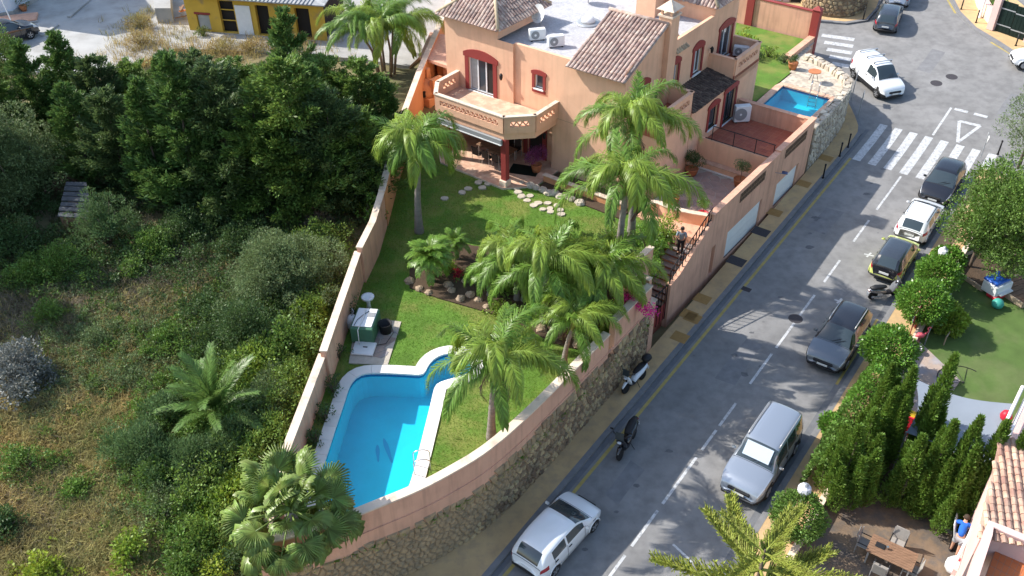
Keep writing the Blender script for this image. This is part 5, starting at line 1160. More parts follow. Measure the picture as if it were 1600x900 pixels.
# ------------------------------------------------------------------ garden planting
GARD = [
 ('leafy_bush', 'rounded green bush clipped against the boundary wall under the left queen palm', 'bush', 585, 352, .75, 1.9, 'lf_ficus', .12, .55, 12, 700),
 ('leafy_bush', 'green climbing bush on the boundary wall above the clipped one', 'bush', 606, 300, .7, 1.8, 'lf_mid', .12, .55, 10, 600),
 ('leafy_bush', 'bright green bush above the stairs wall by the paved terrace', 'bush', 1012, 395, 1.2, 2.0, 'lf_ficus', .11, .5, 16, 900),
 ('leafy_bush', 'dark bush with red flowers behind the stair wall', 'bush', 985, 425, 1.1, 1.5, 'lf_mid', .1, .5, 14, 900),
 ('leafy_bush', 'feathery green bush in the bed behind the short queen palm', 'bush', 925, 455, 1.0, 1.2, 'lf_mid', .12, .45, 14, 700),
 ('leafy_bush', 'green bush by the rocks near the street wall', 'bush', 905, 520, .8, .9, 'lf_bright', .12, .5, 10, 600),
 ('leafy_bush', 'low bush on the left of the leaning queen palm', 'bush', 818, 500, .7, .7, 'lf_mid', .12, .4, 10, 600),
 ('leafy_bush', 'bush at the street wall end near the magenta flowers', 'bush', 960, 500, .9, 1.1, 'lf_bright', .12, .45, 12, 600),
 ('red_flower_bush', 'low bush of red flowers in the rock bed', 'flowers', 717, 432, .42, .5, 'fl_red', .1, .6, 8, 900),
 ('leafy_bush', 'round shrub in the bed behind the large pygmy palm', 'bush', 690, 395, .5, .6, 'lf_dark', .1, .5, 8, 700),
 ('lime_bush', 'bright lime green shrub in the corner garden beside the villa', 'bush', 1160, 72, .8, 1.2, 'lf_lime', .16, .6, 10, 420),
 ('leafy_bush', 'yellowish shrub along the pink corner garden wall', 'bush', 1200, 88, .7, .9, 'lf_bright', .14, .45, 10, 420),
 ('leafy_bush', 'dark low shrub beside the lime green one', 'bush', 1182, 94, .7, .7, 'lf_dark', .12, .5, 10, 420),
 ('leafy_bush', 'small shrub at the foot of the corner garden pilaster', 'bush', 1225, 98, .5, .7, 'lf_dark', .12, .45, 8, 420)]
for k, (nm, lab, cat, px, py, R, h, m, lf, wr, ncl, per) in enumerate(GARD): bush(nm, lab, cat, G(px, py, GZ if k < 10 else 3.57), R, h, m, lf, wr, ncl, per, seed=400+k)
# climbing strip at the foot of the boundary wall beside the pool
for k, (px, py, R, h) in enumerate(((548, 500, .5, .9), (528, 560, .55, .8), (522, 612, .5, .9), (508, 655, .5, .8), (492, 690, .5, .7))):
    bush('wall_shrub', ['dark shrub by the pump box at the boundary wall', 'dark shrub at the wall beside the stone pad', 'dark shrub at the wall by the pool corner', 'dark shrub at the wall halfway along the pool', 'dark flowering shrub at the wall behind the fan palm'][k], 'bush', G(px, py, GZ), R, h, 'lf_dark', .1, .55, 8, 700, seed=430+k, grp='shrubs along the boundary wall')
# bougainvillea on the street wall
rs(440); e = thing('bougainvillea', 'magenta bougainvillea hanging over the street wall by the gate', 'flowers', G(990, 462, 4.72))
P = []
for k in range(900):
    t = rnd.random(); c = G(968, 458, 4.85).lerp(G(1020, 488, 4.2), t); P.append(c-e.location+Vector((rnd.gauss(0, .16), rnd.gauss(0, .16), rnd.gauss(0, .13))))
P = np.array([tuple(p) for p in P]); link('blossom', leafmesh('blossom', P, nr.normal(size=P.shape), .085, .8, 'fl_magenta'), e)
obj('branch', MB().tube([(-1.0, .2, .1), (-.2, 0, .2), (.7, -.3, -.2), (1.0, -.4, -.6)], [.02, .018, .014, .008], 5), 'bark', e)
# ------------------------------------------------------------------ right side trees
def zr(p): return gz(p.x, p.y)+.05
def gr(px, py): p = GR(px, py); return Vector((p.x, p.y, zr(p)))
rs(500); cl = rand_clumps(3.7, 2.3, 6.4, 90, .6, 1.1, 'ell'); me = clump_crown('crown', cl, 650, .15, .5, 'lf_carob', .3); tm = trunk_mesh('trunk', 3.6, .34, .16, 7, 2.3, .4, start=.5)
b = gr(1566, 452); plant('carob_tree', 'broad spreading tree with thick grey trunk over the shaded lawn at right', 'tree', b, me, tm)
rs(501); cl = rand_clumps(2.1, 1.6, 5.0, 44, .35, .75, 'ell'); me = clump_crown('crown', cl, 620, .15, .3, 'lf_olive', .5); tm = trunk_mesh('trunk', 3.4, .12, .05, 6, 1.5)
b = gr(1592, 262); plant('pepper_tree', 'wispy grey green tree at the right edge by the crossing', 'tree', b, me, tm)
rs(502); cl = rand_clumps(1.5, 2.0, 4.4, 22, .45, .8, 'ell'); me2 = clump_crown('crown', cl, 620, .15, .5, 'lf_carob', .3)
b = gr(1515, 420); plant('carob_tree', 'smaller leafy tree beside the broad one, next to the white parked car', 'tree', b, me2, trunk_mesh('trunk', 3., .1, .05, 5, 1.))
# clipped ficus balls and hedges along the right pavement
def topiary(label, px, py, zc, R, seed, m='lf_ficus', sq=.85, leaf=.14):
    rs(seed); c = G(px, py, zc); g = gz(c.x, c.y); k = int(6500*R*R); d = ball_pts(k); rr = R*nr.uniform(.72, 1.05, k)*(1+.13*np.sin(d[:, 0]*5+seed)*np.sin(d[:, 1]*6+seed)+.05*np.sin(d[:, 2]*9))
    P = d*rr[:, None]*np.array([1, 1, sq])+np.array([0, 0, zc-g]); me = leafmesh('crown', P, d+nr.normal(size=d.shape)*.6+np.array([0, 0, .3]), leaf*nr.uniform(.7, 1.2, k), .6, m)
    plant('clipped_tree', label, 'tree', (c.x, c.y, g), me, trunk_mesh('trunk', zc-g, .09, .06), 1., 0., 'clipped trees along the right pavement')
topiary('clipped round tree beside the street lamp by the white parked car', 1467, 428, 2.3, 1.0, 510); topiary('clipped round tree below the lamp, left of the shaded lawn', 1444, 472, 2.3, 1.15, 511)
topiary('clipped round tree beside the red sign and scooter', 1391, 545, 2.2, 1.12, 512); topiary('round bush at the lower end of the tall cypress hedge', 1248, 806, 1.9, .95, 513, 'lf_mid', .95, .12)
topiary('small leafy crown behind the street lamp', 1482, 405, 2.4, .75, 514); topiary('loose green shrub under the red sign by the shaded lawn', 1480, 498, 1.3, .85, 515, 'lf_bright', .8, .16); topiary('small round shrub poking out above the silver car', 1303, 664, 1.5, .55, 516)
def hedge(label, a, b, zc, w, h, seed, m='lf_ficus'):
    rs(seed); p, q = G(*a, zc), G(*b, zc); L_ = (q-p).length; t = (q-p).normalized(); n = Vector((-t.y, t.x, 0)); k = int(1500*L_); g = gz(p.x, p.y)
    al = nr.random(k)*L_; th = nr.uniform(-.35, PI+.35, k); rr = nr.uniform(.85, 1.05, k)*(1+.08*np.sin(al*5)); P = np.array([p.x, p.y, 0])+np.outer(al, np.array(t))*np.array([1, 1, 0])+np.outer(np.cos(th)*w*rr, np.array(n)); P[:, 2] = g+.5+np.maximum(0, np.sin(th))*(h-.5)*rr+np.minimum(0, np.sin(th))*.8
    o = np.outer(np.cos(th), np.array(n)); o[:, 2] = np.sin(th); me = leafmesh('foliage', P-np.array([p.x, p.y, g]), o+nr.normal(size=o.shape)*.6, .14*nr.uniform(.7, 1.2, k), .6, m)
    e = plant('hedge', label, 'hedge', (p.x, p.y, g), me, None, 1., 0., None, 'stems', 'foliage')
    for j in range(4): c = p.lerp(q, (j+.5)/4)-p; obj('stem', MB().tube([(c.x, c.y, -.1), (c.x, c.y, h*.6)], .04, 5), 'bark', e)
hedge('loose green hedge along the pavement beside the silver car', (1332, 650), (1282, 745), 1.5, .6, 1.9, 521, 'lf_mid')
hedge('clipped ficus hedge running down from the round tree by the dark car', (1385, 572), (1335, 640), 1.7, .6, 2.0, 520)
# cypresses of the right gardens
def plume_crown(name, spires, m, dens=900, size=.16, wr=.3):
    P = []; Dn = []
    for (x, y, h, R, lean) in spires:
        k = int(dens*h*R*2); t = nr.random(k)**.8; a = nr.uniform(0, 2*PI, k); r_ = R*np.minimum(1, 3.2*t+.35)*(1-t)**.62*(.55+.5*nr.random(k))*(1+.22*np.sin(a*3+t*9+x*7))
        q = np.stack([x+lean[0]*t+np.cos(a)*r_, y+lean[1]*t+np.sin(a)*r_, .15+h*t], 1); P.append(q); Dn.append(np.stack([np.cos(a)*.5+lean[0]*.1, np.sin(a)*.5+lean[1]*.1, np.full(k, 1.0)], 1)+nr.normal(size=(k, 3))*.32)
    P = np.concatenate(P); return leafmesh(name, P, np.concatenate(Dn), size*nr.uniform(.6, 1.3, len(P)), wr, m)
def spire_set(h, R, n, spread):
    return [(0, 0, h, R, (0, 0))]+[(spread*math.cos(i*2.4+rnd.random()), spread*math.sin(i*2.4+rnd.random()), h*rnd.uniform(.55, .9), R*rnd.uniform(.6, .9), (rnd.uniform(-.25, .25), rnd.uniform(-.25, .25))) for i in range(n)]
rs(530); YC = [plume_crown('crown', spire_set(5.0, .5, 4, .38), 'lf_cypress') for i in range(3)]; YT = trunk_mesh('trunk', 3.6, .08, .03); YS = [plume_crown('crown', spire_set(4.2, .5, 8, .75), 'lf_cypress') for i in range(2)]
CY = [(1352, 705, 1385, 585, 0, 'cypress next to the clipped hedge'), (1375, 730, 1415, 592, 0, 'slim cypress left of the tall one by the grey shade sail'), (1425, 735, 1475, 575, 0, 'tallest cypress in front of the grey shade sail'), (1335, 745, 1352, 650, 1, 'broad bright cypress above the white lamp globe'), (1310, 775, 1322, 675, 1, 'broad cypress closest to the silver car'),
      (1400, 795, 1425, 690, 0, 'first cypress of the group by the brown patio'), (1436, 800, 1465, 668, 0, 'second cypress of the group by the brown patio'), (1465, 812, 1497, 662, 0, 'third cypress of the group by the brown patio'), (1500, 825, 1525, 665, 0, 'fourth cypress of the group, slim and tall'), (1530, 835, 1562, 680, 0, 'cypress next to the pink tiled roof'), (1462, 812, 1478, 735, 1, 'low broad cypress behind the man in blue')]
for k, (bx, by, tx, ty, kind, lab) in enumerate(CY):
    b = gr(bx, by); h = max(1.5, height_to(b, tx, ty)); plant('cypress_tree', lab, 'tree', b, (YS if kind else YC)[k % (2 if kind else 3)], YT, 1.08 if not kind else 1.15, k*1.3, 'cypresses in the gardens on the right', sz=1.1*h/(4.2 if kind else 5.0))
# monkey-puzzle type pine at the bottom edge
rs(540); apex = G(1195, 862, 6.2); g = gz(apex.x, apex.y); e = thing('norfolk_pine', 'yellow green norfolk pine with rope like branchlets at the bottom edge', 'tree', (apex.x, apex.y, g))
obj('trunk', MB().tube([(0, 0, -.2), (0, 0, 3.2), (0, 0, 6.3-g)], [.2, .13, .03], 8), 'bark', e, True)
def arau_branch(L_):
    P = []; Dn = []; mb = MB()
    nb = 26
    V = []; F = []
    for i in range(nb):
        t = .12+.88*i/nb
        for s in (-1, 1):
            l = .62*(1-t*.7)*rnd.uniform(.85, 1.1); d = Vector((.8, s*.7, .4+rnd.uniform(-.1, .25))).normalized(); p = Vector((L_*t, 0, .12*L_*t*t)); tip = p+d*l+Vector((0, 0, .12*l))
            mb.tube([p, p+d*l*.5, tip], [.028, .035, .012], 4)
            for q in range(9): c = p.lerp(tip, (q+.5)/9); P.append(c); Dn.append(d+Vector((rnd.gauss(0, .6), rnd.gauss(0, .6), rnd.gauss(.3, .6))))
    mb.tube([(0, 0, 0), (L_*.5, 0, .03*L_), (L_, 0, .12*L_)], [.05, .035, .015], 5)
    for q in range(30): P.append(Vector((L_*(.2+.8*q/30), 0, .12*L_*(.2+.8*q/30)**2))); Dn.append(Vector((.8, rnd.gauss(0, .5), rnd.gauss(.3, .5))))
    lm = leafmesh('tmp', np.array([tuple(p) for p in P]), np.array([tuple(p) for p in Dn]), .13, .3, 'lf_arau'); n0 = len(mb.v)
    mb.add([tuple(v.co) for v in lm.vertices], [tuple(p.vertices) for p in lm.polygons]); bpy.data.meshes.remove(lm); return mb.mesh('bough', 'lf_arau')
AB = [arau_branch(2.6), arau_branch(2.2)]
for lvl, (zz, n, sc, ph) in enumerate(((0.05, 4, .8, .75), (-.8, 5, 1.15, 2.2), (-1.7, 5, 1.3, 2.9))):
    for i in range(n):
        o = link('bough', AB[(i+lvl) % 2], e); o.location = (0, 0, 6.1-g+zz); o.rotation_euler = (0, -.12+.06*lvl, ph+2*PI*i/n); o.scale = (sc, sc, sc)
# more scrub shrubs towards the wall, and the trees beyond the left edge that shade the slope
rs(700); kinds = [('lf_mid', .13, .5, 'green'), ('lf_dark', .12, .5, 'dark green'), ('lf_olive', .11, .35, 'grey green'), ('lf_rosemary', .16, .22, 'feathery'), ('lf_bright', .14, .55, 'bright green')]
EXTRA = [(395, 500, 1.3, 1.3, 2, 'below the upper part of the big rounded bush'), (480, 520, 1.0, 1.6, 4, 'touching the wall below its upper step'), (470, 610, 1.0, 1.3, 0, 'touching the wall opposite the stone pad'), (440, 615, 1.1, 1.2, 2, 'right of the date palm crown'), (395, 640, 1.0, 1.0, 0, 'at the right of the date palm trunk'), (350, 730, 1.1, 1.2, 3, 'directly below the date palm'), (415, 690, 1.1, 1.3, 3, 'above the fan palm near the wall'), (320, 690, .9, 1.0, 0, 'left at the date palm foot'),
         (265, 660, 1.1, 1.1, 3, 'on the left of the date palm leaves'), (250, 760, 1.0, .9, 0, 'under the left feathery bush'), (320, 770, 1.0, .9, 2, 'between two feathery bushes'), (375, 770, .9, 1.0, 4, 'just left above the fan palm'), (290, 900, .9, .8, 0, 'at the bottom edge left of the fan palm'), (375, 880, .8, .8, 1, 'under the left leaves of the fan palm'), (330, 500, 1.2, 1.0, 1, 'above the date palm leaves'), (270, 540, 1.1, .7, 0, 'on the slope left above the date palm'),
         (300, 370, 1.5, 1.3, 1, 'in the dark at the front of the grove'), (380, 390, 1.4, 1.2, 1, 'in the dark left of the big rounded bush'), (240, 400, 1.4, 1.0, 0, 'in the shade right of the tall blue green bush'), (60, 440, 1.3, 1.0, 0, 'in the shade at the far left'), (505, 395, .8, .9, 2, 'with dry twigs at the upper wall step'), (120, 770, .7, .6, 0, 'in the lower dry grass'), (150, 540, .9, .6, 2, 'in the grass right of the silvery bush'), (10, 830, .8, .8, 1, 'at the left edge near the bottom'), (445, 455, 1.2, 1.6, 0, 'in front of the big rounded bush')]
for k, (px, py, R, h, kd, where) in enumerate(EXTRA):
    m, lf, wr, adj = kinds[kd]; bush('scrub_bush', '%s scrub bush %s' % (adj, where), 'bush', gw(px, py), R*1.35, h*1.25, m, lf, wr, 20, 900, seed=720+k, grp='bushes of the waste ground', up=.8 if kd == 3 else .25)
for k, (px, py, lab) in enumerate(((-90, 300, 'tall conifer beyond the left edge level with the grove'), (-130, 380, 'tall conifer beyond the left edge level with the plank roof'), (-60, 250, 'tall conifer beyond the left edge by the concrete yard'), (-190, 450, 'tall conifer beyond the left edge level with the cushion bush'))):
    p = GW(px, py); plant('conifer_tree', lab, 'tree', (p.x, p.y, ground_z(p.x, p.y)), CC[k % 4], CT, 1.45, k*1.7, 'conifers of the dark grove')

for k, (px, py, R, h, lab) in enumerate(((222, 48, 1.5, 1.1, 'yellow dry bush at the corner of the slab wall in the yard'), (222, 75, 1.3, .8, 'yellow dry bush on the yard below the slab wall'), (345, 82, 1.6, .6, 'dry straw coloured bush at the yard edge under the shed'), (395, 84, 1.3, .5, 'dry bush at the yard edge right of the straw one'), (450, 78, 1.5, .6, 'dry bush at the yard edge left of the palm clump'), (318, 60, .5, .6, 'small olive bush at the foot of the yellow shed'), (500, 360, 1.3, 1.0, 'brown tangle of dry twigs beside the upper wall'), (375, 400, .9, .6, 'small golden dry bush in the shade'))):
    bush('dry_bush', lab, 'bush', gw(px, py)+Vector((0, 0, .2 if py < 120 else 0)), R, h, 'dry' if k not in (5, 6) else ('twig' if k == 6 else 'weed'), .2, .14, 14, 500, seed=760+k, grp='dry bushes', up=.9)

GARD2 = [(745, 440, .8, .9, 'lf_mid', 'bushy green shrub between two pygmy palms'), (785, 455, .8, .8, 'lf_palm', 'fine leaved shrub beside the lawn edge pygmy palm'), (835, 450, 1.0, 1.1, 'lf_mid', 'dense shrub right behind the leaning queen palm trunk'), (880, 445, 1.0, 1.2, 'lf_bright', 'bright shrub in the middle of the flower bed'), (860, 480, .9, .9, 'lf_palm', 'feathery shrub at the foot of the leaning queen palm'), (930, 420, 1.0, 1.4, 'lf_mid', 'tall shrub in the bed between the queen palms'), (940, 480, .9, 1.0, 'lf_dark', 'dark shrub in front of the grey palm trunk'), (895, 395, .9, 1.0, 'lf_dark', 'dark shrub at the lawn side of the flower bed'), (700, 425, .6, .6, 'lf_bright', 'yellowish shrub among the rocks under the pygmy palms'), (660, 410, .6, .7, 'lf_dark', 'dark shrub behind the largest pygmy palm'), (780, 490, .6, .5, 'lf_bright', 'low bright shrub at the lower edge of the bed'), (1000, 440, .8, 1.3, 'lf_ficus', 'glossy shrub inside the angle of the stair wall'), (955, 380, .8, 1.2, 'lf_mid', 'shrub against the villa side of the bed'), (1040, 370, .8, 1.3, 'lf_bright', 'bright hanging shrub at the top of the stairs')]
for k, (px, py, R, h, m, lab) in enumerate(GARD2): bush('leafy_bush', lab, 'bush', G(px, py, GZ), R*1.15, h, m, .12 if m != 'lf_palm' else .2, .5 if m != 'lf_palm' else .16, 14, 700, seed=800+k, grp='shrubs of the flower bed')
# ================================================================== vehicles
def hermite(pts, x):
    pts = sorted(pts); n = len(pts)
    if x <= pts[0][0]: return pts[0][1]
    if x >= pts[-1][0]: return pts[-1][1]
    dl = [(pts[i+1][1]-pts[i][1])/(pts[i+1][0]-pts[i][0]) for i in range(n-1)]
    ms = [dl[0]]+[0 if dl[i-1]*dl[i] <= 0 else 2*dl[i-1]*dl[i]/(dl[i-1]+dl[i]) for i in range(1, n-1)]+[dl[-1]]
    i = max(k for k in range(n-1) if pts[k][0] <= x); h = pts[i+1][0]-pts[i][0]; t = (x-pts[i][0])/h
    return (2*t**3-3*t*t+1)*pts[i][1]+(t**3-2*t*t+t)*h*ms[i]+(-2*t**3+3*t*t)*pts[i+1][1]+(t**3-t*t)*h*ms[i+1]
def wheel(parent, x, y, r, w):
    s = 1 if y > 0 else -1; wo = bpy.data.objects.new('wheel', None); COL.objects.link(wo); wo.parent = parent; wo.location = (x, y, r)
    prof = [(r*.62, -w/2), (r*.93, -w/2), (r, -w*.33), (r, w*.33), (r*.93, w/2), (r*.62, w/2)]
    mt = Matrix.Rotation(PI/2, 4, 'X'); obj('tyre', MB().lathe((0, 0, 0), prof, 20).xf(mt), 'rubber', wo, True)
    rm = MB().lathe((0, 0, 0), [(r*.60, -.02), (r*.62, .02), (r*.5, .0)], 18).xf(Matrix.Translation((0, s*w*.42, 0)) @ mt)
    for k in range(5): a = 2*PI*k/5; rm.box((r*.33*math.cos(a), s*(w*.42+.02), r*.33*math.sin(a)), (r*.5, .03, r*.16), 0, 0, 0, -a)
    obj('rim', rm, 'rim', wo)
def car(name, label, cat, pos, heading, L=4.0, Wd=1.72, top=None, belt=.92, paint='car_white', roof=None, glass=(None,), wb=2.55, wr=.31, roofw=.74, rails=None, slope=.03, ws=None, rw=None, sides=None, bump='paint', lightz=.72, tailz=.85, grp='cars parked and driving on the street', rear_low=True, plate=True, shade=False, cladding=False, tails=True, tgate=None):
    e = thing(name, label, cat, pos, 0., grp); hd = heading; sg = math.cos(hd-ROADROT); e.rotation_euler = (0, -math.atan(slope*sg), hd)
    hw = Wd/2; X = sorted(set([round(v, 4) for v in list(np.linspace(-L/2, L/2, 41))+list(ws)+list(rw)+[v for s_ in sides for v in s_[:2]]+[-L/2+.03, -L/2+.08, L/2-.03, L/2-.08]]))
    def section(x):
        zt = hermite(top, x); f = abs(2*x/L); w = hw*(.64+.36*max(0., 1-min(1., f)**7)**.4)
        zb = .2+.14*max(0, f-.8)/.2; bl = min(belt, zt-.05); g = min(1, max(0, (zt-belt-.03)/.42)); wr_ = w*(.93-(.93-roofw)*g)
        zr_ = zt-.05-.07*g; low = min(bl-.1, .55)
        pts = [(w*.5, zb), (w*.9, zb), (w*.985, zb+.1), (w, low), (w*.985, (low+bl)/2+.02), (w*.965, bl)]
        for t in (.06, .5, 1.): pts.append((w*.955+(wr_-w*.955)*t, bl+(zr_-bl)*(t*.97+.03*g)))
        pts += [(wr_*.93, zt-.035-.02*g), (wr_*.72, zt-.012), (wr_*.4, zt+.004), (0, zt+.012)]
        return pts
    secs = [section(x) for x in X]; m = len(secs[0]); full = 2*m-1
    V = []
    for x, s_ in zip(X, secs):
        V += [(x, y, z) for y, z in s_]+[(x, -y, z) for y, z in s_[-2::-1]]
    groups = {}
    wxs = (wb/2+.02, -wb/2+.02)
    for i in range(len(X)-1):
        xm = (X[i]+X[i+1])/2
        for j in range(full-1):
            jj = j if j < m-1 else full-2-j; key = 'body'
            if jj >= 9 and ws[0] < xm < ws[1]: key = 'windshield'
            elif jj >= 10 and rw[0] < xm < rw[1]: key = 'rear_window'
            elif jj >= 8 and rw[1] <= xm <= ws[0]: key = 'roof' if roof else 'body'
            elif jj in (6, 7):
                for q, s_ in enumerate(sides):
                    if s_[0] < xm < s_[1]: key = ('side_window', q, j < m-1)
                if key == 'body' and roof and rw[0] < xm < ws[1]: key = 'roof'
            elif jj == 8 and roof and rw[0] < xm < ws[1]: key = 'roof'
            if key == 'body' and jj in (4, 5) and xm > L/2-.5 and xm < L/2-.06: key = ('headlight', 0, j < m-1)
            if key == 'body' and tails and jj in ((4, 5) if rear_low else (4, 5, 6)) and xm < -L/2+.36 and xm > -L/2+.02: key = ('tail_light', 0, j < m-1)
            if tgate and key == 'body' and xm < -L/2+.5 and jj >= 5: key = 'tailgate'
            if cladding and key == 'body' and jj <= 2: key = 'cladding'
            if jj <= 4 and key in ('body', 'cladding'):
                c = [V[i*full+j], V[(i+1)*full+j], V[i*full+j+1], V[(i+1)*full+j+1]]; zc = sum(p[2] for p in c)/4
                if any((xm-wx)**2+(zc-wr)**2 < (wr+.045)**2 for wx in wxs): continue
            groups.setdefault(key, []).append((i*full+j, (i+1)*full+j, (i+1)*full+j+1, i*full+j+1))
    groups['body'] += [tuple(range(full-1, -1, -1)), tuple((len(X)-1)*full+k for k in range(full))]
    for key, F in groups.items():
        idx = sorted({v for f in F for v in f}); mp = {v: k for k, v in enumerate(idx)}; mb = MB(); mb.v = [V[v] for v in idx]; mb.f = [tuple(mp[v] for v in f) for f in F]
        nm = key if isinstance(key, str) else key[0]
        obj(nm, mb, {'body': paint, 'roof': roof, 'cladding': 'car_trim', 'headlight': 'head', 'tail_light': 'tail', 'tailgate': tgate}.get(nm, 'car_glass'), e, True)
    obj('underbody', MB().box((0, 0, .46), (L*.9, Wd*.84, .5)), 'car_trim', e)
    for wx in wxs:
        for s_ in (-1, 1):
            wheel(e, wx, s_*(hw-.1), wr, .2)
            pts = [(wx+(wr+.05)*math.cos(t), s_*(hw-.012), wr+(wr+.05)*math.sin(t)) for t in [PI*k/12 for k in range(13)]]; obj('wheel_arch', MB().tube(pts, .03, 5), 'car_trim' if cladding else paint, e, True)
    fx = L/2; zf = hermite(top, L/2-.12)
    for s_ in (-1, 1):
        obj('wing_mirror', MB().box((ws[0]+(ws[1]-ws[0])*.42, s_*(hw+.09), belt+.08), (.14, .2, .14), 0, .05), paint if paint != 'car_white' or True else 'car_trim', e, True)
        for q in range(2): obj('door_handle', MB().box((sides[min(q, len(sides)-1)][0]+.12 if q else sides[0][0]+.1, s_*(hw*.985+.012), belt-.1), (.17, .03, .035)), 'car_trim', e)
    obj('front_grille', MB().box((fx-.03, 0, lightz-.17), (.1, Wd*.5, .16), 0, .03), 'car_trim', e)
    obj('front_bumper', MB().box((fx-.06, 0, .36), (.16, Wd*.78, .16), 0, .05), 'car_trim', e, True); obj('rear_bumper', MB().box((-fx+.05, 0, .38), (.16, Wd*.8, .16), 0, .05), 'car_trim', e, True)
    gaps = [sides[0][1]+.03, (sides[0][0]+sides[1][1])/2 if len(sides) > 1 else sides[0][0]-.05]+([sides[-1][0]+.05] if len(sides) > 1 else [])
    for gx in gaps:
        sc_ = section(gx)
        for s_ in (-1, 1): obj('door_gap', MB().tube([(gx, s_*(y+.002), z) for y, z in sc_[2:7]], .011, 4), 'car_trim', e)
    for gx in (ws[1]+.04, rw[0]-.03): obj('panel_gap', MB().tube([(gx, y, z+.002) for y, z in section(gx)[8:]]+[(gx, -y, z+.002) for y, z in section(gx)[8:][::-1]], .011, 4), 'car_trim', e)
    for s_ in (-1, 1): obj('wiper', MB().tube([(ws[1]-.02, s_*.1, hermite(top, ws[1])+.02), (ws[1]-.25, s_*.1+.38, hermite(top, ws[1]-.25)+.03)], .012, 4), 'car_trim', e)
    if plate: obj('number_plate', MB().box((fx+.015, 0, lightz-.27), (.02, .5, .11)), 'plate', e); obj('number_plate', MB().box((-fx-.012, 0, tailz-.22 if rear_low else .62), (.02, .5, .11)), 'plate', e)
    if rails:
        for s_ in (-1, 1):
            zr0 = hermite(top, 0)+.035; obj('roof_rail', MB().tube([(rw[1]+.1, s_*hw*roofw*.9, zr0-.08), (rw[1]+.3, s_*hw*roofw*.92, zr0), (ws[0]-.35, s_*hw*roofw*.92, zr0), (ws[0]-.15, s_*hw*roofw*.9, zr0-.07)], .022, 6), rails, e, True)
    if shade: obj('sunshade', MB().box(((ws[0]+ws[1])/2+.02, 0, hermite(top, (ws[0]+ws[1])/2)+.018), (.02, Wd*.6, .62), 0, 0, 0, -math.atan2(ws[1]-ws[0], hermite(top, ws[0])-hermite(top, ws[1]))), 'sunshade', e)
    return e
def srp(s, r): p = st(s, r); return Vector((p.x, p.y, gz(p.x, p.y)+.004))
UPH, DNH = ROADROT, ROADROT+PI
HATCH = dict(L=4.02, Wd=1.75, wb=2.58, top=[(-2.01, .52), (-1.99, .85), (-1.94, 1.0), (-1.74, 1.28), (-1.5, 1.44), (-.7, 1.53), (.05, 1.5), (.35, 1.42), (1.12, 1.02), (1.35, .96), (1.7, .84), (1.92, .68), (2.01, .46)], ws=(.28, 1.12), rw=(-1.93, -1.58), sides=[(-.42, .62), (-1.3, -.52)], belt=.97, lightz=.72, tailz=.88, roofw=.8)
car('white_hatchback', 'white five door hatchback standing on the yellow line at the bottom', 'car', srp(19.4, -12.08), UPH-.05, paint='car_white', grp='cars', **HATCH)
SUV = dict(L=4.45, Wd=1.86, wb=2.68, wr=.35, top=[(-2.22, .55), (-2.19, .85), (-2.1, 1.05), (-1.85, 1.38), (-1.6, 1.55), (-.7, 1.64), (.2, 1.61), (.5, 1.52), (1.15, 1.12), (1.5, 1.06), (1.95, .95), (2.15, .75), (2.22, .5)], ws=(.38, 1.15), rw=(-2.06, -1.65), sides=[(-.4, .72), (-1.4, -.5)], belt=1.02, lightz=.82, tailz=.95)
car('grey_suv', 'dark grey SUV with black roof and silver roof rails parked nose down the street', 'car', srp(36.55, -7.2), DNH, paint='car_grey', roof='car_black', rails='alu', cladding=True, grp='cars', **SUV)
LC = dict(L=4.75, Wd=1.9, wb=2.79, wr=.38, top=[(-2.37, .6), (-2.35, 1.2), (-2.3, 1.5), (-2.15, 1.78), (-1.9, 1.86), (-.6, 1.88), (.3, 1.85), (.55, 1.77), (1.05, 1.22), (1.4, 1.16), (2.0, 1.06), (2.28, .85), (2.37, .55)], ws=(.42, 1.05), rw=(-2.3, -2.1), sides=[(-.3, .68), (-1.2, -.4), (-2.0, -1.3)], belt=1.12, lightz=.9, tailz=1.05, roofw=.8)
car('silver_offroader', 'silver off-road car with foil sunshade behind its windscreen', 'car', srp(27.5, -7.15), DNH, paint='car_silver', rails='alu', shade=True, cladding=True, grp='cars', **LC)
CITY = dict(L=3.62, Wd=1.68, wb=2.4, wr=.3, top=[(-1.81, .5), (-1.79, .8), (-1.74, 1.0), (-1.5, 1.35), (-1.35, 1.45), (-.5, 1.52), (.3, 1.5), (.55, 1.42), (1.15, 1.02), (1.4, .95), (1.65, .82), (1.77, .66), (1.81, .46)], ws=(.45, 1.15), rw=(-1.72, -1.38), sides=[(-.5, .8), (-1.25, -.6)], belt=.92, lightz=.7, tailz=.9)
car('city_car', 'small lime yellow car with black roof and tailgate, parked before the white one', 'car', srp(44.35, -7.1), UPH, paint='car_lime', roof='car_darkgrey', tgate='car_black', grp='cars', **CITY)
C3 = dict(HATCH); C3.update(L=3.96)
car('white_parked_hatchback', 'white hatchback with dark roof rails parked under the trees', 'car', srp(48.7, -7.1), UPH, paint='car_white', rails='car_trim', grp='cars', **C3)
car('black_hatchback', 'black hatchback parked at the zebra crossing, half under the tree', 'car', srp(53.3, -7.15), DNH, paint='car_black', grp='cars', **HATCH)
def two(a, b, fn=GR):
    p, q = fn(*a), fn(*b); return math.atan2(q.y-p.y, q.x-p.x)
VAN = dict(L=4.4, Wd=1.85, wb=2.79, wr=.33, top=[(-2.2, .55), (-2.19, 1.3), (-2.15, 1.6), (-2.02, 1.8), (-1.8, 1.86), (-.5, 1.88), (.25, 1.84), (.5, 1.76), (1.2, 1.2), (1.45, 1.12), (1.95, .98), (2.13, .8), (2.2, .5)], ws=(.38, 1.2), rw=(-2.2, -2.19), sides=[(-.15, .8)], belt=1.1, lightz=.85, tailz=1.0, roofw=.8)
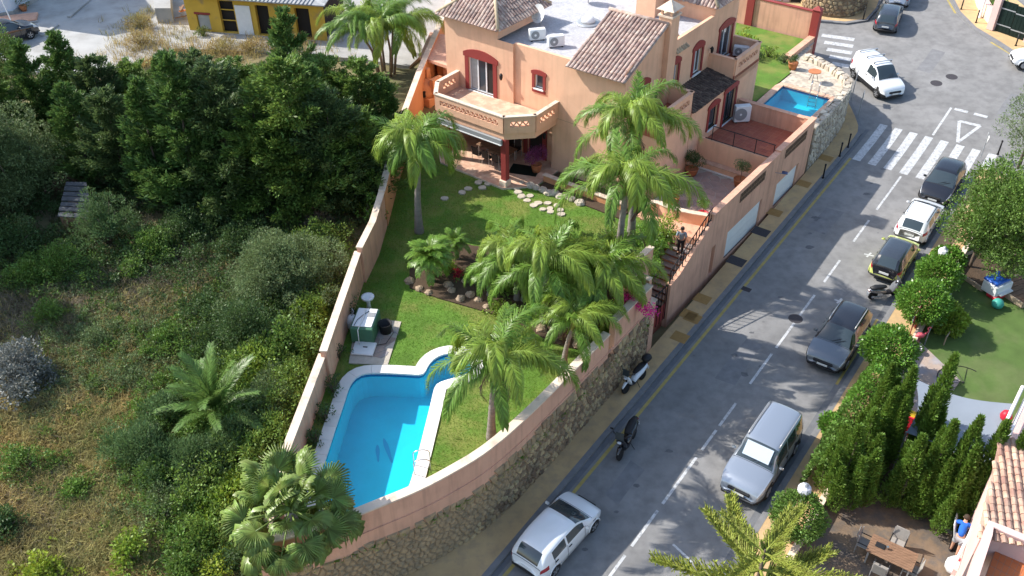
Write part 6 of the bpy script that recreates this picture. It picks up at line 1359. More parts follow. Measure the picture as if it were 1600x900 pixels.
vp = GR(1366, 134); vh = math.radians(-73)
ve = car('white_van', 'white delivery van with roof bars turning at the junction', 'van', vp, vh, paint='car_white', grp='cars', slope=.0, cladding=True, **VAN)
ve.rotation_euler = (0, .085, vh)
for x in (-1.6, -.75, .1): obj('roof_bar', MB().box((x, 0, 1.97), (.09, 1.5, .06), 0, .02), 'alu', ve); [obj('bar_foot', MB().box((x, s_*.66, 1.91), (.08, .05, .1)), 'car_trim', ve) for s_ in (-1, 1)]
p = GR(1386, 37); h_ = two((1384, 46), (1401, -5)); car('dark_grey_hatchback', 'dark grey hatchback seen from behind on the far side street', 'car', p, h_, paint='car_darkgrey', grp='cars', slope=.0, **HATCH).rotation_euler = (0, -.09, h_)
p = GR(1404, -2); car('silver_far_car', 'silver car cut by the top edge ahead of the dark grey one', 'car', p, h_, paint='car_silver', grp='cars', slope=.0, **HATCH).rotation_euler = (0, -.09, h_)
p = GW(14, 70); p.z = wz(p.x, p.y)+.22; car('black_estate', 'black car parked at the left edge of the concrete yard', 'car', p, two((-30, 88), (60, 58), GW), paint='car_black', grp='cars', slope=0., **SUV)
p = GW(207, -14); p.z = wz(p.x, p.y)+.22; car('red_car', 'red car cut by the top edge in the concrete yard', 'car', p, 0.25, paint='car_red', grp='cars', slope=0., **HATCH)
p = GR(1624, 104); car('white_edge_car', 'white car just entering at the right edge of the junction', 'car', p, PI*.93, paint='car_white', grp='cars', slope=0., **HATCH)
# ------------------------------------------------------------------ scooters
def scooter(name, label, pos, hd, paint, lean=.12, box=None, seatm='black_plastic', screen=True, sc=1.):
    e = thing(name, label, 'scooter', pos, 0., 'scooters'); e.rotation_euler = (lean, 0, hd); e.scale = (sc, sc, sc); mt = Matrix.Rotation(PI/2, 4, 'X')
    for nm, x in (('front_wheel', .66), ('rear_wheel', -.62)):
        w = bpy.data.objects.new(nm, None); COL.objects.link(w); w.parent = e; w.location = (x, 0, .27)
        obj('tyre', MB().lathe((0, 0, 0), [(.17, -.05), (.25, -.05), (.27, 0), (.25, .05), (.17, .05)], 18).xf(mt), 'rubber', w, True); obj('rim', MB().lathe((0, 0, 0), [(.17, -.03), (.17, .03)], 14).xf(mt), 'rim', w)
    def loft(rings):
        mb = MB(); n = 10
        for x, z, hy, hz in rings: mb.v += [(x, hy*math.cos(2*PI*j/n), z+hz*math.sin(2*PI*j/n)) for j in range(n)]
        mb.f = [(i*n+j, i*n+(j+1) % n, (i+1)*n+(j+1) % n, (i+1)*n+j) for i in range(len(rings)-1) for j in range(n)]+[tuple(range(n-1, -1, -1)), tuple(range((len(rings)-1)*n, len(rings)*n))]; return mb
    obj('rear_body', loft([(-.98, .72, .06, .05), (-.85, .68, .16, .12), (-.5, .6, .2, .18), (-.1, .5, .19, .16), (.12, .38, .16, .1)]), paint, e, True)
    obj('floorboard', loft([(-.1, .36, .16, .08), (.2, .3, .18, .05), (.45, .34, .15, .06)]), 'black_plastic', e, True)
    obj('leg_shield', loft([(.36, .4, .17, .12), (.46, .62, .22, .2), (.56, .82, .18, .16), (.6, .98, .1, .08)]), paint, e, True)
    obj('front_mudguard', loft([(.5, .56, .05, .03), (.68, .58, .09, .05), (.9, .42, .05, .04)]), paint, e, True)
    obj('seat', loft([(-.92, .84, .1, .05), (-.6, .85, .17, .07), (-.25, .8, .16, .06), (.0, .76, .1, .05)]), seatm, e, True)
    obj('fork', MB().tube([(.5, 0, .95), (.66, 0, .27)], .04, 6), 'black_plastic', e); obj('handlebar', MB().tube([(.38, -.36, 1.06), (.5, -.12, 1.0), (.5, .12, 1.0), (.38, .36, 1.06)], .022, 6), 'black_plastic', e)
    for s_ in (-1, 1): obj('mirror', MB().tube([(.46, s_*.24, 1.05), (.44, s_*.34, 1.25)], .01, 5).box((.44, s_*.38, 1.28), (.03, .13, .09), 0, .01), 'black_plastic', e)
    obj('headlight', MB().box((.67, 0, .86), (.1, .16, .11), 0, .03), 'head', e); obj('tail_light', MB().box((-.99, 0, .72), (.05, .18, .07), 0, .02), 'tail', e); obj('number_plate', MB().box((-1.0, 0, .5), (.02, .2, .16)), 'plate', e)
    obj('exhaust', MB().tube([(-.2, -.17, .25), (-.8, -.19, .34)], [.035, .06], 8), 'galv', e); obj('stand', MB().tube([(-.05, .1, .3), (-.02, .3, .02)], .015, 5), 'black_plastic', e)
    if screen: obj('windscreen', MB().box((.6, 0, 1.13), (.02, .34, .3), 0, 0, 0, -.35), 'car_glass', e)
    if box: obj('top_box', loft([(-1.22, 1.02, .12, .1), (-1.12, 1.02, .21, .16), (-.9, 1.02, .22, .17), (-.76, 1.02, .14, .12)]), box, e, True)
    return e
p = GR(991, 606); p.z += .135; scooter('white_scooter', 'white and black scooter with round black top box on the pavement', p, DNH-.12, 'car_white', .12, 'black_plastic')
scooter('black_scooter', 'black maxi scooter parked on the yellow line at the kerb', GR(980, 700)+Vector((0, 0, .004)), DNH+.12, 'car_black', .12, None, sc=1.12)
scooter('grey_scooter', 'grey scooter parked across the bay behind the lime car', GR(1378, 464)+Vector((0, 0, .004)), two((1355, 465), (1402, 455)), 'moto_grey', .12, None, 'black_plastic', True)
# ================================================================== people
def skinned(name, chain, m, parent, sub=2):
    """chain: list of (id, parent id, pos, radius)"""
    me = bpy.data.meshes.new(name); ids = {c[0]: i for i, c in enumerate(chain)}
    me.from_pydata([c[2] for c in chain], [(ids[c[1]], ids[c[0]]) for c in chain if c[1]], []); o = bpy.data.objects.new(name, me); COL.objects.link(o)
    md = o.modifiers.new('skin', 'SKIN'); sv = me.skin_vertices[0].data if me.skin_vertices else None
    if sv is None: bpy.context.view_layer.objects.active = o
    for i, c in enumerate(chain): me.skin_vertices[0].data[i].radius = (c[3], c[3]*(c[4] if len(c) > 4 else 1.))
    me.skin_vertices[0].data[0].use_root = True
    md.use_smooth_shade = True; sb = o.modifiers.new('sub', 'SUBSURF'); sb.levels = sub; sb.render_levels = sub
    dg = bpy.context.evaluated_depsgraph_get(); m2 = bpy.data.meshes.new_from_object(o.evaluated_get(dg)); bpy.data.objects.remove(o); bpy.data.meshes.remove(me)
    m2.materials.clear(); m2.materials.append(M[m]); m2.name = name; return link(name, m2, parent)
def person(label, pos, hd, J, shirt, legsm, shorts=False, sc=1.):
    """J: joints dict in local coords (x forward, y left)"""
    e = thing('person', label, 'person', pos, hd); e.scale = (sc, sc, sc); B = []
    def c(i, p, r): B.append((i, p, J[i], r))
    c('pel', None, .125); c('waist', 'pel', .115); c('chest', 'waist', .135); c('neckb', 'chest', .075); c('neck', 'neckb', .055); c('head', 'neck', .085); c('crown', 'head', .09); c('topc', 'crown', .06)
    for s_ in 'LR':
        c('sh'+s_, 'neckb', .065); c('el'+s_, 'sh'+s_, .045); c('wr'+s_, 'el'+s_, .03); c('ha'+s_, 'wr'+s_, .036)
        c('hip'+s_, 'pel', .095); c('kn'+s_, 'hip'+s_, .062); c('an'+s_, 'kn'+s_, .042); c('toe'+s_, 'an'+s_, .042)
    skinned('body', B, 'skin', e)
    def sub(name, m, lst):
        ids = [l[0] for l in lst]; skinned(name, [(i, p if p in ids else None, J[i] if i in J else q, r) for i, p, q, r in lst], m, e)
    L = lambda a, b, t: tuple(J[a][k]+(J[b][k]-J[a][k])*t for k in range(3))
    sub('shirt', shirt, [('pel', None, 0, .138), ('waist', 'pel', 0, .135), ('chest', 'waist', 0, .155), ('neckb', 'chest', 0, .09)]+[x for s_ in 'LR' for x in (('sh'+s_, 'neckb', 0, .085), ('slv'+s_, 'sh'+s_, L('sh'+s_, 'el'+s_, .75), .07))])
    k = .9 if shorts else .93
    sub('shorts' if shorts else 'trousers', legsm, [('pel', None, 0, .146)]+[x for s_ in 'LR' for x in ([('hip'+s_, 'pel', 0, .118), ('th'+s_, 'hip'+s_, L('hip'+s_, 'kn'+s_, k), .095)] if shorts else [('hip'+s_, 'pel', 0, .112), ('kn'+s_, 'hip'+s_, 0, .08), ('cf'+s_, 'kn'+s_, L('kn'+s_, 'an'+s_, .92), .065)])])
    hd_, cr = Vector(J['head']), Vector(J['crown']); mb = MB().lathe((0, 0, 0), [(.098, -.02), (.108, .03), (.1, .08), (.07, .12), (.02, .14)], 12).xf(Matrix.Translation(cr+Vector((-.018, 0, -.03)))); obj('hair', mb, 'hair', e, True)
    for s_ in (-1, 1):
        obj('ear', MB().lathe((0, 0, 0), [(.01, -.03), (.02, 0), (.01, .03)], 6).xf(Matrix.Translation(hd_+Vector((0, s_*.095, .03)))), 'skin', e); obj('eye', MB().lathe((0, 0, 0), [(.004, -.01), (.012, 0), (.004, .01)], 6).xf(Matrix.Translation(hd_+Vector((.088, s_*.035, .05)))), 'hair', e)
    obj('nose', MB().lathe((0, 0, 0), [(.016, -.02), (.012, 0), (.004, .02)], 6).xf(Matrix.Translation(hd_+Vector((.1, 0, .015)))), 'skin', e); obj('mouth', MB().box(tuple(hd_+Vector((.088, 0, -.035))), (.01, .045, .012)), 'red_trim', e)
    for s_ in 'LR':
        a, b = Vector(J['wr'+s_]), Vector(J['ha'+s_]); t = (b-a).normalized(); q = t.cross(Vector((0, 1, 0) if abs(t.y) < .8 else (1, 0, 0))).normalized()
        for k in range(4): o = b+q*(k-1.5)*.02; obj('finger', MB().tube([o, o+t*.05, o+t*(.075+.012*(k in (1, 2)))+Vector((.012, 0, -.01))], [.0095, .009, .007], 6), 'skin', e, True)
        o = a.lerp(b, .55)+q*.03; obj('thumb', MB().tube([o, o+q*.03+t*.03, o+q*.035+t*.06], [.011, .01, .008], 6), 'skin', e, True)
        an, to = Vector(J['an'+s_]), Vector(J['toe'+s_]); obj('shoe', MB().box(tuple((an+to)/2+Vector((0, 0, -.02))), ((to-an).length+.14, .1, .09), math.atan2(to.y-an.y, to.x-an.x), .03), 'dark_cloth', e, True)
    return e
def joints(hunch=0., lk=(0, 0), arms=((.05, .22, 1.08), (.12, .2, .82)), armsR=None, stride=0., kneeL=0.):
    J = dict(pel=(0, 0, .95), waist=(.02+hunch*.1, 0, 1.1), chest=(.04+hunch*.28, 0, 1.3-hunch*.06), neckb=(.03+hunch*.42, 0, 1.46-hunch*.12), neck=(.04+hunch*.48, 0, 1.54-hunch*.15), head=(.06+hunch*.55, 0, 1.63-hunch*.18), crown=(.05+hunch*.58, 0, 1.71-hunch*.19), topc=(.04+hunch*.58, 0, 1.75-hunch*.19))
    nx, nz = J['neckb'][0], J['neckb'][2]; aR = armsR or arms
    for s_, k, a in (('L', 1, arms), ('R', -1, aR)):
        J['sh'+s_] = (nx-.01, k*.19, nz-.04); J['el'+s_] = (nx-.03+a[0][0], k*a[0][1], a[0][2]); J['wr'+s_] = (nx+a[1][0], k*a[1][1], a[1][2]); d = Vector(J['wr'+s_])-Vector(J['el'+s_]); J['ha'+s_] = tuple(Vector(J['wr'+s_])+d.normalized()*.09)
        f = stride*k; lift = kneeL if k > 0 else 0.
        J['hip'+s_] = (0, k*.1, .88); J['kn'+s_] = (.04+f*.5+lift*.35, k*.11, .5+lift*.3); J['an'+s_] = (f-.02+lift*.3, k*.11, .09+lift*.45); J['toe'+s_] = (f+.14+lift*.3, k*.125, .05+lift*.45)
    return J
sp_ = huv(G(1047, 402, 1.7)); pv = sp_[1]; zst = .45+(PF-.45)*(math.floor((pv-sa[0])/((sa[1]-sa[0])/ns_))+1)/ns_
person('person in a grey blue shirt and dark trousers walking down the stairs', hp(UW-1.25, pv, max(.5, zst)), math.atan2(-VX.y, -VX.x)+.3, joints(.1, stride=.12, arms=((.1, .26, 1.12), (.2, .24, .9))), 'greyblue_cloth', 'dark_cloth')
mp_ = GR(1488, 866); mp_.z = gz(mp_.x, mp_.y)+.06
person('person in a blue shirt and grey shorts bending over the open storage chest', mp_, 1.05, joints(.75, stride=.1, arms=((.2, .26, 1.1), (.42, .2, .92))), 'blue_cloth', 'grey_cloth', True, 1.04)
# ================================================================== garden things of the villa
rs(600)
# stone pad with pump box
pad = [V2(G(x, y, GZ)) for x, y in ((545, 568), (606, 570), (627, 503), (590, 498), (556, 500))]
e = thing('flagstone_pad', 'irregular flagstone pad beside the boundary wall above the pool', 'paving'); e['kind'] = 'structure'
pp = [(p.x, p.y) for p in pad]; obj('bed', MB().prism(pp, GZ-.2, GZ+.02), 'flag_joint', e)
xs_ = [p[0] for p in pp]; ys_ = [p[1] for p in pp]
for c_ in voronoi([p for p in jitter_pts(min(xs_), max(xs_), min(ys_), max(ys_), .5, .45, .4) if inpoly(*p, pp)], lambda p: [(p[0]-.5, p[1]-.5), (p[0]+.5, p[1]-.5), (p[0]+.5, p[1]+.5), (p[0]-.5, p[1]+.5)], .02, 1.2):
    if sum(inpoly(x, y, pp) for x, y in c_) >= len(c_)-1: obj('flagstone', MB().prism(c_, GZ+.02, GZ+.035+.006*rnd.random(), False), 'flag', e)
wd_ = math.atan2((left_wall[3][0]-left_wall[0][0]).y, (left_wall[3][0]-left_wall[0][0]).x)
def onpad(px, py): return G(px, py, GZ+.04)
e = thing('pump_box', 'green pump box with white lid panels beside the boundary wall', 'pump box', onpad(573, 520), wd_-PI/2)
obj('casing', MB().box((0, 0, .42), (1.05, 1.5, .84), 0, .03), 'green_box', e); obj('lid', MB().box((0, .05, .865), (.9, 1.3, .05), 0, .01), 'white_plastic', e); obj('hatch', MB().box((.25, .25, .9), (.32, .3, .02)), 'grey_plastic', e); obj('pipe', MB().tube([(-.1, .6, .92), (-.05, 0, .95), (-.1, -.9, .9), (-.1, -.95, .1)], .022, 6), 'white_plastic', e, True); obj('cable', MB().tube([(.1, .5, .91), (-.1, .2, .92), (-.3, -.2, .91), (-.35, -.6, .91)], .014, 5), 'black_plastic', e, True)
e = thing('pump_cover', 'square white cover plate lying on the flagstones below the pump box', 'cover', onpad(569, 546), wd_-PI/2); obj('plate', MB().box((0, 0, .05), (1.0, .85, .1), 0, .02), 'white_plastic', e); obj('handle', MB().box((.05, .05, .11), (.2, .05, .03)), 'black_plastic', e)
e = thing('white_basin', 'small white basin on the grass above the pump box', 'basin', G(577, 483, GZ)); obj('bowl', MB().lathe((0, 0, .55), [(.1, 0), (.28, .1), (.32, .22), (.24, .2), (.1, .1)], 12), 'white_plastic', e, True); obj('stem', MB().lathe((0, 0, 0), [(.14, 0), (.09, .3), (.1, .56)], 10), 'white_plastic', e, True)
e = thing('sand_filter', 'pale grey filter tank at the wall beside the pump box', 'filter tank', G(552, 512, GZ)); obj('tank', MB().lathe((0, 0, 0), [(.2, 0), (.27, .1), (.28, .5), (.18, .68), (.06, .72)], 14), 'white_plastic', e, True); obj('pipe', MB().tube([(0, 0, .7), (.1, .1, .9), (0, .3, .9), (-.1, .4, .2)], .03, 6), 'galv', e)
e = thing('dark_tub', 'round black tub on the flagstones beside the pump box', 'tub', onpad(603, 518)); obj('body', MB().lathe((0, 0, 0), [(.26, 0), (.31, .5), (.33, .52), (.28, .5), (.25, .12)], 16), 'black_plastic', e, True); obj('hose', MB().tube([(.3, -.1, .5), (.4, -.4, .25), (.1, -.9, .04), (-.5, -1.05, .04)], .018, 5), 'black_plastic', e, True)
# stepping stones
ORD = ['first', 'second', 'third', 'fourth', 'fifth', 'sixth', 'seventh', 'eighth', 'ninth', 'tenth', 'eleventh', 'twelfth', 'thirteenth']
def rank(lst, k): return ORD[sorted(range(len(lst)), key=lambda i: lst[i][0]).index(k)]
LT = [(45, 0), (60, 0), (112, 0), (95, 0), (163, 0), (137, 0), (222, 0), (280, 0), (193, 0), (238, 0), (240, 0), (300, 0), (307, 0)]; ST = [(1020, 0), (1140, 0), (1070, 0), (890, 0), (815, 0), (600, 0)]; TT = [(1500, 0), (1520, 0), (1560, 0)]
for k, (px, py) in enumerate([(800+x/4, 225+y/4) for x, y in ((45, 302), (60, 326), (112, 322), (95, 352), (163, 367), (137, 382), (222, 368), (280, 382), (193, 407), (238, 402), (240, 422), (300, 410), (307, 437))]+[(620+x/8, 200+y/8) for x, y in ((1020, 680), (1140, 695), (1070, 745), (890, 757), (815, 805), (600, 878), (1500, 757), (1520, 802), (1560, 850))]):
    p = G(px, py, GZ+.02); R_ = rnd.uniform(.17, .27); a0 = rnd.random()*6; poly = [(p.x+R_*rnd.uniform(.8, 1.15)*math.cos(a0+2*PI*i/7), p.y+R_*rnd.uniform(.75, 1.05)*math.sin(a0+2*PI*i/7)) for i in range(7)]
    o = obj('stepping_stone', MB().prism(poly, GZ-.05, GZ+.03+.0012*k), 'stone_pale'); tag(o, 'pale stepping stone, %s from the left in the long trail along the planter' % rank(LT, k) if k < 13 else 'pale stepping stone, %s from the left in the short trail left of the terrace column' % rank(ST, k-13) if k < 19 else 'pale stepping stone, %s from the left of the trio below the terrace corner' % rank(TT, k-19), 'stepping stone', 'stepping stones of the long trail' if k < 13 else 'stepping stones of the left trail' if k < 19 else 'stepping stones below the terrace corner')
# rocks edging the beds
def rock(px, py, R_, z=GZ, label='', grp=None, m='rock'):
    p = G(px, py, z); mb = MB(); n = 8; P = []
    for i, (zz, rr) in enumerate(((-.15, .9), (.15, 1.05), (.5, .85), (.75, .4))):
        for j in range(n): a = 2*PI*j/n; k = R_*rr*rnd.uniform(.78, 1.15); P.append((p.x+k*math.cos(a), p.y+k*math.sin(a), z+zz*R_*1.1+rnd.uniform(-.06, .06)*R_))
    mb.add(P, [(i*n+j, i*n+(j+1) % n, (i+1)*n+(j+1) % n, (i+1)*n+j) for i in range(3) for j in range(n)]+[tuple(range(3*n, 4*n))]); o = obj('garden_rock', mb, m); tag(o, label, 'rock', grp)
RK = ((828, 291, .3), (838, 294, .25), (848, 298, .28), (857, 303, .32), (866, 303, .3), (875, 308, .28), (884, 308, .22), (893, 312, .25), (906, 318, .3), (815, 287, .22))
for k, (px, py, R_) in enumerate(RK): rock(px, py, R_, GZ, 'pale rock edging the bed below the villa wall, %s from the left' % rank(RK, k), 'rocks below the villa wall', 'stone_pale')
RK = ((640, 440, .35), (655, 452, .3), (700, 447, .35), (706, 455, .3), (728, 440, .3), (735, 462, .35), (748, 470, .3), (720, 468, .35), (670, 458, .28), (760, 480, .25))
for k, (px, py, R_) in enumerate(RK): rock(px, py, R_*.75, GZ, 'brown rock in the island bed of pygmy palms, %s from the left' % rank(RK, k), 'rocks in the island bed')
RK = ((893, 508, .4), (900, 522, .35), (908, 533, .4), (913, 520, .35), (905, 540, .3), (846, 515, .3), (838, 508, .3), (925, 515, .3))
for k, (px, py, R_) in enumerate(RK): rock(px, py, R_, GZ, 'brown rock stacked near the street wall palms, %s from the left' % rank(RK, k), 'rocks near the street wall')
bedp = [(640, 395), (700, 375), (740, 385), (800, 390), (880, 400), (960, 400), (985, 430), (955, 500), (900, 545), (860, 535), (800, 500), (750, 485), (690, 468), (640, 450)]
struct(obj('planting_bed', MB().prism([tuple(V2(G(x, y, GZ))) for x, y in bedp], GZ-.2, GZ+.05), 'soil'))
struct(obj('planting_bed', MB().prism([tuple(hp(u, v)[:2]) for u, v in ((-4.0, -.1), (-4.0, -2.0), (-1.5, -2.2), (1.5, -2.2), (1.6, -.1))], GZ-.2, GZ+.06), 'soil'))
e = thing('bed_kerb', 'low terracotta retaining wall of the bed below the villa', 'wall', hp(0, 0, 0), -YAW); obj('wall_panel', MB().b2(-4.1, 1.2, -1.5, -1.3, 2.3, 2.95), 'orange_render', e); obj('coping', MB().b2(-4.15, 1.25, -1.55, -1.25, 2.95, 3.0), 'coping', e)
# ------------------------------------------------------------------ pots
def pot(label, px, py, z, r, h, m, kind, seed, lf='lf_mid', ph=.8, pr=.45):
    rs(seed); p = G(px, py, z); e = thing('potted_plant', label, 'potted plant', p, 0., 'potted plants of the villa'); obj('pot', MB().lathe((0, 0, 0), [(r*.72, 0), (r*.95, h*.5), (r, h*.88), (r*1.08, h*.9), (r*1.08, h), (r*.92, h), (r*.9, h*.85), (.02, h*.85)], 18), m, e, True)
    if kind == 'std': obj('stem', MB().tube([(0, 0, h*.8), (.02, 0, h+ph*.5), (0, .01, h+ph)], .022, 5), 'bark', e)
    zc = h+(ph if kind == 'std' else pr*.75); link('foliage', clump_crown('foliage', [(rnd.uniform(-.5, .5)*pr, rnd.uniform(-.5, .5)*pr, zc+rnd.uniform(-.3, .45)*pr, pr*.55) for i in range(9)], 1500, .085, .5, lf), e)
pot('potted shrub in a terracotta pot under the big palm fronds on the paved terrace', 1050, 319, PF, .36, .5, 'terracotta', 'bush', 611, 'lf_palm', .5, .55)
pot('olive standard in a terracotta pot by the dividing wall', 1155, 291, PF, .36, .5, 'terracotta', 'std', 612, 'lf_olive', .75, .5); pot('round dark bush in a terracotta pot against the villa wall', 1080, 273, PF, .36, .45, 'terracotta', 'bush', 613, 'lf_dark', .5, .65)
pot('small round tree in a red pot on the terrace edge wall', 1097, 345, PF, .3, .5, 'red_plastic', 'std', 614, 'lf_mid', .6, .42); pot('purple leaved plant in a terracotta pot by the entrance', 838, 268, 2.6, .3, .5, 'terracotta', 'bush', 615, 'fl_purple', .5, .7)
pot('pot with tall stems beside the corner garden pilaster', 1238, 108, 3.58, .32, .5, 'terracotta', 'bush', 616, 'lf_dark', .4, .35)
o = tag(obj('door_mat', MB().box(tuple(hp(-5.7, -1.2, 2.615)), (1.7, 1.1, .02), -YAW+.35), 'gate_green'), 'dark green mat in front of the entrance door', 'mat')
# terrace dining set in the shade under the balcony
e = thing('dining_table', 'long dark dining table in the shade under the balcony', 'table', hp(-7.9, -1.0, 2.6), -YAW); obj('table_top', MB().box((0, 0, .74), (2.4, 1.0, .05), 0, .01), 'wood', e)
for a in (-1.05, 1.05):
    for b in (-.4, .4): obj('leg', MB().box((a, b, .36), (.06, .06, .72)), 'alu', e)
def chair(label, p, rz, grp, seat='sling', fr='alu', name='garden_chair', sc=1.):
    e = thing(name, label, 'chair', p, rz, grp); e.scale = (sc, sc, sc)
    obj('seat', MB().box((0, 0, .44), (.5, .52, .03), 0, .01), seat, e); obj('backrest', MB().box((-.29, 0, .74), (.03, .5, .55), 0, .01, 0, -.18), seat, e)
    for a in (-.25, .25):
        for b in (-.26, .26): obj('leg', MB().tube([(a, b, 0), (a, b, .62 if a > 0 else 1.0)], .018, 6), fr, e)
    for b in (-.27, .27): obj('armrest', MB().box((0, b, .64), (.55, .045, .03), 0, .01), 'black_plastic', e)
for k, (a, b, r_) in enumerate(((-.75, -.85, PI/2), (0, -.85, PI/2), (.75, -.85, PI/2), (-.75, .85, -PI/2), (.75, .85, -PI/2))): chair('slim metal framed chair, %s of the shaded dining table under the balcony' % ['left in front', 'middle in front', 'right in front', 'left behind', 'right behind'][k], hp(-7.9+a, -1.0+b, 2.6), -YAW+r_, 'chairs under the balcony', 'black_plastic')
# wall lamp at the garage
e = thing('wall_lamp', 'small bracket floodlight on the garage wall', 'lamp', hp(UW, v_div-.15, 3.45), -YAW); obj('arm', MB().tube([(0, 0, 0), (.5, .0, .1)], .02, 6), 'galv', e); obj('head', MB().box((.5, .1, .12), (.34, .3, .06), .3, .02), 'car_blue', e)
# ================================================================== street furniture
def bollard(px, py, k, lab, h=1.0):
    p = GR(px, py); e = thing('bollard', lab, 'bollard', (p.x, p.y, p.z+.12), 0., 'black bollards along the pavements'); obj('post', MB().lathe((0, 0, 0), [(.05, 0), (.05, h*.9)], 8), 'metal_black', e, True); obj('cap', MB().lathe((0, 0, h*.9), [(.06, 0), (.065, .04), (.03, .1)], 8), 'metal_black', e, True); obj('foot', MB().lathe((0, 0, 0), [(.085, 0), (.085, .05)], 8), 'metal_black', e)
for k, (px, py, lab) in enumerate(((1311, 247, 'nearest black bollard of the pair before the zebra crossing'), (1324, 233, 'second black bollard of the pair before the zebra crossing'), (1285, 281, 'black bollard on the pavement near the second garage door'), (1278, 35, 'black bollard on the far pavement beside the stone planter'), (1348, 33, 'black bollard on the far pavement at the street corner'), (1501, 17, 'black bollard at the top right pavement near the yellow line'), (1524, 38, 'black bollard by the white lamp post at top right'), (1586, 74, 'black bollard in front of the dark gate'), (1558, 244, 'black bollard at the right end of the zebra crossing'))): bollard(px, py, k, lab)
def sign(label, px, py, tx, ty, plate, rz, m, blank=None):
    p = GR(px, py); p.z += .12; h = height_to(p, tx, ty); e = thing('traffic_sign', label, 'sign', p, rz, 'traffic signs'); obj('pole', MB().tube([(0, 0, 0), (0, 0, h)], .03, 8), 'galv', e); zc = h-.35
    if plate == 'rect': obj('plate', MB().box((.03, 0, zc), (.012, .62, .42)), m, e); obj('back', MB().box((.02, 0, zc), (.012, .6, .4)), 'galv', e)
    elif plate == 'arrow': mb = MB(); P = [(-.45, -.16), (.3, -.16), (.52, 0), (.3, .16), (-.45, .16)]; mb.add([(.03, a, zc+b) for a, b in P]+[(.042, a, zc+b) for a, b in P], [(4, 3, 2, 1, 0), (5, 6, 7, 8, 9)]+[(i, (i+1) % 5, 5+(i+1) % 5, 5+i) for i in range(5)]); obj('plate', mb, m, e)
    else: mb = MB(); P = [(.4*math.cos(a), .4*math.sin(a)) for a in (-PI/2, PI/6, 5*PI/6)]; mb.add([(.03, a, zc+b) for a, b in P]+[(.042, a, zc+b) for a, b in P], [(2, 1, 0), (3, 4, 5)]+[(i, (i+1) % 3, 3+(i+1) % 3, 3+i) for i in range(3)]); obj('plate', mb, m, e)
    return e
sign('grey backed rectangular traffic sign on a pole beside the white van', 1329, 161, 1343, 110, 'rect', -.35, 'car_blue'); sign('arrow shaped traffic sign on a pole at the corner pavement', 1340, 186, 1351, 142, 'arrow', -.4, 'plate'); sign('give way sign on a thin pole at the right of the zebra crossing', 1531, 250, 1548, 208, 'tri', -.3, 'plate')
def globe_lamp(label, px, py, zc):
    c = G(px, py, zc); g = gz(c.x, c.y); e = thing('street_lamp', label, 'lamp', (c.x, c.y, g), 0., 'white globe lamps'); obj('post', MB().tube([(0, 0, 0), (0, 0, zc-g-.3)], .045, 8), 'rail_white', e); obj('collar', MB().lathe((0, 0, zc-g-.35), [(.07, 0), (.12, .08), (.06, .12)], 10), 'galv', e)
    obj('globe', MB().lathe((0, 0, zc-g-.24), [(.1, 0), (.24, .14), (.27, .26), (.22, .4), (.08, .5)], 8), 'lamp_glass', e, False); obj('cap', MB().lathe((0, 0, zc-g+.26), [(.12, 0), (.05, .08)], 8), 'galv', e)
globe_lamp('white faceted garden lamp above the clipped trees near the parked hatchbacks', 1474, 394, 2.9); globe_lamp('white faceted garden lamp above the hedge near the silver car', 1257, 765, 2.9)
# ================================================================== right hand gardens
e = thing('pavement_garden_wall', 'low dark boundary wall of the right gardens behind the hedge', 'wall')
pth = [st(s, -4.25) for s in range(14, 52, 2)]; obj('wall_panel', wall_strip(MB(), pth, .18, lambda p: gz(p.x, p.y)-.3, lambda p: gz(p.x, p.y)+.55), 'pillar_pink', e); obj('coping', wall_strip(MB(), pth, .26, lambda p: gz(p.x, p.y)+.55, lambda p: gz(p.x, p.y)+.6), 'coping', e)
def lot(name, pts, off, m): P = [GR(x, y) for x, y in pts]; return struct(obj(name, MB().prism([(p.x, p.y) for p in P], lambda x, y: gz(x, y)-.3, lambda x, y: gz(x, y)+off), m))
lot('artificial_lawn', [(1462, 396), (1640, 330), (1760, 500), (1660, 700), (1440, 640), (1400, 560)], .05, 'turf')
lot('grey_patio', [(1402, 545), (1418, 518), (1500, 596), (1470, 640), (1440, 700), (1330, 690)], .07, 'flag')
lot('brown_patio', [(1290, 742), (1400, 765), (1500, 850), (1490, 960), (1180, 960)], .06, 'patio')
lot('side_path', [(1400, 765), (1450, 780), (1530, 850), (1530, 960), (1490, 960), (1500, 850)], .065, 'stone_pale')
struct(obj('garden_soil', srsheet([(s, s+4, -4.3, 14) for s in range(4, 56, 4)], .02), 'soil'))
sa_ = [(1430, 592, 3.0), (1584, 631, 2.9), (1546, 742, 2.7), (1416, 676, 2.8)]; C4 = [G(*q) for q in sa_]; n = 10; V = []
for j in range(n+1):
    for i in range(n+1):
        s_, t = i/n, j/n; p = C4[0]*(1-s_)*(1-t)+C4[1]*s_*(1-t)+C4[2]*s_*t+C4[3]*(1-s_)*t; c = sum(C4, Vector())/4; pull = .16*(4*s_*(1-s_)*abs(2*t-1)**2+4*t*(1-t)*abs(2*s_-1)**2); p = p.lerp(c, pull); V.append((p.x, p.y, p.z-.25*s_*(1-s_)))
e = thing('shade_sail', 'grey shade sail stretched over the patio behind the cypresses', 'shade sail'); link('fabric', npmesh('fabric', np.array(V), np.array([(j*(n+1)+i, j*(n+1)+i+1, (j+1)*(n+1)+i+1, (j+1)*(n+1)+i) for j in range(n) for i in range(n)]), 'sail', True), e)
for q in C4: obj('pole', MB().tube([(q.x, q.y, gz(q.x, q.y)), (q.x, q.y, q.z+.05)], .04, 8), 'galv', e)
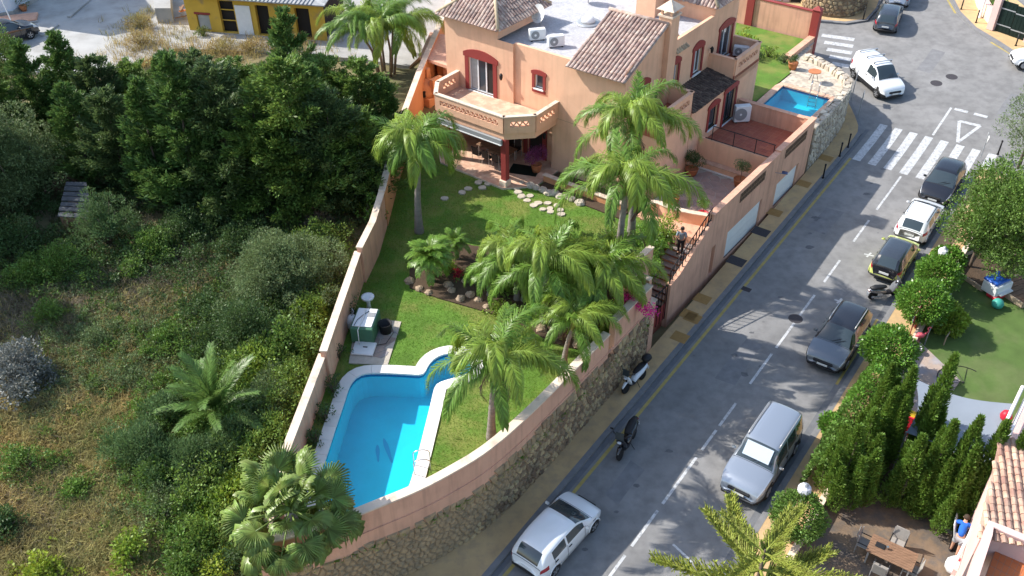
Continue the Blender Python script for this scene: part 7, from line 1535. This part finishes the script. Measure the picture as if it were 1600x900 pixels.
p = GR(1505, 600); e = thing('wheel_shadow', 'half wheel of dark bars standing in for a shadow on the sunny artificial lawn', 'shadow shape', p+Vector((0, 0, .07)), .9); R_ = 1.15  # wheel-shaped shadow on the turf, built as flat dark bars
obj('rim', MB().tube([(R_*math.cos(t), R_*math.sin(t), .02) for t in [-.2+ (PI*1.05)*k/16 for k in range(17)]], .025, 5), 'metal_black', e)
for k in range(6): t = PI*(k+.3)/6; obj('spoke', MB().tube([(0, 0, .02), (R_*math.cos(t), R_*math.sin(t), .02)], .012, 4), 'metal_black', e)
# toys and furniture on the shaded lawn
def lawnp(px, py): p = GR(px, py); return Vector((p.x, p.y, gz(p.x, p.y)+.055))
e = thing('play_house', 'blue, white and red plastic play table under the broad tree', 'toy', lawnp(1553, 458), .5); obj('blue_top', MB().box((0, .1, .82), (1.15, .8, .12), 0, .04), 'blue_plastic', e); obj('body', MB().box((0, 0, .45), (1.2, .9, .62), 0, .05), 'white_plastic', e); obj('red_base', MB().box((0, -.25, .1), (1.25, .6, .2), 0, .04), 'red_plastic', e); obj('shelf', MB().box((0, -.5, .35), (.9, .3, .06)), 'white_plastic', e)
e = thing('wooden_deck', 'weathered plank platform with pale frame under the broad tree', 'deck', lawnp(1590, 455), .45)
for k in range(7): obj('plank', MB().box((0, -.9+.3*k, .18), (2.0, .27, .04)), 'wood', e)
obj('frame', MB().box((0, -1.1, .15), (2.1, .08, .3)).box((-1.05, 0, .15), (.08, 2.2, .3)), 'wood_pale', e)
e = thing('sand_pit', 'pale wooden frame of a dark sand pit at the edge of the shaded lawn', 'sand pit', lawnp(1530, 425), .45); [obj('rail', MB().box(c_, d_), 'wood_pale', e) for c_, d_ in (((0, -1.3, .12), (2.6, .08, .24)), ((-1.3, 0, .12), (.08, 2.6, .24)), ((0, 1.3, .12), (2.6, .08, .24)))]; obj('sand', MB().box((0, 0, .06), (2.5, 2.5, .06)), 'soil', e)
e = thing('green_ball', 'turquoise plastic pod on the shaded lawn', 'toy', lawnp(1556, 482)); obj('ball', MB().lathe((0, 0, 0), [(.08, 0), (.26, .12), (.3, .28), (.22, .45), (.06, .54)], 14), mat('turquoise', (.05, .32, .26), .5), e, True); obj('foot', MB().lathe((0, 0, -.02), [(.12, 0), (.12, .05)], 10), 'black_plastic', e)
e = thing('notice_board', 'red and white notice board between the clipped trees', 'sign', gr(1421, 524), ROADROT); obj('board', MB().box((0, -.06, 1.25), (1.15, .04, .95), 0, .01), 'red_trim', e); obj('face', MB().box((0, .0, 1.3), (1.1, .06, .35), 0, .01), 'white_plastic', e); [obj('post', MB().tube([(a, -.06, 0), (a, -.06, 1.7)], .03, 6), 'red_trim', e) for a in (-.5, .5)]
e = thing('garden_flamingo', 'pink plastic flamingo beside the red notice board', 'ornament', gr(1433, 540)); pk = mat('pink_plastic', (.55, .10, .13), .5); obj('body', MB().tube([(-.25, 0, .55), (-.1, 0, .62), (.1, 0, .62), (.2, 0, .66)], [.03, .13, .13, .05], 8), pk, e, True); obj('neck', MB().tube([(.18, 0, .66), (.32, 0, .85), (.25, 0, 1.05), (.33, 0, 1.12), (.42, 0, 1.05)], [.05, .035, .035, .045, .015], 8), pk, e, True); [obj('leg', MB().tube([(0, b, .55), (0, b, 0)], .012, 5), pk, e) for b in (-.05, .05)]
e = thing('white_bucket', 'white bucket at the corner of the grey patio', 'bucket', gr(1432, 553)); obj('body', MB().lathe((0, 0, 0), [(.13, 0), (.18, .35), (.19, .36), (.16, .34), (.12, .04)], 12), 'white_plastic', e, True); obj('handle', MB().tube([(-.18, 0, .34), (0, .1, .42), (.18, 0, .34)], .01, 5), 'galv', e)
e = thing('toy_slide', 'red and yellow toy slide beside the shade sail', 'toy', gr(1420, 662), .9); obj('chute', MB().box((0, 0, .5), (1.5, .4, .06), 0, .02, 0, .5), 'yellow_plastic', e); [obj('side_rail', MB().box((0, b, .55), (1.5, .05, .16), 0, .02, 0, .5), 'red_plastic', e) for b in (-.22, .22)]; obj('ladder', MB().box((-.75, 0, .5), (.08, .44, 1.0)), 'red_plastic', e)
e = thing('thin_rail', 'thin steel rail at the edge of the shaded lawn', 'railing'); a, b = gr(1482, 472), gr(1444, 540); obj('rail', MB().tube([a+Vector((0, 0, .9)), b+Vector((0, 0, .9))], .03, 6), 'galv', e); [obj('post', MB().tube([a.lerp(b, t), a.lerp(b, t)+Vector((0, 0, .9))], .025, 6), 'galv', e) for t in (0, .33, .66, 1)]
e = thing('swing_bar', 'short pale bar frame over the shaded lawn edge', 'frame'); a, b = gr(1486, 522), gr(1474, 540); obj('bar', MB().tube([a+Vector((0, 0, .5)), b+Vector((0, 0, .5))], .03, 6), 'wood_pale', e); [obj('post', MB().tube([q, q+Vector((0, 0, .5))], .03, 6), 'wood_pale', e) for q in (a, b)]
# patio table and chairs
pz = lambda px, py: Vector((GR(px, py).x, GR(px, py).y, gz(*GR(px, py)[:2])+.065))
tr = math.radians(-35); e = thing('patio_dining_table', 'dark slatted table in the middle of the brown patio', 'table', pz(1386, 884), tr)
for k in range(8): obj('slat', MB().box((0, -.42+.12*k, .74), (1.7, .11, .025)), 'wood', e)
for a in (-.75, .75):
    for b in (-.38, .38): obj('leg', MB().box((a, b, .36), (.06, .06, .72)), 'alu', e)
obj('apron', MB().box((0, 0, .7), (1.6, .85, .04)), 'alu', e)
for lab, px, py, r_ in (('grey sling chair at the left end of the brown patio', 1347, 862, tr), ('grey sling chair behind the patio table', 1397, 862, tr-PI/2), ('grey sling chair in front of the patio table', 1370, 903, tr+PI/2), ('grey sling chair at the right end of the patio table', 1418, 902, tr+PI)): chair(lab, pz(px, py), r_, 'sling chairs on the brown patio')
e = thing('ash_tray', 'small dark tray and glass on the patio table', 'tray', pz(1386, 884)+Vector((-.35, .3, .755)), tr); obj('tray', MB().box((0, 0, .02), (.35, .25, .04), 0, .01), 'black_plastic', e); obj('glass', MB().lathe((.25, 0, 0), [(.04, 0), (.05, .14), (.045, .14)], 10), 'steel', e)
# storage chest and bag by the man
e = thing('storage_chest', 'open black storage chest with white lid beside the man in blue', 'chest', pz(1502, 850), 1.05); bx_ = MB(); [bx_.box(c_, d_) for c_, d_ in (((0, 0, .03), (1.1, .8, .06)), ((0, .39, .35), (1.1, .03, .7)), ((0, -.39, .35), (1.1, .03, .7)), ((.54, 0, .35), (.03, .8, .7)), ((-.54, 0, .35), (.03, .8, .7)))]; obj('box', bx_, 'black_plastic', e); obj('lid', MB().box((.1, .45, .95), (1.2, .06, .75), 0, .02, -.25), 'white_plastic', e); obj('edge_rail', MB().tube([(-.55, -.41, .71), (.55, -.41, .71)], .02, 5), 'wood_pale', e)
e = thing('white_bag', 'white and red plastic sack on the paving below the man in blue', 'bag', pz(1489, 893)); obj('sack', MB().lathe((0, 0, 0), [(.2, 0), (.36, .12), (.38, .35), (.25, .6), (.1, .68)], 9), 'white_plastic', e, True); obj('tie', MB().lathe((0, 0, .66), [(.09, 0), (.12, .1), (.05, .14)], 8), 'red_plastic', e)
# house at the bottom right: tiled roof and balcony
e = thing('corner_house', 'pink house with clay tiled roof and orange tiled balcony at the bottom right', 'house'); rs(650)
R4 = [G(1527, 838, 4.5), G(1660, 862, 4.5), None, G(1563, 682, 5.3)]; R4[2] = R4[1]+R4[3]-R4[0]
tile_roof(e, [tuple(q) for q in R4], 'tile_pink', .25, .3)
hb = [(q.x, q.y) for q in (R4[0].lerp(R4[2], .06), R4[1], R4[2], R4[3].lerp(R4[1], .06))]; obj('wall', MB().prism(hb, 0., 4.25), 'pillar_pink', e)
BZ = 3.7; bp_ = [G(x, y, BZ) for x, y in ((1560, 848), (1640, 905), (1600, 960), (1518, 960))]
fl = obj('balcony_slab', MB().prism([(p.x, p.y) for p in bp_], BZ-.3, BZ-.012), 'grout', e); a, b, c_, d_ = bp_
for i in range(9):
    for j in range(9):
        q = [a.lerp(b, s_).lerp(d_.lerp(c_, s_), t) for s_, t in (((i+.04)/9, (j+.04)/9), ((i+.96)/9, (j+.04)/9), ((i+.96)/9, (j+.96)/9), ((i+.04)/9, (j+.96)/9))]; obj('tile', MB().prism([(p.x, p.y) for p in q], BZ-.012, BZ, False), 'orange_floor', fl)
PZ = 4.75; pl_ = [V2(G(x, y, PZ)) for x, y in ((1512, 930), (1549, 818), (1625, 850))]
obj('parapet', wall_strip(MB(), resample(pl_, .5), .2, BZ-.4, PZ-.05), 'pillar_pink', e); obj('parapet_cap', wall_strip(MB(), resample(pl_, .5), .28, PZ-.05, PZ), 'pillar_pink', e)
st2 = thing('outside_stair', 'narrow outside stair with white slanted rails beside the corner house', 'stair'); a, b = pz(1500, 920), pz(1527, 868)
for k in range(6):
    q = a.lerp(b, k/5); obj('step', MB().box((q.x, q.y, q.z+.1+.16*k), (.95, .4, .2+.32*k), math.atan2((b-a).y, (b-a).x)+PI/2), 'pillar_pink', st2)
n_ = Vector((-(b-a).y, (b-a).x, 0)).normalized()*.5
for s_ in (-1, 1): obj('rail', MB().tube([a+n_*s_+Vector((0, 0, .9)), b+n_*s_+Vector((0, 0, 1.9))], .06, 6), 'rail_white', st2)
e = thing('edge_house', 'pink house corner with white handrail at the right edge', 'house'); w0 = [G(1612, 600, 3.2), G(1566, 690, 3.2), G(1640, 700, 3.2), G(1700, 600, 3.2)]; obj('wall', MB().prism([(p.x, p.y) for p in w0], 0, 3.2), 'pillar_pink', e); obj('coping', MB().prism([(p.x, p.y) for p in w0], 3.2, 3.3), 'pillar_pink', e)
a, b = G(1598, 604, 3.9), G(1558, 690, 3.9); obj('handrail', MB().tube([a, b], .07, 6), 'rail_white', e); obj('handrail', MB().tube([a+Vector((.5, .2, -.2)), b+Vector((.5, .2, -.2))], .07, 6), 'rail_white', e)
e = thing('red_lamp', 'round red lamp beside the white handrail at the right edge', 'lamp', (G(1573, 648, 3.2).x, G(1573, 648, 3.2).y, 0)); zz = gz(e.location.x, e.location.y); e.location.z = zz; obj('globe', MB().lathe((0, 0, 2.5), [(.06, 0), (.2, .1), (.24, .25), (.18, .42), (.05, .5)], 12), 'red_plastic', e, True); obj('post', MB().tube([(0, 0, 0), (0, 0, 2.52)], .03, 6), 'galv', e)
# ================================================================== far side of the junction
e = thing('stone_planter', 'rounded rubble stone planter on the far pavement at the top', 'planter'); c = GR(1302, 8); mb = MB(); rs(660)
R1 = 2.55; z0 = gz(c.x, c.y)
obj('core', MB().lathe((c.x, c.y, z0), [(R1-.06, -.3), (R1-.06, 1.45), (.2, 1.5)], 28), 'mortar', e)
for c_ in voronoi(jitter_pts(0, 2*PI*R1, 0, 1.5, .36, .28, .36), lambda p: [(p[0]-.35, max(0, p[1]-.3)), (p[0]+.35, max(0, p[1]-.3)), (p[0]+.35, min(1.5, p[1]+.3)), (p[0]-.35, min(1.5, p[1]+.3))], .018, .9):
    P, F = pillow(c_, .08, .06); mb.add([(c.x+(R1-.08+h)*math.cos(l/R1), c.y+(R1-.08+h)*math.sin(l/R1), z0+z) for l, z, h in P], F)
stuff(obj('stones', mb, 'stone', e))
e = thing('far_house', 'ochre house front with white garage door across the cross street', 'house'); a, b = GR(1140, 1), GR(1262, 6); t = (b-a).normalized(); n = Vector((-t.y, t.x, 0)); zz = gz(a.x, a.y); q = [a, b, b+n*6, a+n*6]
obj('wall', MB().prism([(p.x, p.y) for p in q], zz-.5, zz+3.6), 'walk', e)
def fwall(m, f0, f1, z0_, z1_, nm):
    p0, p1 = a.lerp(b, f0)-n*.02, a.lerp(b, f1)-n*.02; P = [p0, p1, p1-n*.05, p0-n*.05]; return obj(nm, MB().prism([(p.x, p.y) for p in P], zz+z0_, zz+z1_), m, e)
fwall('white_render', .0, .66, .35, 2.6, 'garage_door'); fwall('pillar_pink', .68, .76, 0, 3., 'pier'); fwall('dark_in', .78, .93, .2, 2.4, 'doorway')
e = thing('top_right_gate', 'dark green sheet metal gate between pink pillars at the top right', 'gate'); a, b = GR(1553, 50), GR(1598, 66); a.z += .12; t = (b-a).normalized(); n = Vector((-t.y, t.x, 0)); L_ = (b-a).length; rz = math.atan2(t.y, t.x)
for i in range(2):
    c = a+t*L_*(.25+.5*i); lf = obj('gate_leaf', MB().box((c.x, c.y, c.z+1.2), (L_*.49, .06, 2.3), rz), 'gate_green', e)
    for k in range(2): obj('cross_bar', MB().box((c.x-n.x*.04, c.y-n.y*.04, c.z+.6+1.2*k), (L_*.48, .04, .08), rz), 'galv', lf)
    for k in range(4): q = c+t*L_*.48*((k+.5)/4-.5)-n*.035; obj('gate_panel', MB().box((q.x, q.y, c.z+1.2), (L_*.11, .03, 2.1), rz), 'gate_green', lf)
for q in (a-t*.3, b+t*.35): obj('pillar', MB().box((q.x, q.y, q.z+1.5), (.5, .5, 3.0), rz), 'pillar_pink', e); obj('pillar_cap', MB().box((q.x, q.y, q.z+3.05), (.6, .6, .1), rz), 'pillar_pink', e)
e = thing('top_right_wall', 'low cream garden wall beside the dark gate at top right', 'wall'); w_ = [V2(GR(x, y)) for x, y in ((1552, 46), (1538, 30), (1528, 12), (1520, -15))]; obj('wall_panel', wall_strip(MB(), resample(w_, 1.), .3, lambda p: gz(p.x, p.y)-.3, lambda p: gz(p.x, p.y)+1.1), 'coping', e); obj('cap', wall_strip(MB(), resample(w_, 1.), .4, lambda p: gz(p.x, p.y)+1.1, lambda p: gz(p.x, p.y)+1.17), 'pillar_pink', e)
bush('hedge_bush', 'round clipped hedge behind the low cream wall at top right', 'hedge', gr(1552, 26)+Vector((0, 0, .2)), 1.0, 1.9, 'lf_ficus', .12, .55, 12, 800, seed=661)
p = GR(1530, 30); e = thing('lamp_post', 'white street lamp post at the top right pavement', 'lamp', p+Vector((0, 0, .12))); obj('post', MB().tube([(0, 0, 0), (0, 0, 5.0)], [.07, .045], 8), 'rail_white', e); obj('base', MB().lathe((0, 0, 0), [(.13, 0), (.1, .5)], 10), 'rail_white', e); obj('lantern', MB().box((.35, 0, 5.0), (.8, .2, .12), 0, .03), 'galv', e)
bush('street_tree', 'dense tree just beyond the top edge shading the side street', 'tree', GR(1322, -38), 3.6, 7.5, 'lf_dark', .2, .5, 26, 260, seed=662)
# ================================================================== concrete yard at the top left
def yz(x, y): return wz(x, y)+.22
def Y(px, py): p = on(yz, px, py); return p
e = thing('yellow_shed', 'long dilapidated yellow shed with grey sheet roof behind the yard', 'shed'); a, b = Y(297, 47), Y(512, 64); t = (b-a).normalized(); n = Vector((-t.y, t.x, 0)); L_ = (b-a).length; zz = a.z; HS = 2.7
mt = Matrix.Translation((a.x, a.y, zz)) @ Matrix.Rotation(math.atan2(t.y, t.x), 4, 'Z'); e.matrix_world = mt
shp = Pl('front', 0.); fr_ = lambda px, py: ((lambda p: (V2(p)-V2(a)).dot(V2(t)))(onplane(px, py, a, t)))
ho = [(fr_(310, 40), fr_(330, 42), .1, 1.3), (fr_(347, 40), fr_(371, 45), .05, 2.45), (fr_(403, 40), fr_(424, 45), .05, 2.3), (fr_(464, 45), fr_(487, 50), .05, 2.3)]
mb = MB(); wall_holes(mb, shp, 0, L_, -.3, HS, ho, .3); mb.add([(0, 0, -.3), (0, 5, -.3), (0, 5, HS+.6), (0, 0, HS)], [(0, 1, 2, 3)]); obj('wall', mb, 'yellow_render', e); obj('interior', MB().b2(.3, L_-.3, .35, 4.6, -.2, HS-.3), 'dark_in', e)
obj('boarding', pbox(MB(), shp, ho[0][0]+.05, ho[0][1]-.05, .12, 1.2, -.2, -.12), 'galv', e); obj('frame', pbox(MB(), shp, ho[0][0]-.12, ho[0][1]+.12, 1.3, 1.45, .0, .05), 'red_trim', e); obj('white_panel', pbox(MB(), shp, fr_(372, 40), fr_(396, 45), .0, 2.2, .01, .05), 'white_paint', e)
for k in range(2): obj('door_bar', pbox(MB(), shp, ho[1][0], ho[1][1], .9+.8*k, .97+.8*k, -.2, -.15), 'yellow_render', e)
ro = obj('roof', MB().add([(-.4, -.5, HS+.02), (L_+.3, -.5, HS+.02), (L_+.3, 6, HS+1.1), (-.4, 6, HS+1.1), (-.4, -.5, HS+.1), (L_+.3, -.5, HS+.1), (L_+.3, 6, HS+1.18), (-.4, 6, HS+1.18)], [(3, 2, 1, 0), (4, 5, 6, 7), (0, 1, 5, 4), (1, 2, 6, 5), (2, 3, 7, 6), (3, 0, 4, 7)]), 'sheet_roof', e)
mb = MB()
for k in range(int(L_/.3)): mb.tube([(-.3+.3*k, -.52, HS+.12), (-.3+.3*k, 5.9, HS+1.2)], .04, 4)
stuff(obj('roof_ribs', mb, 'sheet_roof', ro))
e = thing('concrete_ramp_wall', 'bare grey concrete slab wall left of the yellow shed', 'wall'); q = [Y(243, 0), Y(247, 36), Y(272, 36), Y(270, -6)]; obj('slab', MB().prism([(p.x, p.y) for p in q], lambda x, y: yz(x, y)-.2, lambda x, y: yz(x, y)+1.1), 'concrete', e); obj('cap', MB().prism([(p.x, p.y) for p in q], lambda x, y: yz(x, y)+1.1, lambda x, y: yz(x, y)+1.16), 'concrete', e)
e = thing('junk_pile', 'scrap pipes and boards piled between the slab wall and the shed', 'scrap', Y(284, 33))
for k in range(7): obj('board', MB().box((rnd.uniform(-.7, .7), rnd.uniform(0, 1.2), .25+.12*k), (1.2, .15, .06), rnd.uniform(0, 3), 0, rnd.uniform(-.3, .3)), ['wood', 'galv', 'terracotta'][k % 3], e)
e = thing('yard_kerb', 'broken pale kerb line across the shaded yard', 'kerb')
for q in (((66, 57), (90, 40)), ((108, 28), (140, 0))):
    a, b = Y(*q[0]), Y(*q[1]); c = (a+b)/2; obj('kerb_stone', MB().box((c.x, c.y, c.z+.06), ((b-a).length, .3, .16), math.atan2((b-a).y, (b-a).x), .02), 'concrete', e)
e = thing('white_house', 'white house wall at the top left corner of the yard', 'house'); q = [Y(-20, 30), Y(22, 22), Y(62, -2), Y(40, -40), Y(-40, -10)]; obj('wall', MB().prism([(p.x, p.y) for p in q], lambda x, y: yz(x, y)-.3, lambda x, y: yz(x, y)+9.5), 'white_render', e); obj('plinth', MB().prism([(p.x+(p.x-q[3].x)*.02, p.y+(p.y-q[3].y)*.02) for p in q], lambda x, y: yz(x, y)-.3, lambda x, y: yz(x, y)+.3), 'concrete', e)
e = thing('entrance_step', 'reddish step in front of the white house', 'step', Y(24, 32), .3); obj('slab', MB().box((0, 0, .1), (3.2, 1.6, .2), 0, .02), 'render_pink', e); obj('edge', MB().box((0, -.9, .05), (3.4, .2, .1)), 'concrete', e)
e = thing('yard_pot', 'potted shrub beside the step of the white house', 'potted plant', Y(38, 17)); obj('pot', MB().lathe((0, 0, 0), [(.2, 0), (.3, .45), (.26, .45)], 12), 'terracotta', e, True); rs(670); link('foliage', clump_crown('foliage', [(0, 0, .8, .45), (.2, .1, .6, .35)], 900, .12, .4, 'lf_dark'), e)
e = thing('leaning_ladder', 'pale pole leaning by the step of the white house', 'pole', Y(20, 38)); obj('pole', MB().tube([(0, 0, 0), (-.5, .4, 2.4)], .04, 6), 'white_plastic', e); obj('base', MB().lathe((0, 0, 0), [(.12, 0), (.1, .08)], 8), 'concrete', e)
# broken plank roof in the scrub
e = thing('ruined_hut', 'ruined hut roof of grey planks among the dark bushes', 'hut'); q = [GW(102, 372), GW(158, 378), GW(150, 330), GW(120, 330)]; q = [Vector((p.x, p.y, ground_z(p.x, p.y)+z)) for p, z in zip(q, (1.3, 1.3, 1.9, 1.9))]
for k in range(7):
    t0, t1 = k/7+.02, (k+.85)/7; P = [q[0].lerp(q[3], t0), q[1].lerp(q[2], t0), q[1].lerp(q[2], t1), q[0].lerp(q[3], t1)]; up_ = Vector((0, 0, .05+.03*(k % 2))); obj('plank', MB().add(P+[p+up_ for p in P], [(3, 2, 1, 0), (4, 5, 6, 7), (0, 1, 5, 4), (1, 2, 6, 5), (2, 3, 7, 6), (3, 0, 4, 7)]), 'wood_grey', e)
obj('wall', MB().prism([(p.x, p.y) for p in (q[0].lerp(q[2], .05), q[1].lerp(q[3], .05), q[2].lerp(q[0], .05), q[3].lerp(q[1], .05))], 0., q[0].z-.02), 'wood', e)
